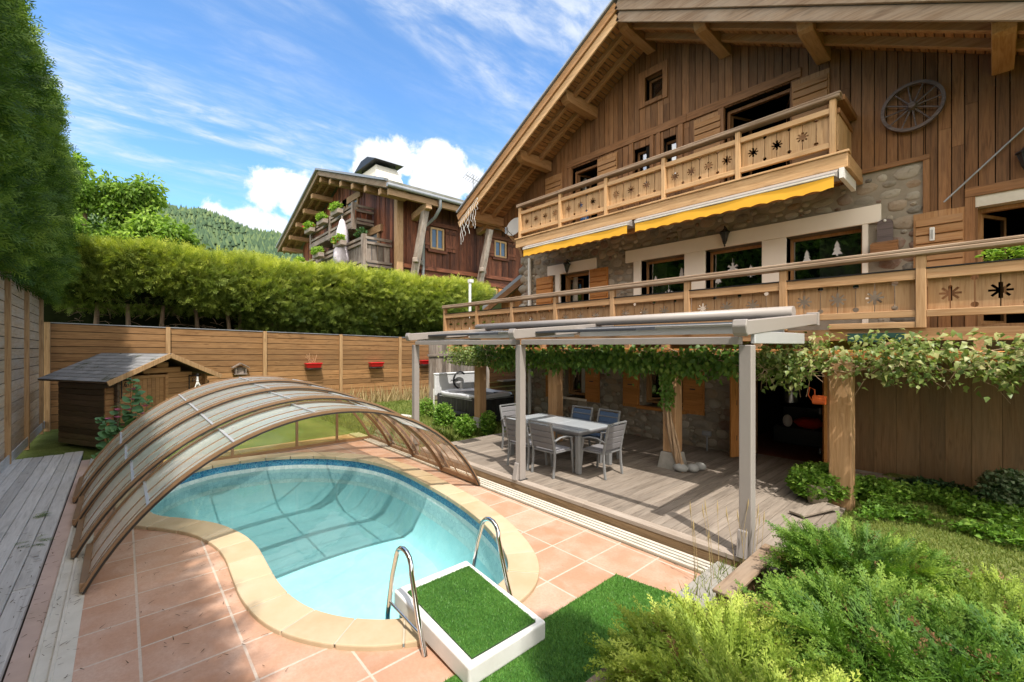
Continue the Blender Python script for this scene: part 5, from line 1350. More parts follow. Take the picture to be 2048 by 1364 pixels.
# inside the entrance and about the terrace
lp = thing('pendant_lamp', 'steel cylinder lamp hanging in the dark entrance', 'lamp', (-2.9, 10.9, 1.3)); mb = MB(); mb.lathe([(.14, 0), (.15, .55), (.14, .56)], (-2.95, 10.9, 1.15), 18); mb.build('lamp_shade', plain('brushed_steel', (.5, .5, .5), .3, .5, .9), lp); mb = MB(); mb.tube([(-2.95, 10.9, 1.7), (-2.95, 10.9, 2.5)], .008, 6); mb.build('cord', T['dark'], lp)
so_ = thing('sofa', 'dark low sofa deep inside the entrance', 'sofa', (-2.9, 11.4, .15)); mb = MB(); mb.box(-3.4, 11.2, .155, -2.0, 11.9, .55); mb.build('seat', T['tubpanel'], so_, bevel=.03); mb = MB(); mb.box(-3.4, 11.9, .155, -2.0, 12.1, .95); mb.build('backrest', T['tubpanel'], so_, bevel=.03)
mb = MB(); mb.blob((-2.72, 11.35, .66), (.30, .20, .13), 14, 8, .08); tag(mb.build('cushion', T['redcloth']), 'crumpled red cushion on the dark sofa inside the entrance', 'cushion')
mb = MB(); mb.blob((-3.12, 11.25, .68), (.10, .08, .14), 12, 8); tag(mb.build('pillow', T['white']), 'small beige pillow beside the red cushion inside the entrance', 'pillow')
wc = thing('hanging_pot', 'orange enamel pot with a wire handle hung on the right wooden column', 'pot', (-1.72, 7.4, 1.9)); mb = MB(); mb.tube([(-1.72, 7.36, 1.62), (-1.57, 7.36, 1.62)], .065, 16); mb.build('can', T['orange'], wc)
mb = MB(); mb.tube([(-1.71, 7.36, 1.56), (-1.78, 7.36, 1.68), (-1.76, 7.36, 1.79), (-1.70, 7.36, 1.76), (-1.70, 7.36, 1.68)], .008, 6); mb.build('handle', T['orange'], wc)
gs = thing('garden_socket', 'small grey power socket on a short post before the stone wall', 'socket', (-4.05, 9.2, .15)); mb = MB(); mb.box(-4.06, 9.19, .152, -4.03, 9.21, .5); mb.build('stake', T['zinc'], gs); mb = MB(); mb.box(-4.14, 9.16, .48, -3.95, 9.22, .58); mb.build('socket_box', T['zinc'], gs, bevel=.01)
for x, y, r, lb_ in ((-3.70, 7.36, (.135, .10, .075), 'oval white pebble, left of three beside the vine trunk'), (-3.55, 7.50, (.11, .095, .075), 'middle white pebble of three beside the vine trunk'), (-3.52, 7.72, (.11, .09, .07), 'white pebble behind the two others beside the vine trunk')):
    mb = MB(); mb.blob((x, y, .152 + r[2] * .95), r, 18, 10, .015); tag(mb.build('pebble', T['pebble']), lb_, 'stone', 'pebbles at the vine')
lg = thing('timber_beam', 'old grey timber lying on the ground by the annex wall', 'timber', (-1, 8.8, .1)); mb = MB(); mb.beam((-1.7, 9.10, .20), (-.1, 9.22, .20), .24, .14); mb.build('beam', T['oldgrey_x'], lg, bevel=.02)
mb = MB(); mb.beam((-1.72, 6.55, .19), (-1.46, 7.18, .22), .20, .03); tag(mb.build('loose_plank', T['deck_y'], bevel=.004), 'short loose grey plank on the terrace edge beside the potted plant', 'plank')
pt = thing('plant_pot', 'beige flower pot at the terrace edge under leafy green plants', 'pot', (-1.72, 7.75, .15)); mb = MB(); mb.lathe([(.12, 0), (.17, .26), (.18, .28), (.15, .28), (.13, .2)], (-1.66, 7.36, .152), 18); mb.build('pot', plain('beige_clay', (.45, .38, .30), .8, .2), pt); mb = MB(); mb.lathe([(0, .24), (.155, .24)], (-1.66, 7.36, .152), 18); mb.build('earth', T['soil'], pt)
# timber edging of the planting bed
T['edging'] = wood('edging_wood', (.22, .12, .06), (.44, .28, .16), 'y', var=.1, weather=(.48, .44, .39), wamt=.4)
for y0_, y1_, x, z1_, lb_ in ((3.62, 4.80, -1.47, .40, 'brown timber edging board of the juniper bed near the terrace'), (.9, 2.75, -1.60, .34, 'low timber edging board under the nearest juniper')):
    e = thing('bed_edging', lb_, 'edging', (x, (y0_ + y1_) / 2, 0), 0, 'timber edging boards'); mb = MB(); mb.box(x - .05, y0_, -.02, x - .005, y1_, z1_ - .03); mb.build('board', T['edging'], e); mb = MB(); mb.box(x - .07, y0_ - .02, z1_ - .03, x + .09, y1_ + .02, z1_); mb.build('cap', T['grey_y'], e, bevel=.006)

# ============================================================ the neighbouring chalet beyond the hedge
nb = thing('chalet', 'old dark-red timber chalet with flower boxes beyond the hedge', 'house', (-30.7, 14, 0))
NX0, NX1, NY, NR = -39.2, -22.0, 11.4, -30.6
def nz(x): return 14.05 - .352 * abs(x - NR)
mb = MB(); x = NX0
while x < NX1 - .05:
    w_ = random.choice((.30, .36, .42, .26)); xb = min(x + w_, NX1); y = NY + random.uniform(-.03, .03)
    mb.prism([(x + .005, y, 5.6), (xb - .005, y, 5.6), (xb - .005, y, nz(xb) - .25), (x + .005, y, nz(x) - .25)], (0, .1, 0)); x = xb
mb.build('gable_boarding', T['old_z'], nb)
mb = MB(); y = NY
while y < 32:
    w_ = random.choice((.30, .36, .42, .26)); xx = NX1 + random.uniform(-.03, .03); mb.box(xx - .1, y + .005, 6.9, xx, y + w_ - .005, 10.8); y += w_
mb.build('side_boarding', T['old_z'], nb)
mb = MB(); mb.box(NX0, NY + .15, 0, NX1 - .12, 32, 10.6); mb.build('inner_wall', T['interior'], nb)
mb = MB()
for k in range(8): mb.box(NX1 - .25, NY + .02, 2.0 + k * .6, NX1 + .02 + (k % 2) * .02, 32, 2.59 + k * .6)
mb.build('log_wall', T['old_y'], nb, bevel=.03)
mb = MB()
for k in range(6): mb.box(NX0, NY - .02, 2.0 + k * .6, NX1 - .26, NY + .1, 2.59 + k * .6)
mb.build('log_wall', T['old_x'], nb, bevel=.03)
mb = MB(); mb.box(NX1 - .2, NY - .22, 2, NX1 + .18, NY + .16, 10.7); mb.build('corner_post', T['oldtan_z'], nb, bevel=.02)
mb = MB(); mb.box(NX1, NY + .2, 6.72, NX1 + .16, 32, 6.95); mb.build('sill_beam', T['old_y'], nb)
for sgn in (-1, 1):
    ext = 10.3; xe = NR + sgn * ext; mb = MB()
    mb.prism([(NR, 9.9, 14.12), (xe, 9.9, 14.12 - .352 * ext), (xe, 9.9, 14.34 - .352 * ext), (NR, 9.9, 14.34)], (0, 23, 0)); mb.build('roof_slab', plain('neighbour_roof', (.20, .20, .185), .8, .2, var=.3, scale=2, dirt=(.09, .10, .05), damt=.7), nb)
    mb = MB(); s = .2
    while s < ext: mb.beam((NR + sgn * s, 9.95, 14.09 - .352 * s), (NR + sgn * s, NY, 14.09 - .352 * s), .26, .04, (sgn * .352, 0, 1)); s += .28
    if sgn > 0:
        s = 8.5
    mb.build('soffit_board', T['oldtan_y'], nb)
    for y in (10.35, 10.85):
        mb = MB(); mb.beam((NR, y, 13.98), (xe, y, 13.98 - .352 * ext), .14, .18, (0, 0, 1)); mb.build('rafter', T['oldtan_x'], nb)
    mb = MB(); mb.beam((NR, 9.88, 14.08), (xe, 9.88, 14.08 - .352 * ext), .10, .30, (0, 0, 1)); mb.build('verge_board', T['grey_x'], nb)
    mb = MB(); mb.beam((NR, 9.80, 14.32), (xe, 9.80, 14.32 - .352 * ext), .24, .12, (0, 0, 1)); mb.build('verge_flashing', T['zinc'], nb)
for k in range(-5, 6):
    xx = NR + k * 1.83; zz_ = 13.82 - .352 * abs(xx - NR); mb = MB(); mb.box(xx - .17, 9.98, zz_ - .34, xx + .17, NY + .1, zz_); pu = mb.build('purlin', T['oldtan_y'], nb, bevel=.03)
mb = MB(); mb.box(-20.55, 9.98, 10.0, -20.35, 33, 10.32); mb.build('eave_board', T['oldtan_y'], nb)
mb = MB(); mb.tube([(-20.18, 9.8, 10.42), (-20.18, 33, 10.42)], .11, 8); mb.build('gutter', T['zinc'], nb)
mb = MB(); mb.tube([(-20.2, 12.9, 10.35), (-20.25, 12.95, 9.95), (-20.7, 12.9, 9.5), (-21.8, 12.8, 9.1), (-21.85, 12.8, 6)], .09, 8); mb.build('downpipe', T['zinc'], nb)
# struts carrying the eave
for y in (12.3, 16.9, 22):
    s_ = part('strut', nb); mb = MB(); mb.beam((-20.75, y, 9.75), (-21.75, y - .45, 4.6), .34, .34, (0, 1, 0)); mb.build('leaning_post', T['oldgrey_z'], s_, bevel=.03)
    mb = MB(); mb.beam((-22, y, 9.62), (-20.35, y, 9.95), .36, .40); mb.build('bracket_beam', T['oldtan_x'], s_, bevel=.03)
    mb = MB(); mb.beam((-21.0, y - .5, 7.05), (-21.75, y + .3, 7.05), .28, .26); mb.build('tie', T['oldgrey_x'], s_, bevel=.03)
# side windows with shutters
T['npane'] = plain('dull_window', (.10, .13, .17), .08, .6, var=.3, scale=2)
def nwin(y0, y1, z0, z1, sh=.75, red=False):
    w = part('window', nb); x = NX1 + .02; mb = MB(); mb.box(x, y0, z0, x + .02, y1, z1); mb.build('pane', T['npane'], w)
    mb = MB(); f_ = .09
    for a, b in ((y0 - .02, y0 + f_), (y1 - f_, y1 + .02), ((y0 + y1) / 2 - .05, (y0 + y1) / 2 + .05)): mb.box(x + .02, a, z0, x + .08, b, z1)
    mb.box(x + .02, y0, z1 - f_, x + .075, y1, z1 + .02); mb.box(x + .02, y0, z0 - .02, x + .075, y1, z0 + f_); mb.build('frame', T['gold_z'], w)
    for a, b in ((y0 - .08 - sh, y0 - .08), (y1 + .12, y1 + .12 + sh)):
        mb = MB(); n_ = 3
        for k in range(n_): mb.box(x + .02, a + (b - a) * k / n_, z0 - .05, x + .09, a + (b - a) * (k + 1) / n_ - .012, z1 + .05)
        for z in (z0 + .15, z1 - .25): mb.box(x + .09, a, z, x + .13, b, z + .16)
        mb.build('shutter', T['shutter_z'] if red else T['old_z'], w)
    mb = MB(); mb.box(x, y0 - .95, z1 + .10, x + .12, y1 + .95, z1 + .32); mb.box(x, y0 - .2, z0 - .22, x + .15, y1 + .2, z0 - .06); mb.build('lintel', T['old_y'], w)
nwin(13.35, 14.25, 8.05, 9.28); nwin(18.2, 19.2, 8.25, 9.3); nwin(13.3, 14.5, 5.1, 6.2, .8, True); nwin(17.6, 18.4, 5.0, 6.1, .8, True)
# gable: balconies, openings, flower boxes
def nopen(x0, x1, z0, z1):
    w = part('window', nb); mb = MB(); mb.box(x0, NY - .06, z0, x1, NY - .03, z1); mb.build('pane', plain('roller_shutter_grey', (.13, .15, .17), .4, .4, var=.1, scale=4), w)
    mb = MB(); mb.box(x0 - .16, NY - .12, z0, x0, NY, z1); mb.box(x1, NY - .12, z0, x1 + .16, NY, z1); mb.build('jamb', T['oldtan_z'], w); mb = MB(); mb.box(x0 - .8, NY - .16, z1, x1 + .6, NY, z1 + .42); mb.build('lintel', T['oldtan_x'], w)
nopen(-26.6, -24.6, 6.8, 9.1); nopen(-31.6, -29.8, 9.9, 11.9); nopen(-29.2, -27.6, 9.9, 11.9); nopen(-33, -31, 6.8, 8.9)
def nbalc(name, lab, x0, x1, yf, zf, zt):
    b = part(name, nb, lab); mb = MB(); mb.box(x0, yf, zf - .14, x1, NY, zf); mb.build('floor', T['oldgrey_y'], b); mb = MB(); mb.box(x0, yf - .12, zf - .42, x1, yf, zf - .16); mb.build('edge_beam', T['oldgrey_x'], b)
    for z in (zf + .06, zt - .16, zt - .42): mb = MB(); mb.box(x0, yf - .06, z, x1, yf + .06, z + .14); mb.build('rail', T['oldgrey_x'], b)
    mb = MB(); x = x0
    while x < x1 - .2: mb.box(x + .01, yf + .06, zf + .10, x + .33, yf + .10, zt - .38 + random.uniform(-.04, .04)); x += .36
    y = yf + .1
    while y < NY - .3: mb.box(x1 - .12, y + .01, zf + .10, x1 - .08, y + .33, zt - .38); y += .36
    mb.build('board', T['oldgrey_z'] if yf < 10 else T['old_z'], b)
    for z in (zf + .06, zt - .16, zt - .42): mb = MB(); mb.box(x1 - .08, yf + .06, z, x1 + .04, NY - .05, z + .14); mb.build('rail', T['oldgrey_y'], b)
    for x in (x0 + .1, (x0 + x1) / 2, x1 - .1): mb = MB(); mb.box(x - .12, yf - .1, zf - .5, x + .12, yf + .14, zt + .1); mb.build('post', T['oldgrey_z'], b)
    for x in (x0 + 1, (x0 + x1) / 2 + .3, x1 - .5): mb = MB(); mb.beam((x, yf + .1, zf - .2), (x, NY, zf - 1.5), .2, .2); mb.build('brace', T['old_z'], b)
nbalc('balcony', None, -37.8, -22.8, 9.75, 6.85, 8.35); nbalc('balcony', None, -33.0, -25.2, 10.15, 9.75, 10.75)
for (x, y, z, lb_) in ((-32.2, 9.95, 10.35, 'flower box at the left end of the upper old balcony'), (-29.6, 9.95, 10.40, 'flower box in the middle of the upper old balcony'), (-27.0, 9.95, 10.45, 'flower box at the right of the upper old balcony'),
                       (-25.3, 9.5, 8.15, 'flower box at the right of the lower old balcony, beside the parasol'), (-29.0, 9.5, 8.05, 'flower box in the middle of the lower old balcony'), (-32.9, 9.5, 8.0, 'flower box at the far left of the lower old balcony')):
    fb = thing('flower_box', lb_, 'flower box', (x, y, z), 0, 'flower boxes of the old chalet'); mb = MB(); mb.box(x - .62, y - .32, z - .05, x + .62, y + .02, z + .22); mb.build('trough', T['oldgrey_x'], fb, bevel=.02); fb['_fx'] = 1
pa = thing('folded_parasol', 'closed pale lilac parasol on the neighbour balcony', 'parasol', (-25.6, 9.6, 6.8)); mb = MB(); mb.tube([(-25.6, 9.6, 6.2), (-25.6, 9.6, 10.0)], .06, 8); mb.build('pole', T['oldgrey_z'], pa)
mb = MB(); n_ = 14; prof = [(.02, 3.05), (.12, 2.9), (.26, 2.3), (.34, 1.6), (.22, 1.45), (.38, 1.2), (.42, .6), (.30, .35)]; vs = []
for i, (r, z) in enumerate(prof):
    for k in range(n_): q = r * (1 + .28 * (k % 2)); vs.append((-25.6 + q * math.cos(2 * math.pi * k / n_), 9.6 + q * math.sin(2 * math.pi * k / n_), 6.8 + z))
mb.add(vs, [(i * n_ + k, i * n_ + (k + 1) % n_, (i + 1) * n_ + (k + 1) % n_, (i + 1) * n_ + k) for i in range(len(prof) - 1) for k in range(n_)], True); mb.build('canopy', plain('lilac_cloth', (.58, .54, .60), .85, .1), pa)
ck = part('chimney', nb); mb = MB(); q0 = [(-43.5, 15.6), (-34.3, 15.6), (-34.3, 20.4), (-43.5, 20.4)]; q1 = [(-40.6, 17.0), (-37.2, 17.0), (-37.2, 19.0), (-40.6, 19.0)]
mb.add([(x, y, 13.0) for x, y in q0] + [(x, y, 18.7) for x, y in q1], [(0, 1, 5, 4), (1, 2, 6, 5), (2, 3, 7, 6), (3, 0, 4, 7), (4, 5, 6, 7)]); mb.build('stack', wood('white_chimney_board', (.50, .46, .40), (.68, .65, .60), 'z', var=.1, weather=(.42, .38, .33), wamt=.35), ck)
mb = MB(); mb.prism([(-41.3, 16.6, 18.95), (-36.5, 16.6, 18.95), (-38.2, 16.6, 19.6), (-39.6, 16.6, 19.6)], (0, 2.8, 0))
for x in (-40.4, -37.4):
    for y in (17.1, 18.9): mb.box(x - .06, y - .06, 18.65, x + .06, y + .06, 18.96)
mb.build('cap', T['dark'], ck)
an = thing('antenna', 'thin television antenna with a small dish on the old chalet roof', 'antenna', (-21.6, 16, 10.4)); mb = MB(); mb.tube([(-21, 15.75, 10.6), (-21, 15.75, 12.7)], .03, 6); mb.build('mast', T['zinc'], an)
mb = MB(); mb.tube([(-21, 15.2, 12.55), (-21, 16.2, 12.35)], .02, 6)
for k in range(7): y = 15.2 + k * .16; mb.tube([(-21.3, y, 12.55 - .033 * k - .12), (-20.7, y, 12.55 - .033 * k + .12)], .012, 5)
mb.build('aerial', T['zinc'], an)
mb = MB(); mb.lathe([(.0, 0), (.25, .03), (.36, .1)], (-20.9, 15.6, 11.2), 16); ob = mb.build('dish', plain('cream_dish', (.6, .58, .52), .5), an)
# ============================================================ vegetation
T['thuja'] = leafy('thuja_green', (.022, .055, .008), (.085, .155, .02), (.25, .35, .05), .35, .55, 1.1)
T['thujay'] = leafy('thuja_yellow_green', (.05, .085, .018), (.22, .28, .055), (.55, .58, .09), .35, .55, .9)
T['core'] = plain('hedge_shade', (.010, .014, .005), .95, .05, var=.5, scale=5)  # near-black colour stands in for the shade inside the hedges
T['juniper'] = leafy('juniper_green', (.03, .09, .016), (.12, .235, .035), (.32, .44, .075), .3, .55, 1.6)
T['junipery'] = leafy('juniper_yellow_green', (.08, .14, .02), (.28, .38, .055), (.58, .64, .14), .35, .55, 1.6)
T['vine'] = leafy('vine_leaf', (.045, .11, .016), (.11, .22, .03), (.24, .33, .06), .4, .45, 2.0, .35)
T['vine_sunlit'] = leafy('sunlit_vine_leaf', (.08, .13, .025), (.20, .27, .07), (.42, .40, .18), .35, .42, 2.2, .4)  # paler copy for the leaves in sun, their brightening put into the colour
T['grassb'] = leafy('grass_blade', (.06, .10, .018), (.15, .21, .04), (.30, .32, .10), .4, .6, .8)
T['herb'] = leafy('ground_cover_leaf', (.06, .14, .018), (.15, .29, .04), (.34, .48, .10), .4, .5, 1.6)
T['herbd'] = leafy('dark_shrub_leaf', (.02, .06, .02), (.06, .13, .05), (.24, .30, .18), .35, .5, 2.5)
T['ash'] = leafy('tree_leaf', (.06, .12, .02), (.20, .33, .05), (.44, .58, .10), .45, .5, .35)
T['deadspray'] = leafy('dead_spray', (.10, .05, .02), (.22, .12, .05), (.36, .24, .12), .2, .7, 2)
T['dry'] = leafy('dry_grass', (.20, .14, .06), (.36, .27, .13), (.50, .41, .24), .3, .7, 2)
FR = [frond(6, 1.0, .46, .055, .14, 0, s, 42) for s in range(3)]
FJ = [frond(6, 1.0, .34, .05, .10, 1, s + 5, 30) for s in range(3)]
def fronds(P, D, Nn, S, tone, tmpl):
    out = []; k = RNG.integers(0, len(tmpl), len(P))
    for i, (tv, tf, ft) in enumerate(tmpl):
        m = k == i
        if m.any(): out.append(scatter(tv, tf, P[m], D[m], Nn[m], S[m], tone[m], ft))
    return out
U = RNG.uniform
def lump(a, b, s=1.0, ph=0.0): return np.sin(a * 1.7 * s + ph) * .5 + np.sin(b * 2.3 * s + a * .9 * s + 1.3 + ph) * .5 + np.sin(a * 4.1 * s - b * 3.3 * s + ph) * .3

# the tall clipped hedge on the left
hd = thing('tall_hedge', 'very tall clipped dark green conifer hedge overhanging the side fence', 'hedge', (-9, -2, 0))
mb = MB(); mb.box(-18.9, -3.0, 3.95, 3.0, -1.62, 7.95); mb.build('shade_core', T['core'], hd)
mb = MB()
for k in range(16): x = -18.5 + k * 1.35; mb.tube([(x, -2.2, 0), (x + .1, -2.2, 4.2)], [.12, .09], 7)
mb.build('trunk', T['trunk'], hd)
parts_ = []
n = 15000
x = -6.0 - 13.0 * U(0, 1, n) ** .9; z = U(3.75, 8.3, n)
y = -1.50 + .17 * lump(x, z, 1.2) + U(-.22, .16, n) - np.maximum(0, 4.35 - z) * .35 - np.maximum(0, z - 8.0) * .9
P = np.stack([x, y, z], 1); D = np.stack([U(-.6, .6, n), np.full(n, .75), U(-.75, .75, n) + .1], 1); Nn = np.stack([U(-1, 1, n), U(-.3, .3, n), U(-.4, .4, n)], 1)
parts_ += fronds(P, D, Nn, U(.22, .46, n), U(-.15, .38, n) + .18 * lump(x * 1.3, z * 1.3, 1.0, 2), FR)
n = 5000; x = U(-19.0, 3, n); y = U(-3, -1.3, n); z = 8.0 + U(-.15, .25, n)
P = np.stack([x, y, z], 1); D = np.stack([U(-.6, .6, n), U(-.5, .5, n), np.full(n, .8)], 1); parts_ += fronds(P, D, rand_dirs(n), U(.25, .4, n), U(.1, .5, n), FR)
n = 2600; x = U(-6, 3, n); z = U(3.8, 8.2, n); P = np.stack([x, np.full(n, -1.45) + U(-.2, .15, n), z], 1); D = np.stack([U(-.6, .6, n), np.full(n, .75), U(-.7, .7, n)], 1); parts_ += fronds(P, D, rand_dirs(n), U(.35, .5, n), U(0, .35, n), FR)
n = 2200; y = U(-3, -1.4, n); z = U(3.8, 8.2, n); P = np.stack([np.full(n, -18.9) + U(-.2, .2, n), y, z], 1); D = np.stack([np.full(n, -.7), U(-.5, .5, n), U(-.6, .6, n)], 1); parts_ += fronds(P, D, rand_dirs(n), U(.25, .4, n), U(0, .4, n), FR)
V, F, Tn = merge(parts_); np_mesh('foliage', V, F, T['thuja'], Tn, parent=hd)
# bare brown twigs showing through
mb = MB()
for k in range(150):
    x = -6.3 - 8 * random.random() ** 1.3; z = random.choice((random.uniform(4.0, 4.9), random.uniform(4.0, 6.2))); p = Vector((x, -1.6, z)); d = Vector((random.uniform(-.5, .5), random.uniform(.35, .65), random.uniform(-.5, .3)))
    mb.tube([p, p + d * .25, p + d * .42 + Vector((0, 0, random.uniform(-.1, .1)))], [.007, .005, .002], 4, cap=False)
mb.build('bare_twig', T['dry'] if False else plain('dead_twig', (.20, .13, .07), .9, .1), hd)

# the sunny hedge across the back
hb = thing('garden_hedge', 'long sunny yellow-green conifer hedge above the back fence', 'hedge', (-19.3, 6, 0))
mb = MB(); mb.box(-20.9, -1.4, 3.75, -18.75, 3.5, 5.15); mb.box(-20.9, 3.5, 3.3, -18.7, 14.4, 5.2); mb.box(-21.6, -3, 0, -21.3, 15.0, 4.5); mb.build('shade_core', T['core'], hb)  # dark cores, plus a dark sheet standing in for shade behind the trunks
mb = MB()
for y in (-.7, .15, 1.0, 1.95, 2.9, 3.35, 4.3, 5.3): mb.tube([(-18.9 + random.uniform(-.2, .2), y, -.1), (-18.95, y + random.uniform(-.08, .08), 2.6), (-19.0, y + random.uniform(-.15, .15), 4.2)], [.10, .075, .05], 7)
mb.build('trunk', T['trunk'], hb)
mb = MB()
for k in range(130):
    y = random.uniform(-1.2, 5.0); p = Vector((-18.9, y, random.uniform(3.0, 4.0))); d = Vector((random.uniform(.2, .8), random.uniform(-.7, .7), random.uniform(-.35, .1)))
    mb.tube([p, p + d * .3, p + d * .6 + Vector((0, 0, -.06))], [.010, .007, .003], 4, cap=False)
mb.build('bare_twig', T['trunk'], hb)
parts_ = []
n = 12500; y = U(-1.6, 15.2, n); lowz = np.where(y < 3.2, 3.85, 2.95) + .22 * lump(y, y * .3, .9); z = lowz + (5.52 + .06 * lump(y, y * .5) - lowz) * U(0, 1, n) ** .85
cv_ = (z - 4.4) / 1.2; x = -18.30 - .35 * cv_ ** 2 + .26 * lump(y, z, 1.0) + U(-.25, .18, n)
x = np.where(y > 13.8, x - (y - 13.8) * .5, x)
P = np.stack([x, y, z], 1); D = np.stack([np.full(n, .8), U(-.7, .7, n), U(-.55, .75, n)], 1); Nn = np.stack([U(-.4, .4, n), U(-1, 1, n), U(-.6, .6, n)], 1)
parts_ += fronds(P, D, Nn, U(.28, .56, n), U(-.15, .30, n) + (z - 4.3) * .20, FR)  # tone rises with height, putting sunlit top and shaded foot into the colour
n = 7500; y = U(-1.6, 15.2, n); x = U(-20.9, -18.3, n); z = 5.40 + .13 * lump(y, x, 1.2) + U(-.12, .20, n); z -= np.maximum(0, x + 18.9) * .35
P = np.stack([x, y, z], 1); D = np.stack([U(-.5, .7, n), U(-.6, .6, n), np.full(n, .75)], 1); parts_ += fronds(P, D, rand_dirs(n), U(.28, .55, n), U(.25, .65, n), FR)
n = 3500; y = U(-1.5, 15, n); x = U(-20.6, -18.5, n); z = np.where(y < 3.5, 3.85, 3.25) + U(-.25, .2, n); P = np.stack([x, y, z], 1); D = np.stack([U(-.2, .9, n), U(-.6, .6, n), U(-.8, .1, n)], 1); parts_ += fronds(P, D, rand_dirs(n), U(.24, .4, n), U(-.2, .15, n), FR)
n = 900; z = U(3.0, 5.4, n); P = np.stack([U(-20.6, -18.3, n), 15.0 + U(-.3, .2, n), z], 1); D = np.stack([U(-.2, .6, n), np.full(n, .7), U(-.5, .6, n)], 1); parts_ += fronds(P, D, rand_dirs(n), U(.24, .4, n), U(0, .4, n), FR)
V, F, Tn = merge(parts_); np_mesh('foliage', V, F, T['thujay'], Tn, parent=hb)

# broadleaf trees behind the hedge
LF = leaf(.45, .1, .15)
def tree(x, y, h, r, n, label, zb=3.0, seed=0):
    t = thing('garden_tree', label, 'tree', (x, y, 0), 0, 'leafy trees behind the hedge'); rg = random.Random(seed)
    mb = MB(); mb.tube([(x, y, 0), (x + .1, y, h * .4), (x, y + .1, h * .8), (x, y, h * .97)], [.20, .14, .07, .02], 8)
    br = []
    for k in range(26):
        z0 = h * rg.uniform(.3, .92); a = rg.uniform(0, 6.28); l = r * (1.15 - .75 * (z0 / h) ** 2) * rg.uniform(.6, 1); e = rg.uniform(.5, 1.1)
        q = Vector((x + l * math.cos(a), y + l * math.sin(a), z0 + l * e)); mb.tube([(x, y, z0), ((x + q.x) / 2, (y + q.y) / 2, z0 + l * e * .4), q], [.05, .03, .012], 5, cap=False); br.append((Vector((x, y, z0)), q))
    mb.build('trunk', T['trunk'], t)
    P = []; D = []; Tt = []
    per = n // (26 * 6)
    for a, q in br:
        for j in range(6):
            c = a.lerp(q, .35 + .13 * j); rad = .42 + .16 * rg.random(); tn = rg.uniform(-.12, .3)
            for _ in range(per):
                d = Vector((rg.gauss(0, 1), rg.gauss(0, 1), rg.gauss(0, .8))); d = d.normalized() * rad * rg.random() ** .4
                P.append(c + d); D.append((d + Vector((rg.uniform(-.3, .3), rg.uniform(-.3, .3), -.35 + rg.uniform(-.3, .4)))).normalized()); Tt.append(tn + rg.uniform(-.12, .2))
    P = np.array([tuple(p) for p in P]); D = np.array([tuple(d) for d in D]); N_ = len(P)
    V, F, Tn = scatter(LF[0], LF[1], P, D, norm(RNG.normal(size=(N_, 3)) + np.array([0, 0, .8])), U(.16, .30, N_), np.array(Tt))
    np_mesh('crown', V, F, T['ash'], Tn, parent=t)
tree(-26.5, -1.3, 10.7, 1.9, 17000, 'leafy tree behind the hedge, half hidden by the tall dark hedge', seed=1)
tree(-26.0, .25, 10.0, 1.6, 14000, 'leafy tree behind the hedge with an upright crown, middle of three', seed=2)
tree(-25.0, 1.75, 8.2, 1.15, 9000, 'smallest slim leafy tree behind the hedge, next to the open hillside', seed=3)
tree(-29, -2.2, 9.5, 2.1, 9000, 'leafy tree deepest behind the tall dark hedge', seed=4)

# far wooded hillside
def hill_z(X, Y):
    t = np.clip((-X - 160) / 740, 0, 1.25); ridge = 222 - .055 * Y + 5 * np.sin(Y * .021) + 3 * np.sin(Y * .06 + 1)
    up = t ** 1.15
    return np.where(t <= 1, up * ridge, ridge * (1 - (t - 1) * .5)) + 3 * np.sin(X * .02) * np.sin(Y * .025) - 2
gx_ = np.linspace(-1080, -150, 60); gy_ = np.linspace(-260, 900, 70); GX, GY = np.meshgrid(gx_, gy_, indexing='ij'); GZ = hill_z(GX, GY)
Vv = np.stack([GX.ravel(), GY.ravel(), GZ.ravel()], 1); ids = np.arange(60 * 70).reshape(60, 70)
Fq = np.stack([ids[:-1, :-1].ravel(), ids[1:, :-1].ravel(), ids[1:, 1:].ravel(), ids[:-1, 1:].ravel()], 1)
T['meadow'] = ground_mat('mountain_meadow', (.05, .085, .03), (.09, .13, .04), (.20, .20, .09))
tag(np_mesh('hillside', Vv, Fq, T['meadow'], smooth=True, loc=(-600, 100, 0)), kind='structure')
n = 15000; X = -180 - 760 * U(0, 1, n) ** .85; Y = U(-160, 560, n); keep = (lump(X * .012, Y * .02, 1.0) + U(-.35, .35, n)) > -.62; X, Y = X[keep], Y[keep]; n = len(X)
cone = [(0, 0, 1.0)]; cf = []
for lv, (r0, zb) in enumerate(((.17, .52), (.23, .10))):
    b = len(cone); cone += [(r0 * math.cos(k * math.pi / 3 + lv), r0 * math.sin(k * math.pi / 3 + lv), zb) for k in range(6)]; top = 0
    if lv: cone.append((0, 0, .72)); top = len(cone) - 1
    cf += [(top, b + k, b + (k + 1) % 6) for k in range(6)]
cone = np.array([(x, z, y) for x, y, z in cone], dtype=np.float32)
P = np.stack([X, Y, hill_z(X, Y) - .5], 1); V, F, Tn = scatter(cone, np.array(cf), P, np.stack([U(-.04, .04, n), U(-.04, .04, n), np.ones(n)], 1), rand_dirs(n), U(8, 17, n), U(-.1, .55, n))
T['forest'] = leafy('far_forest', (.03, .06, .032), (.06, .105, .05), (.13, .175, .065), .1, .8, .012)
tag(np_mesh('forest', V, F, T['forest'], Tn, loc=(-600, 100, 0)), kind='stuff')

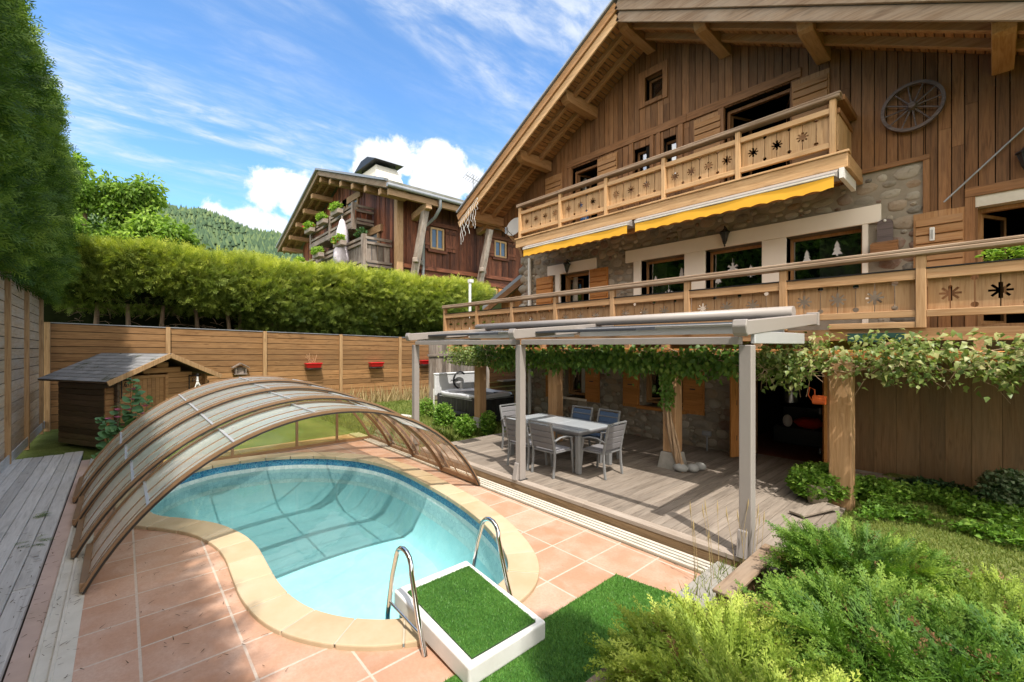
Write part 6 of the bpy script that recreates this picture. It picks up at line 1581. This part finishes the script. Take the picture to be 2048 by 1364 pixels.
# raised grass bank on the right, bed soil
def bank_z(x, y): return .02 + .20 * np.clip((x + 1.62) / .5, 0, 1) * np.clip((y - .6) / .6, 0, 1) + .05 * np.sin(x * 1.3) * np.sin(y * 1.1) * np.clip((x + 1.62) / .5, 0, 1)
gx_ = np.linspace(-1.40, 5.5, 28); gy_ = np.linspace(.4, 9.6, 36); GX, GY = np.meshgrid(gx_, gy_, indexing='ij'); ids = np.arange(28 * 36).reshape(28, 36)
Fq = np.stack([ids[:-1, :-1].ravel(), ids[1:, :-1].ravel(), ids[1:, 1:].ravel(), ids[:-1, 1:].ravel()], 1)
tag(np_mesh('grass_bank', np.stack([GX.ravel(), GY.ravel(), bank_z(GX, GY).ravel()], 1), Fq, T['lawn'], smooth=True, loc=(1, 4, 0)), kind='structure')
# lawn blades
def gblades(n, xr, yr, zf, l, keep=None, tone=0.0):
    x = U(*xr, n); y = U(*yr, n); k = np.ones(n, bool) if keep is None else keep(x, y); x, y = x[k], y[k]
    P = np.stack([x, y, zf(x, y)], 1); return blades(P, np.full(len(x), l), .5, tone)
bl_v[:, 0] *= 1.4
parts_ = [gblades(42000, (-1.45, 1.6), (5.0, 9.3), bank_z, .045, lambda x, y: (y > 5.0 + .25 * np.sin(x * 5)) & (x > -1.40), .12)]
parts_ += [gblades(46000, (-17.8, -8.45), (4.85, 9.2), lambda x, y: x * 0 - .055, .085, lambda x, y: U(0, 1, len(x)) < .45 + .55 * np.clip((x + 15) / 6, 0, 1), .10)]
parts_ += [gblades(6000, (-12.5, -9.2), (6.2, 7.6), lambda x, y: x * 0 - .05, .20, None, .05)]
V, F, Tn = merge(parts_); tag(np_mesh('grass', V, F, T['grassb'], Tn, loc=(-5, 6, 0)), kind='stuff')
# tall dry grass at the foot of the back fence
n = 900; P = np.stack([U(-17.85, -17.3, n), U(4.2, 10.4, n), np.full(n, -.05)], 1)
b1 = blades(P, U(.25, .75, n), .22, .1, .35); V, F, Tn = b1
tag(np_mesh('dry_grass', V, F, T['dry'], Tn, loc=(-17.5, 7, 0)), kind='stuff')

# low leafy ground cover along the right bank
LG = leaf(.75, .12, .25)
def herbs(n, pos, lsz, mat, name, hgt, kind=None, tone=0.0, parent=None, label=None, cat=None, group=None, lean=.9):
    P = pos(n); n = len(P); D = np.stack([RNG.normal(0, lean, n), RNG.normal(0, lean, n), np.abs(RNG.normal(.5, .5, n))], 1); P = P.copy(); P[:, 2] += hgt * U(0, 1, n) ** .8
    V, F, Tn = scatter(LG[0], LG[1], P, D, norm(RNG.normal(size=(n, 3)) * .5 + np.array([0, 0, 1.])), lsz * U(.6, 1.4, n), U(-.1, .45, n) + tone)
    o = np_mesh(name, V, F, mat, Tn, parent=parent, loc=tuple(P.mean(0) * np.array([1, 1, 0])) if parent is None else (0, 0, 0))
    return tag(o, label, cat, group, kind)
def blobpos(c, r):
    def f(n):
        q = RNG.normal(size=(n, 3)); q = norm(q) * U(.3, 1, (n, 1)) ** .5; p = q * np.array(r) + np.array(c); p[:, 2] = np.maximum(p[:, 2], .03); return p
    return f
def strip(n):
    x = U(-1.15, 2.6, n); y = 7.6 + .35 * x * .4 + U(-.55, 1.0, n) - .25 * np.sin(x * 3); k = (lump(x * 2, y * 2) > -.5) ; x, y = x[k], y[k]; return np.stack([x, y, bank_z(x, y)], 1)
herbs(12000, strip, .055, T['herb'], 'ground_cover', .14, 'stuff')
herbs(5200, blobpos((-1.68, 7.68, .36), (.42, .55, .26)), .065, T['herb'], 'leafy_plant', 0, None, .12, label='bright green leafy plant spilling over the beige flower pot', cat='plant')
herbs(2600, blobpos((-1.15, 8.25, .22), (.45, .35, .22)), .055, T['herb'], 'leafy_plant', 0, None, .1, label='low bright green plant at the foot of the right wooden column', cat='plant')
herbs(4500, blobpos((.16, 8.75, .34), (.34, .4, .40)), .055, T['herbd'], 'leafy_shrub', 0, None, .3, label='silvery sunlit shrub at the right edge before the annex wall', cat='shrub')
herbs(3200, blobpos((-.55, 8.95, .18), (.55, .3, .2)), .06, T['herbd'], 'leafy_shrub', 0, None, -.1, label='dark green leafy plant in the shade along the annex wall', cat='shrub')
for c, r, nn_, lb_ in (((-10.6, 6.9, .28), (.35, .3, .42), 1500, 'tall leafy weeds in front of the hot tub'), ((-9.3, 6.7, .22), (.28, .3, .30), 1200, 'leafy weeds in front of the left wooden column'), ((-8.95, 7.2, .28), (.2, .25, .34), 1000, 'bright green leafy weed right of the left wooden column'), ((-12.4, 7.4, .25), (.3, .25, .4), 900, 'weeds at the far corner of the hot tub')):
    herbs(nn_, blobpos(c, r), .07, T['herb'], 'weed_clump', .05, None, .1, label=lb_, cat='weeds', group='weed clumps by the hot tub')
def stalks(name, pts, hgt, label, cat, n, mat='dry', group=None):
    mb = MB()
    for k in range(n):
        x, y = pts(); h = hgt * random.uniform(.6, 1.1); a = random.uniform(0, 6.28); q = .12 * h
        mb.tube([(x, y, .02), (x + q * .4 * math.cos(a), y + q * .4 * math.sin(a), h * .55), (x + q * math.cos(a), y + q * math.sin(a), h)], [.003, .0025, .0015], 4, cap=False)
        mb.tube([(x + q * .85 * math.cos(a), y + q * .85 * math.sin(a), h * .86), (x + q * .95 * math.cos(a), y + q * .95 * math.sin(a), h * .95), (x + q * 1.03 * math.cos(a), y + q * 1.03 * math.sin(a), h * 1.06)], [.002, .007, .001], 5, cap=False)
    return tag(mb.build(name, plain('straw', (.42, .32, .16), .8, .1)), label, cat, group)
stalks('wild_grass', lambda: (random.uniform(-2.1, -1.5), random.uniform(4.1, 4.85)), .75, 'wispy straw-coloured wild grass stalks before the right pergola post', 'grass tuft', 14)
stalks('wild_grass', lambda: (random.uniform(-12.9, -12.3), random.uniform(7.3, 7.6)), 1.0, 'reddish dry grass stalks beside the hot tub cover', 'grass tuft', 26)
P = np.stack([U(-2.0, -1.5, 500), U(3.9, 4.9, 500), np.zeros(500)], 1); V, F, Tn = blades(P, U(.05, .22, 500), .5, .1, .3); tag(np_mesh('weed_tuft', V, F, T['grassb'], Tn, loc=(-1.7, 4.4, 0)), 'pale green weeds between the concrete kerb and the bed edging', 'weeds')

# junipers in the foreground bed
def juniper(cx, cy, z0, r, h, nb_, label, mat, tone=0.0, seed=0, lo=.13):
    j = thing('juniper_shrub', label, 'shrub', (cx, cy, .2), 0, 'junipers in the foreground bed'); rg = np.random.default_rng(seed)
    P = []; D = []; S = []; Tt = []; mb = MB()
    for b in range(nb_):
        a = rg.uniform(0, 2 * math.pi); e = rg.uniform(.12, 1.0) ** .8; L_ = (r * (1 - e * .45) + .05) * rg.uniform(.75, 1.12)
        d = np.array([math.cos(a), math.sin(a), 0]); pts = []
        for k in range(7):
            t = k / 6; pts.append(np.array([cx, cy, z0]) + d * L_ * t + np.array([0, 0, h * e * (1.25 * t - .42 * t * t)]))
        mb.tube([tuple(p) for p in pts[:5]], [.012, .010, .007, .005, .003], 4, cap=False)
        tb = rg.uniform(-.12, .22) + tone
        m = int(26 * L_ / .7) + 6
        for s in range(m):
            t = rg.uniform(.25, 1.0) ** .8; i = min(int(t * 6), 5); f = t * 6 - i; p = pts[i] * (1 - f) + pts[i + 1] * f; tang = pts[i + 1] - pts[i]; tang /= np.linalg.norm(tang)
            dd = tang + rg.normal(0, .36, 3) + np.array([0, 0, .10]); P.append(p); D.append(dd); S.append(rg.uniform(lo, lo + .12) * (1.2 - .35 * t)); Tt.append(tb + rg.uniform(-.1, .1) + .22 * (t - .6) + .15 * e)
    for s in range(int(420 * r)):
        a = rg.uniform(0, 6.283); q = r * .45 * rg.random() ** .5; P.append(np.array([cx + q * math.cos(a), cy + q * math.sin(a), z0 + h * rg.uniform(.25, .72)])); D.append(np.array([math.cos(a) * .7, math.sin(a) * .7, .55]) + rg.normal(0, .35, 3)); S.append(rg.uniform(lo + .02, lo + .14)); Tt.append(tone + rg.uniform(-.15, .15))
    P = np.array(P); D = np.array(D); n_ = len(P)
    V, F, Tn = merge(fronds(P, D, norm(rg.normal(size=(n_, 3)) * .6 + np.array([0, 0, 1.])), np.array(S), np.array(Tt), FJ))
    np_mesh('foliage', V, F, mat, Tn, parent=j)
    q_ = rg.choice(n_, n_ // 45, replace=False); V, F, Tn = merge(fronds(P[q_], D[q_], norm(rg.normal(size=(len(q_), 3)) + np.array([0, 0, 1.])), np.array(S)[q_] * 1.05, rg.uniform(0, .4, len(q_)), FJ)); np_mesh('dead_sprays', V, F, T['deadspray'], Tn, parent=j); mb.build('branch', T['trunk'], j); return j
juniper(-1.02, 2.62, .25, .80, .44, 135, 'bright yellow-green juniper spreading over the low edging nearest the turf carpet', T['junipery'], .08, 1)
juniper(-.55, 2.15, .25, .80, .50, 120, 'sunlit juniper at the very bottom of the picture', T['junipery'], .10, 2)
juniper(-.42, 3.42, .30, .86, .50, 140, 'deep green juniper in the middle of the bed', T['juniper'], .05, 3)
juniper(-.76, 4.62, .25, .72, .56, 120, 'dark green juniper reaching towards the right pergola post', T['juniper'], -.02, 4)
juniper(.05, 4.50, .28, .85, .34, 120, 'yellowish juniper along the lawn edge at the back of the bed', T['junipery'], -.12, 5)
juniper(.22, 3.45, .28, .85, .56, 120, 'dark juniper at the right edge of the picture', T['juniper'], -.05, 6)
juniper(.85, 4.2, .28, .80, .36, 80, 'juniper cut by the right edge of the picture, beside the lawn', T['juniper'], .05, 7)
# unseen slim conifer added behind the camera to cast shade on the turf
def conifer(x, y, h, r, label, seed):
    t = thing('shade_conifer', label, 'tree', (x, y, 0)); mb = MB(); mb.tube([(x, y, 0), (x, y, h * .95)], [.12, .02], 7); mb.build('trunk', T['trunk'], t)
    n_ = 2600; z = U(.12, 1, n_); a = U(0, 6.283, n_); rr_ = r * (1.02 - z ** 2.2) * U(.4, 1, n_); P = np.stack([x + rr_ * np.cos(a), y + rr_ * np.sin(a), z * h], 1); D = np.stack([np.cos(a), np.sin(a), U(.2, 1.2, n_)], 1)
    V, F, Tn = merge(fronds(P, D, rand_dirs(n_), U(.3, .5, n_), U(0, .4, n_), FR)); np_mesh('crown', V, F, T['thuja'], Tn, parent=t)
#conifer(2.55, 3.05, 8.0, .50, 'slim conifer just outside the right edge of the picture', 1)
conifer(2.25, .72, 8.9, .30, 'unseen slim conifer added behind the camera to shade the turf', 2)

# the vine over the terrace
vn = thing('climbing_vine', 'long leafy climbing vine trained along the beam under the lower balcony', 'vine', (-3.95, 7.5, .15))
mb = MB()
def twist(ph, r, z0=.15, z1=2.15, ax=-3.86, ay=7.36, rad=.03):
    pts = []; 
    for k in range(16):
        t = k / 15; w_ = r * (1.0 - .3 * math.sin(t * 3)); pts.append((ax - .20 * t + .16 * (1 - t) ** 3 + w_ * math.cos(ph + t * 5.2), ay + .02 - .03 * t + w_ * .6 * math.sin(ph + t * 5.2), z0 + (z1 - z0) * t))
    mb.tube(pts, [rad * (1 - .55 * k / 15) for k in range(16)], 6)
for ph, r, rad in ((0, .05, .045), (2.1, .06, .035), (4.0, .055, .03), (5.2, .10, .018), (1.0, .12, .014)): twist(ph, r, rad=rad)
for k in range(110):
    x = random.uniform(-10.2, 2.0); l = random.uniform(.5, 1.6); y = random.uniform(7.2, 7.5); z = random.uniform(2.0, 2.33)
    mb.tube([(x + l * j / 5, y + .05 * math.sin(j * 1.3 + k), z + .05 * math.sin(j * 1.9 + k * 2)) for j in range(6)], [.010, .010, .009, .008, .006, .004], 4, cap=False)
for k in range(110):
    x = random.choice((random.uniform(-10, 2), random.uniform(-2.4, 1.6))); y = random.uniform(6.95, 7.4) if x > -2.4 else random.uniform(7.2, 7.5); z = random.uniform(1.95, 2.3); d = Vector((random.uniform(-.5, .5), random.uniform(-.35, .1), random.uniform(-.6, .2))); p = Vector((x, y, z))
    mb.tube([p, p + d * .3, p + d * .55 + Vector((0, 0, -.12))], [.006, .004, .002], 4, cap=False)
mb.build('stem', T['vinewood'], vn)
LV = leaf(.72, .10, .35)
def vclumps(m, per, xr, zr, yr, sp, hang):
    cx_ = U(*xr, m); cz_ = U(*zr, m); cy_ = U(*yr, m); k = np.repeat(np.arange(m), per); n = len(k); f = U(0, 1, n)
    P = np.stack([cx_[k] + RNG.normal(0, sp, n), cy_[k] + RNG.normal(0, .08, n) - .08 * f, cz_[k] + RNG.normal(0, sp * .45, n) - hang * U(.2, 1, m)[k] * f], 1); return P, n
P, n = vclumps(95, 46, (-9.6, -2.0), (2.12, 2.36), (7.2, 7.42), .17, .34)
D = np.stack([RNG.normal(0, .45, n), RNG.normal(-.35, .35, n), RNG.normal(-.8, .35, n)], 1)
pa1 = scatter(LV[0], LV[1], P, D, norm(np.stack([RNG.normal(0, .5, n), -np.ones(n), U(0, .9, n)], 1)), U(.07, .14, n), U(-.15, .45, n))
n = 500; zz = U(.9, 1.9, n); P = np.stack([-3.95 + U(-.10, .14, n), 7.32 + U(-.08, .05, n), zz], 1)[zz > 1.2 + .3 * U(0, 1, n)]; n = len(P); D = np.stack([RNG.normal(0, .5, n), RNG.normal(-.4, .3, n), RNG.normal(-.7, .4, n)], 1)
pa2 = scatter(LV[0], LV[1], P, D, norm(np.stack([RNG.normal(0, .4, n), -np.ones(n), U(0, .8, n)], 1)), U(.05, .09, n), U(0, .4, n))
V, F, Tn = merge([pa1, pa2]); np_mesh('leaves', V, F, T['vine'], Tn, parent=vn)
P, n = vclumps(78, 40, (-2.3, 2.5), (2.08, 2.52), (6.88, 7.36), .16, .20)
P2, n2 = vclumps(7, 40, (-2.3, -1.75), (1.95, 2.3), (7.0, 7.2), .12, .30); P = np.concatenate([P, P2]); n += n2
D = np.stack([RNG.normal(0, .7, n), RNG.normal(-.4, .5, n), RNG.normal(-.3, .5, n)], 1)
pb = scatter(LV[0], LV[1], P, D, norm(np.stack([RNG.normal(0, .5, n), RNG.normal(-.3, .5, n), np.ones(n)], 1)), U(.045, .10, n), U(-.25, .6, n))
n = 1500; P = np.stack([-9.75 + RNG.normal(0, .45, n), 7.15 + U(-.28, .25, n), 2.08 + U(-.22, .28, n)], 1); D = np.stack([RNG.normal(0, .7, n), RNG.normal(-.4, .5, n), RNG.normal(-.2, .5, n)], 1)
pc = scatter(LV[0], LV[1], P, D, norm(np.stack([RNG.normal(0, .5, n), RNG.normal(-.3, .5, n), np.ones(n)], 1)), U(.05, .09, n), U(-.15, .4, n))
V, F, Tn = merge([pb, pc]); np_mesh('leaves', V, F, T['vine_sunlit'], Tn, parent=vn, loc=(0, 0, 0))
# bright potted greenery on the balcony at the far right
herbs(420, blobpos((.12, 7.95, 3.50), (.22, .15, .16)), .05, T['herb'], 'balcony_plant', 0, None, .25, label='bright green plant showing behind the right end of the balcony rail', cat='plant')

# hollyhock by the shed
hh = thing('hollyhock', 'pink hollyhock with round leaves in front of the log shed', 'flower', (-11.9, .05, 0))
mb = MB(); LH = []; FL = []
for (x, y, h, lean) in ((-11.9, .12, 1.72, .06), (-11.85, .30, 1.30, .10), (-11.95, -.22, 1.0, -.05), (-11.9, -.05, 1.25, .02)):
    pts = [(x, y + lean * t * t, h * t) for t in (0, .3, .6, .85, 1)]; mb.tube(pts, [.014, .013, .010, .006, .003], 6)
    for k in range(int(26 * h)):
        t = random.random() ** .8; LH.append((x, y + lean * t * t, h * t, t))
    for t in ((.62, .74, .86) if h > 1.1 else (.9,)): FL.append((x + .07, y + lean * t * t + random.uniform(-.06, .06), h * t))
mb.build('stem', plain('green_stem', (.12, .20, .05), .7, .2), hh)
rl = [(0, 0, 0)] + [(.5 * math.sin(R_(a)) * (1 + .08 * math.cos(R_(a * 5))), .5 - .5 * math.cos(R_(a)), .08 * math.cos(R_(a * 2.5))) for a in range(20, 341, 32)]
rv = np.array(rl, dtype=np.float32); rf_ = np.array([(0, k, k + 1) for k in range(1, len(rl) - 1)])
P = np.array([q[:3] for q in LH]); n = len(P); D = np.stack([RNG.normal(.35, .5, n), RNG.normal(0, .8, n), RNG.normal(-.05, .25, n)], 1); P = P + D * .03
V, F, Tn = scatter(rv, rf_, P, D, norm(np.stack([RNG.normal(.5, .4, n), RNG.normal(0, .4, n), np.ones(n)], 1)), np.array([.31 - .21 * q[3] for q in LH]) * U(.7, 1.2, n), U(0, .35, n)); np_mesh('leaf', V, F, leafy('hollyhock_leaf', (.07, .16, .08), (.13, .27, .13), (.24, .40, .18), .3, .6, 2), Tn, parent=hh)
T['pink'] = plain('pink_petal', (.62, .16, .30), .7, .2, var=.2)
for q in FL:
    mb = MB(); mb.lathe([(.005, 0), (.03, .012), (.055, .03), (.065, .032)], q, 10); f_ = mb.build('flower', T['pink'], hh)
# other small greenery and flowers
def flowers(c, r, n, col, name, label, cat, group=None, leafm='herb', lsz=.09):
    t = thing(name, label, cat, (c[0], c[1], c[2] - r[2]), 0, group); P = blobpos(c, r)(n)
    herbs(n, lambda m: P, lsz, T[leafm], 'leaves', 0, None, .3, parent=t)
    if col:
        m = max(8, n // 12); Q = blobpos(c, r)(m); V, F, Tn = scatter(LG[0], LG[1], Q + np.array([.02, -.02, .04]), rand_dirs(m), rand_dirs(m), np.full(m, lsz * .9), np.zeros(m)); np_mesh('blossom', V, F, T[col], Tn, parent=t)
T['yellowf'] = plain('yellow_petal', (.72, .50, .03), .7, .2)
flowers((-13.4, 2.55, .95), (.25, .35, .28), 260, 'yellowf', 'yellow_flowers', 'yellow flowering plant rising behind the pool cover beside the shed', 'flower')
for (x, y, z, col, lb_) in ((-32.2, 9.75, 10.85, 'red', 'geraniums with a few red flowers at the left end of the upper old balcony'), (-29.6, 9.75, 10.90, None, 'yellow-green trailing plant in the middle of the upper old balcony'), (-27.0, 9.75, 10.95, None, 'yellow-green trailing plant at the right of the upper old balcony'),
                       (-25.3, 9.3, 8.6, 'red', 'geraniums with red flowers beside the folded parasol'), (-29.0, 9.3, 8.5, None, 'trailing plant in the middle of the lower old balcony'), (-32.9, 9.3, 8.45, None, 'trailing plant at the far left of the lower old balcony')):
    flowers((x, y, z - .12), (.62, .3, .28), 300, col, 'balcony_flowers', lb_, 'flowers', 'flower box plants of the old chalet', 'thujay' if False else 'herb', .17)
tag(herbs(160, blobpos((-23.4, 9.8, 8.55), (.4, .3, .3)), .15, T['herbd'], 'balcony_plant', 0, None, -.1), 'dark round plant on the side rail of the lower old balcony', 'plant')
mb = MB()
for k in range(14): mb.tube([(-17.8, 5.5 + random.uniform(-.15, .15), 1.68), (-17.8 + random.uniform(-.1, .1), 5.5 + random.uniform(-.25, .25), 1.68 + random.uniform(.12, .42))], .008, 4)
tag(mb.build('dry_plant', plain('dead_plant', (.45, .28, .16), .9, .1)), 'dried-up plant in the red planter beside the bird house', 'plant')
# cut sprigs fallen on the grey side decking
for x, y, a, lb_ in ((-7.55, -.85, 80, 'fallen green conifer sprig on the decking beside the cover ribs'), (-8.75, -.8, 40, 'small fallen conifer sprig farthest along the grey decking'), (-6.1, -1.05, 10, 'fallen green sprig in the joint of the grey decking')):
    n = 7; P = np.stack([x + U(-.1, .1, n), y + U(-.12, .12, n), np.full(n, .084)], 1); D = np.stack([np.full(n, math.cos(R_(a))) + RNG.normal(0, .5, n), np.full(n, math.sin(R_(a))) + RNG.normal(0, .5, n), U(0, .1, n)], 1)
    V, F, Tn = merge(fronds(P, D, np.tile(np.array([0, 0, 1.]), (n, 1)), U(.10, .2, n), U(.1, .4, n), FR)); tag(np_mesh('fallen_sprig', V, F, T['thuja'], Tn, loc=(x, y, .08)), lb_, 'twig', 'fallen sprigs')
# little needles and leaf bits lying about on the tiles and decking
n = 900; x = U(-8, -1.8, n); y = np.where(U(0, 1, n) < .6, U(-1.6, .9, n), U(-1.6, -.2, n)); P = np.stack([x, y, np.where(y < -.63, .079, .014)], 1); D = np.stack([RNG.normal(size=n), RNG.normal(size=n), np.zeros(n)], 1)
V, F, Tn = scatter(np.array([(-.07, 0, 0), (.07, 0, 0), (.03, 1, .1), (-.03, 1, .1)], dtype=np.float32), np.array([(0, 1, 2), (0, 2, 3)]), P, D, np.tile(np.array([0, 0, 1.]), (n, 1)), U(.02, .055, n), U(0, .3, n)); tag(np_mesh('leaf_litter', V, F, plain('brown_litter', (.07, .045, .025), .9, .1), Tn, loc=(-5, 0, 0)), kind='stuff')
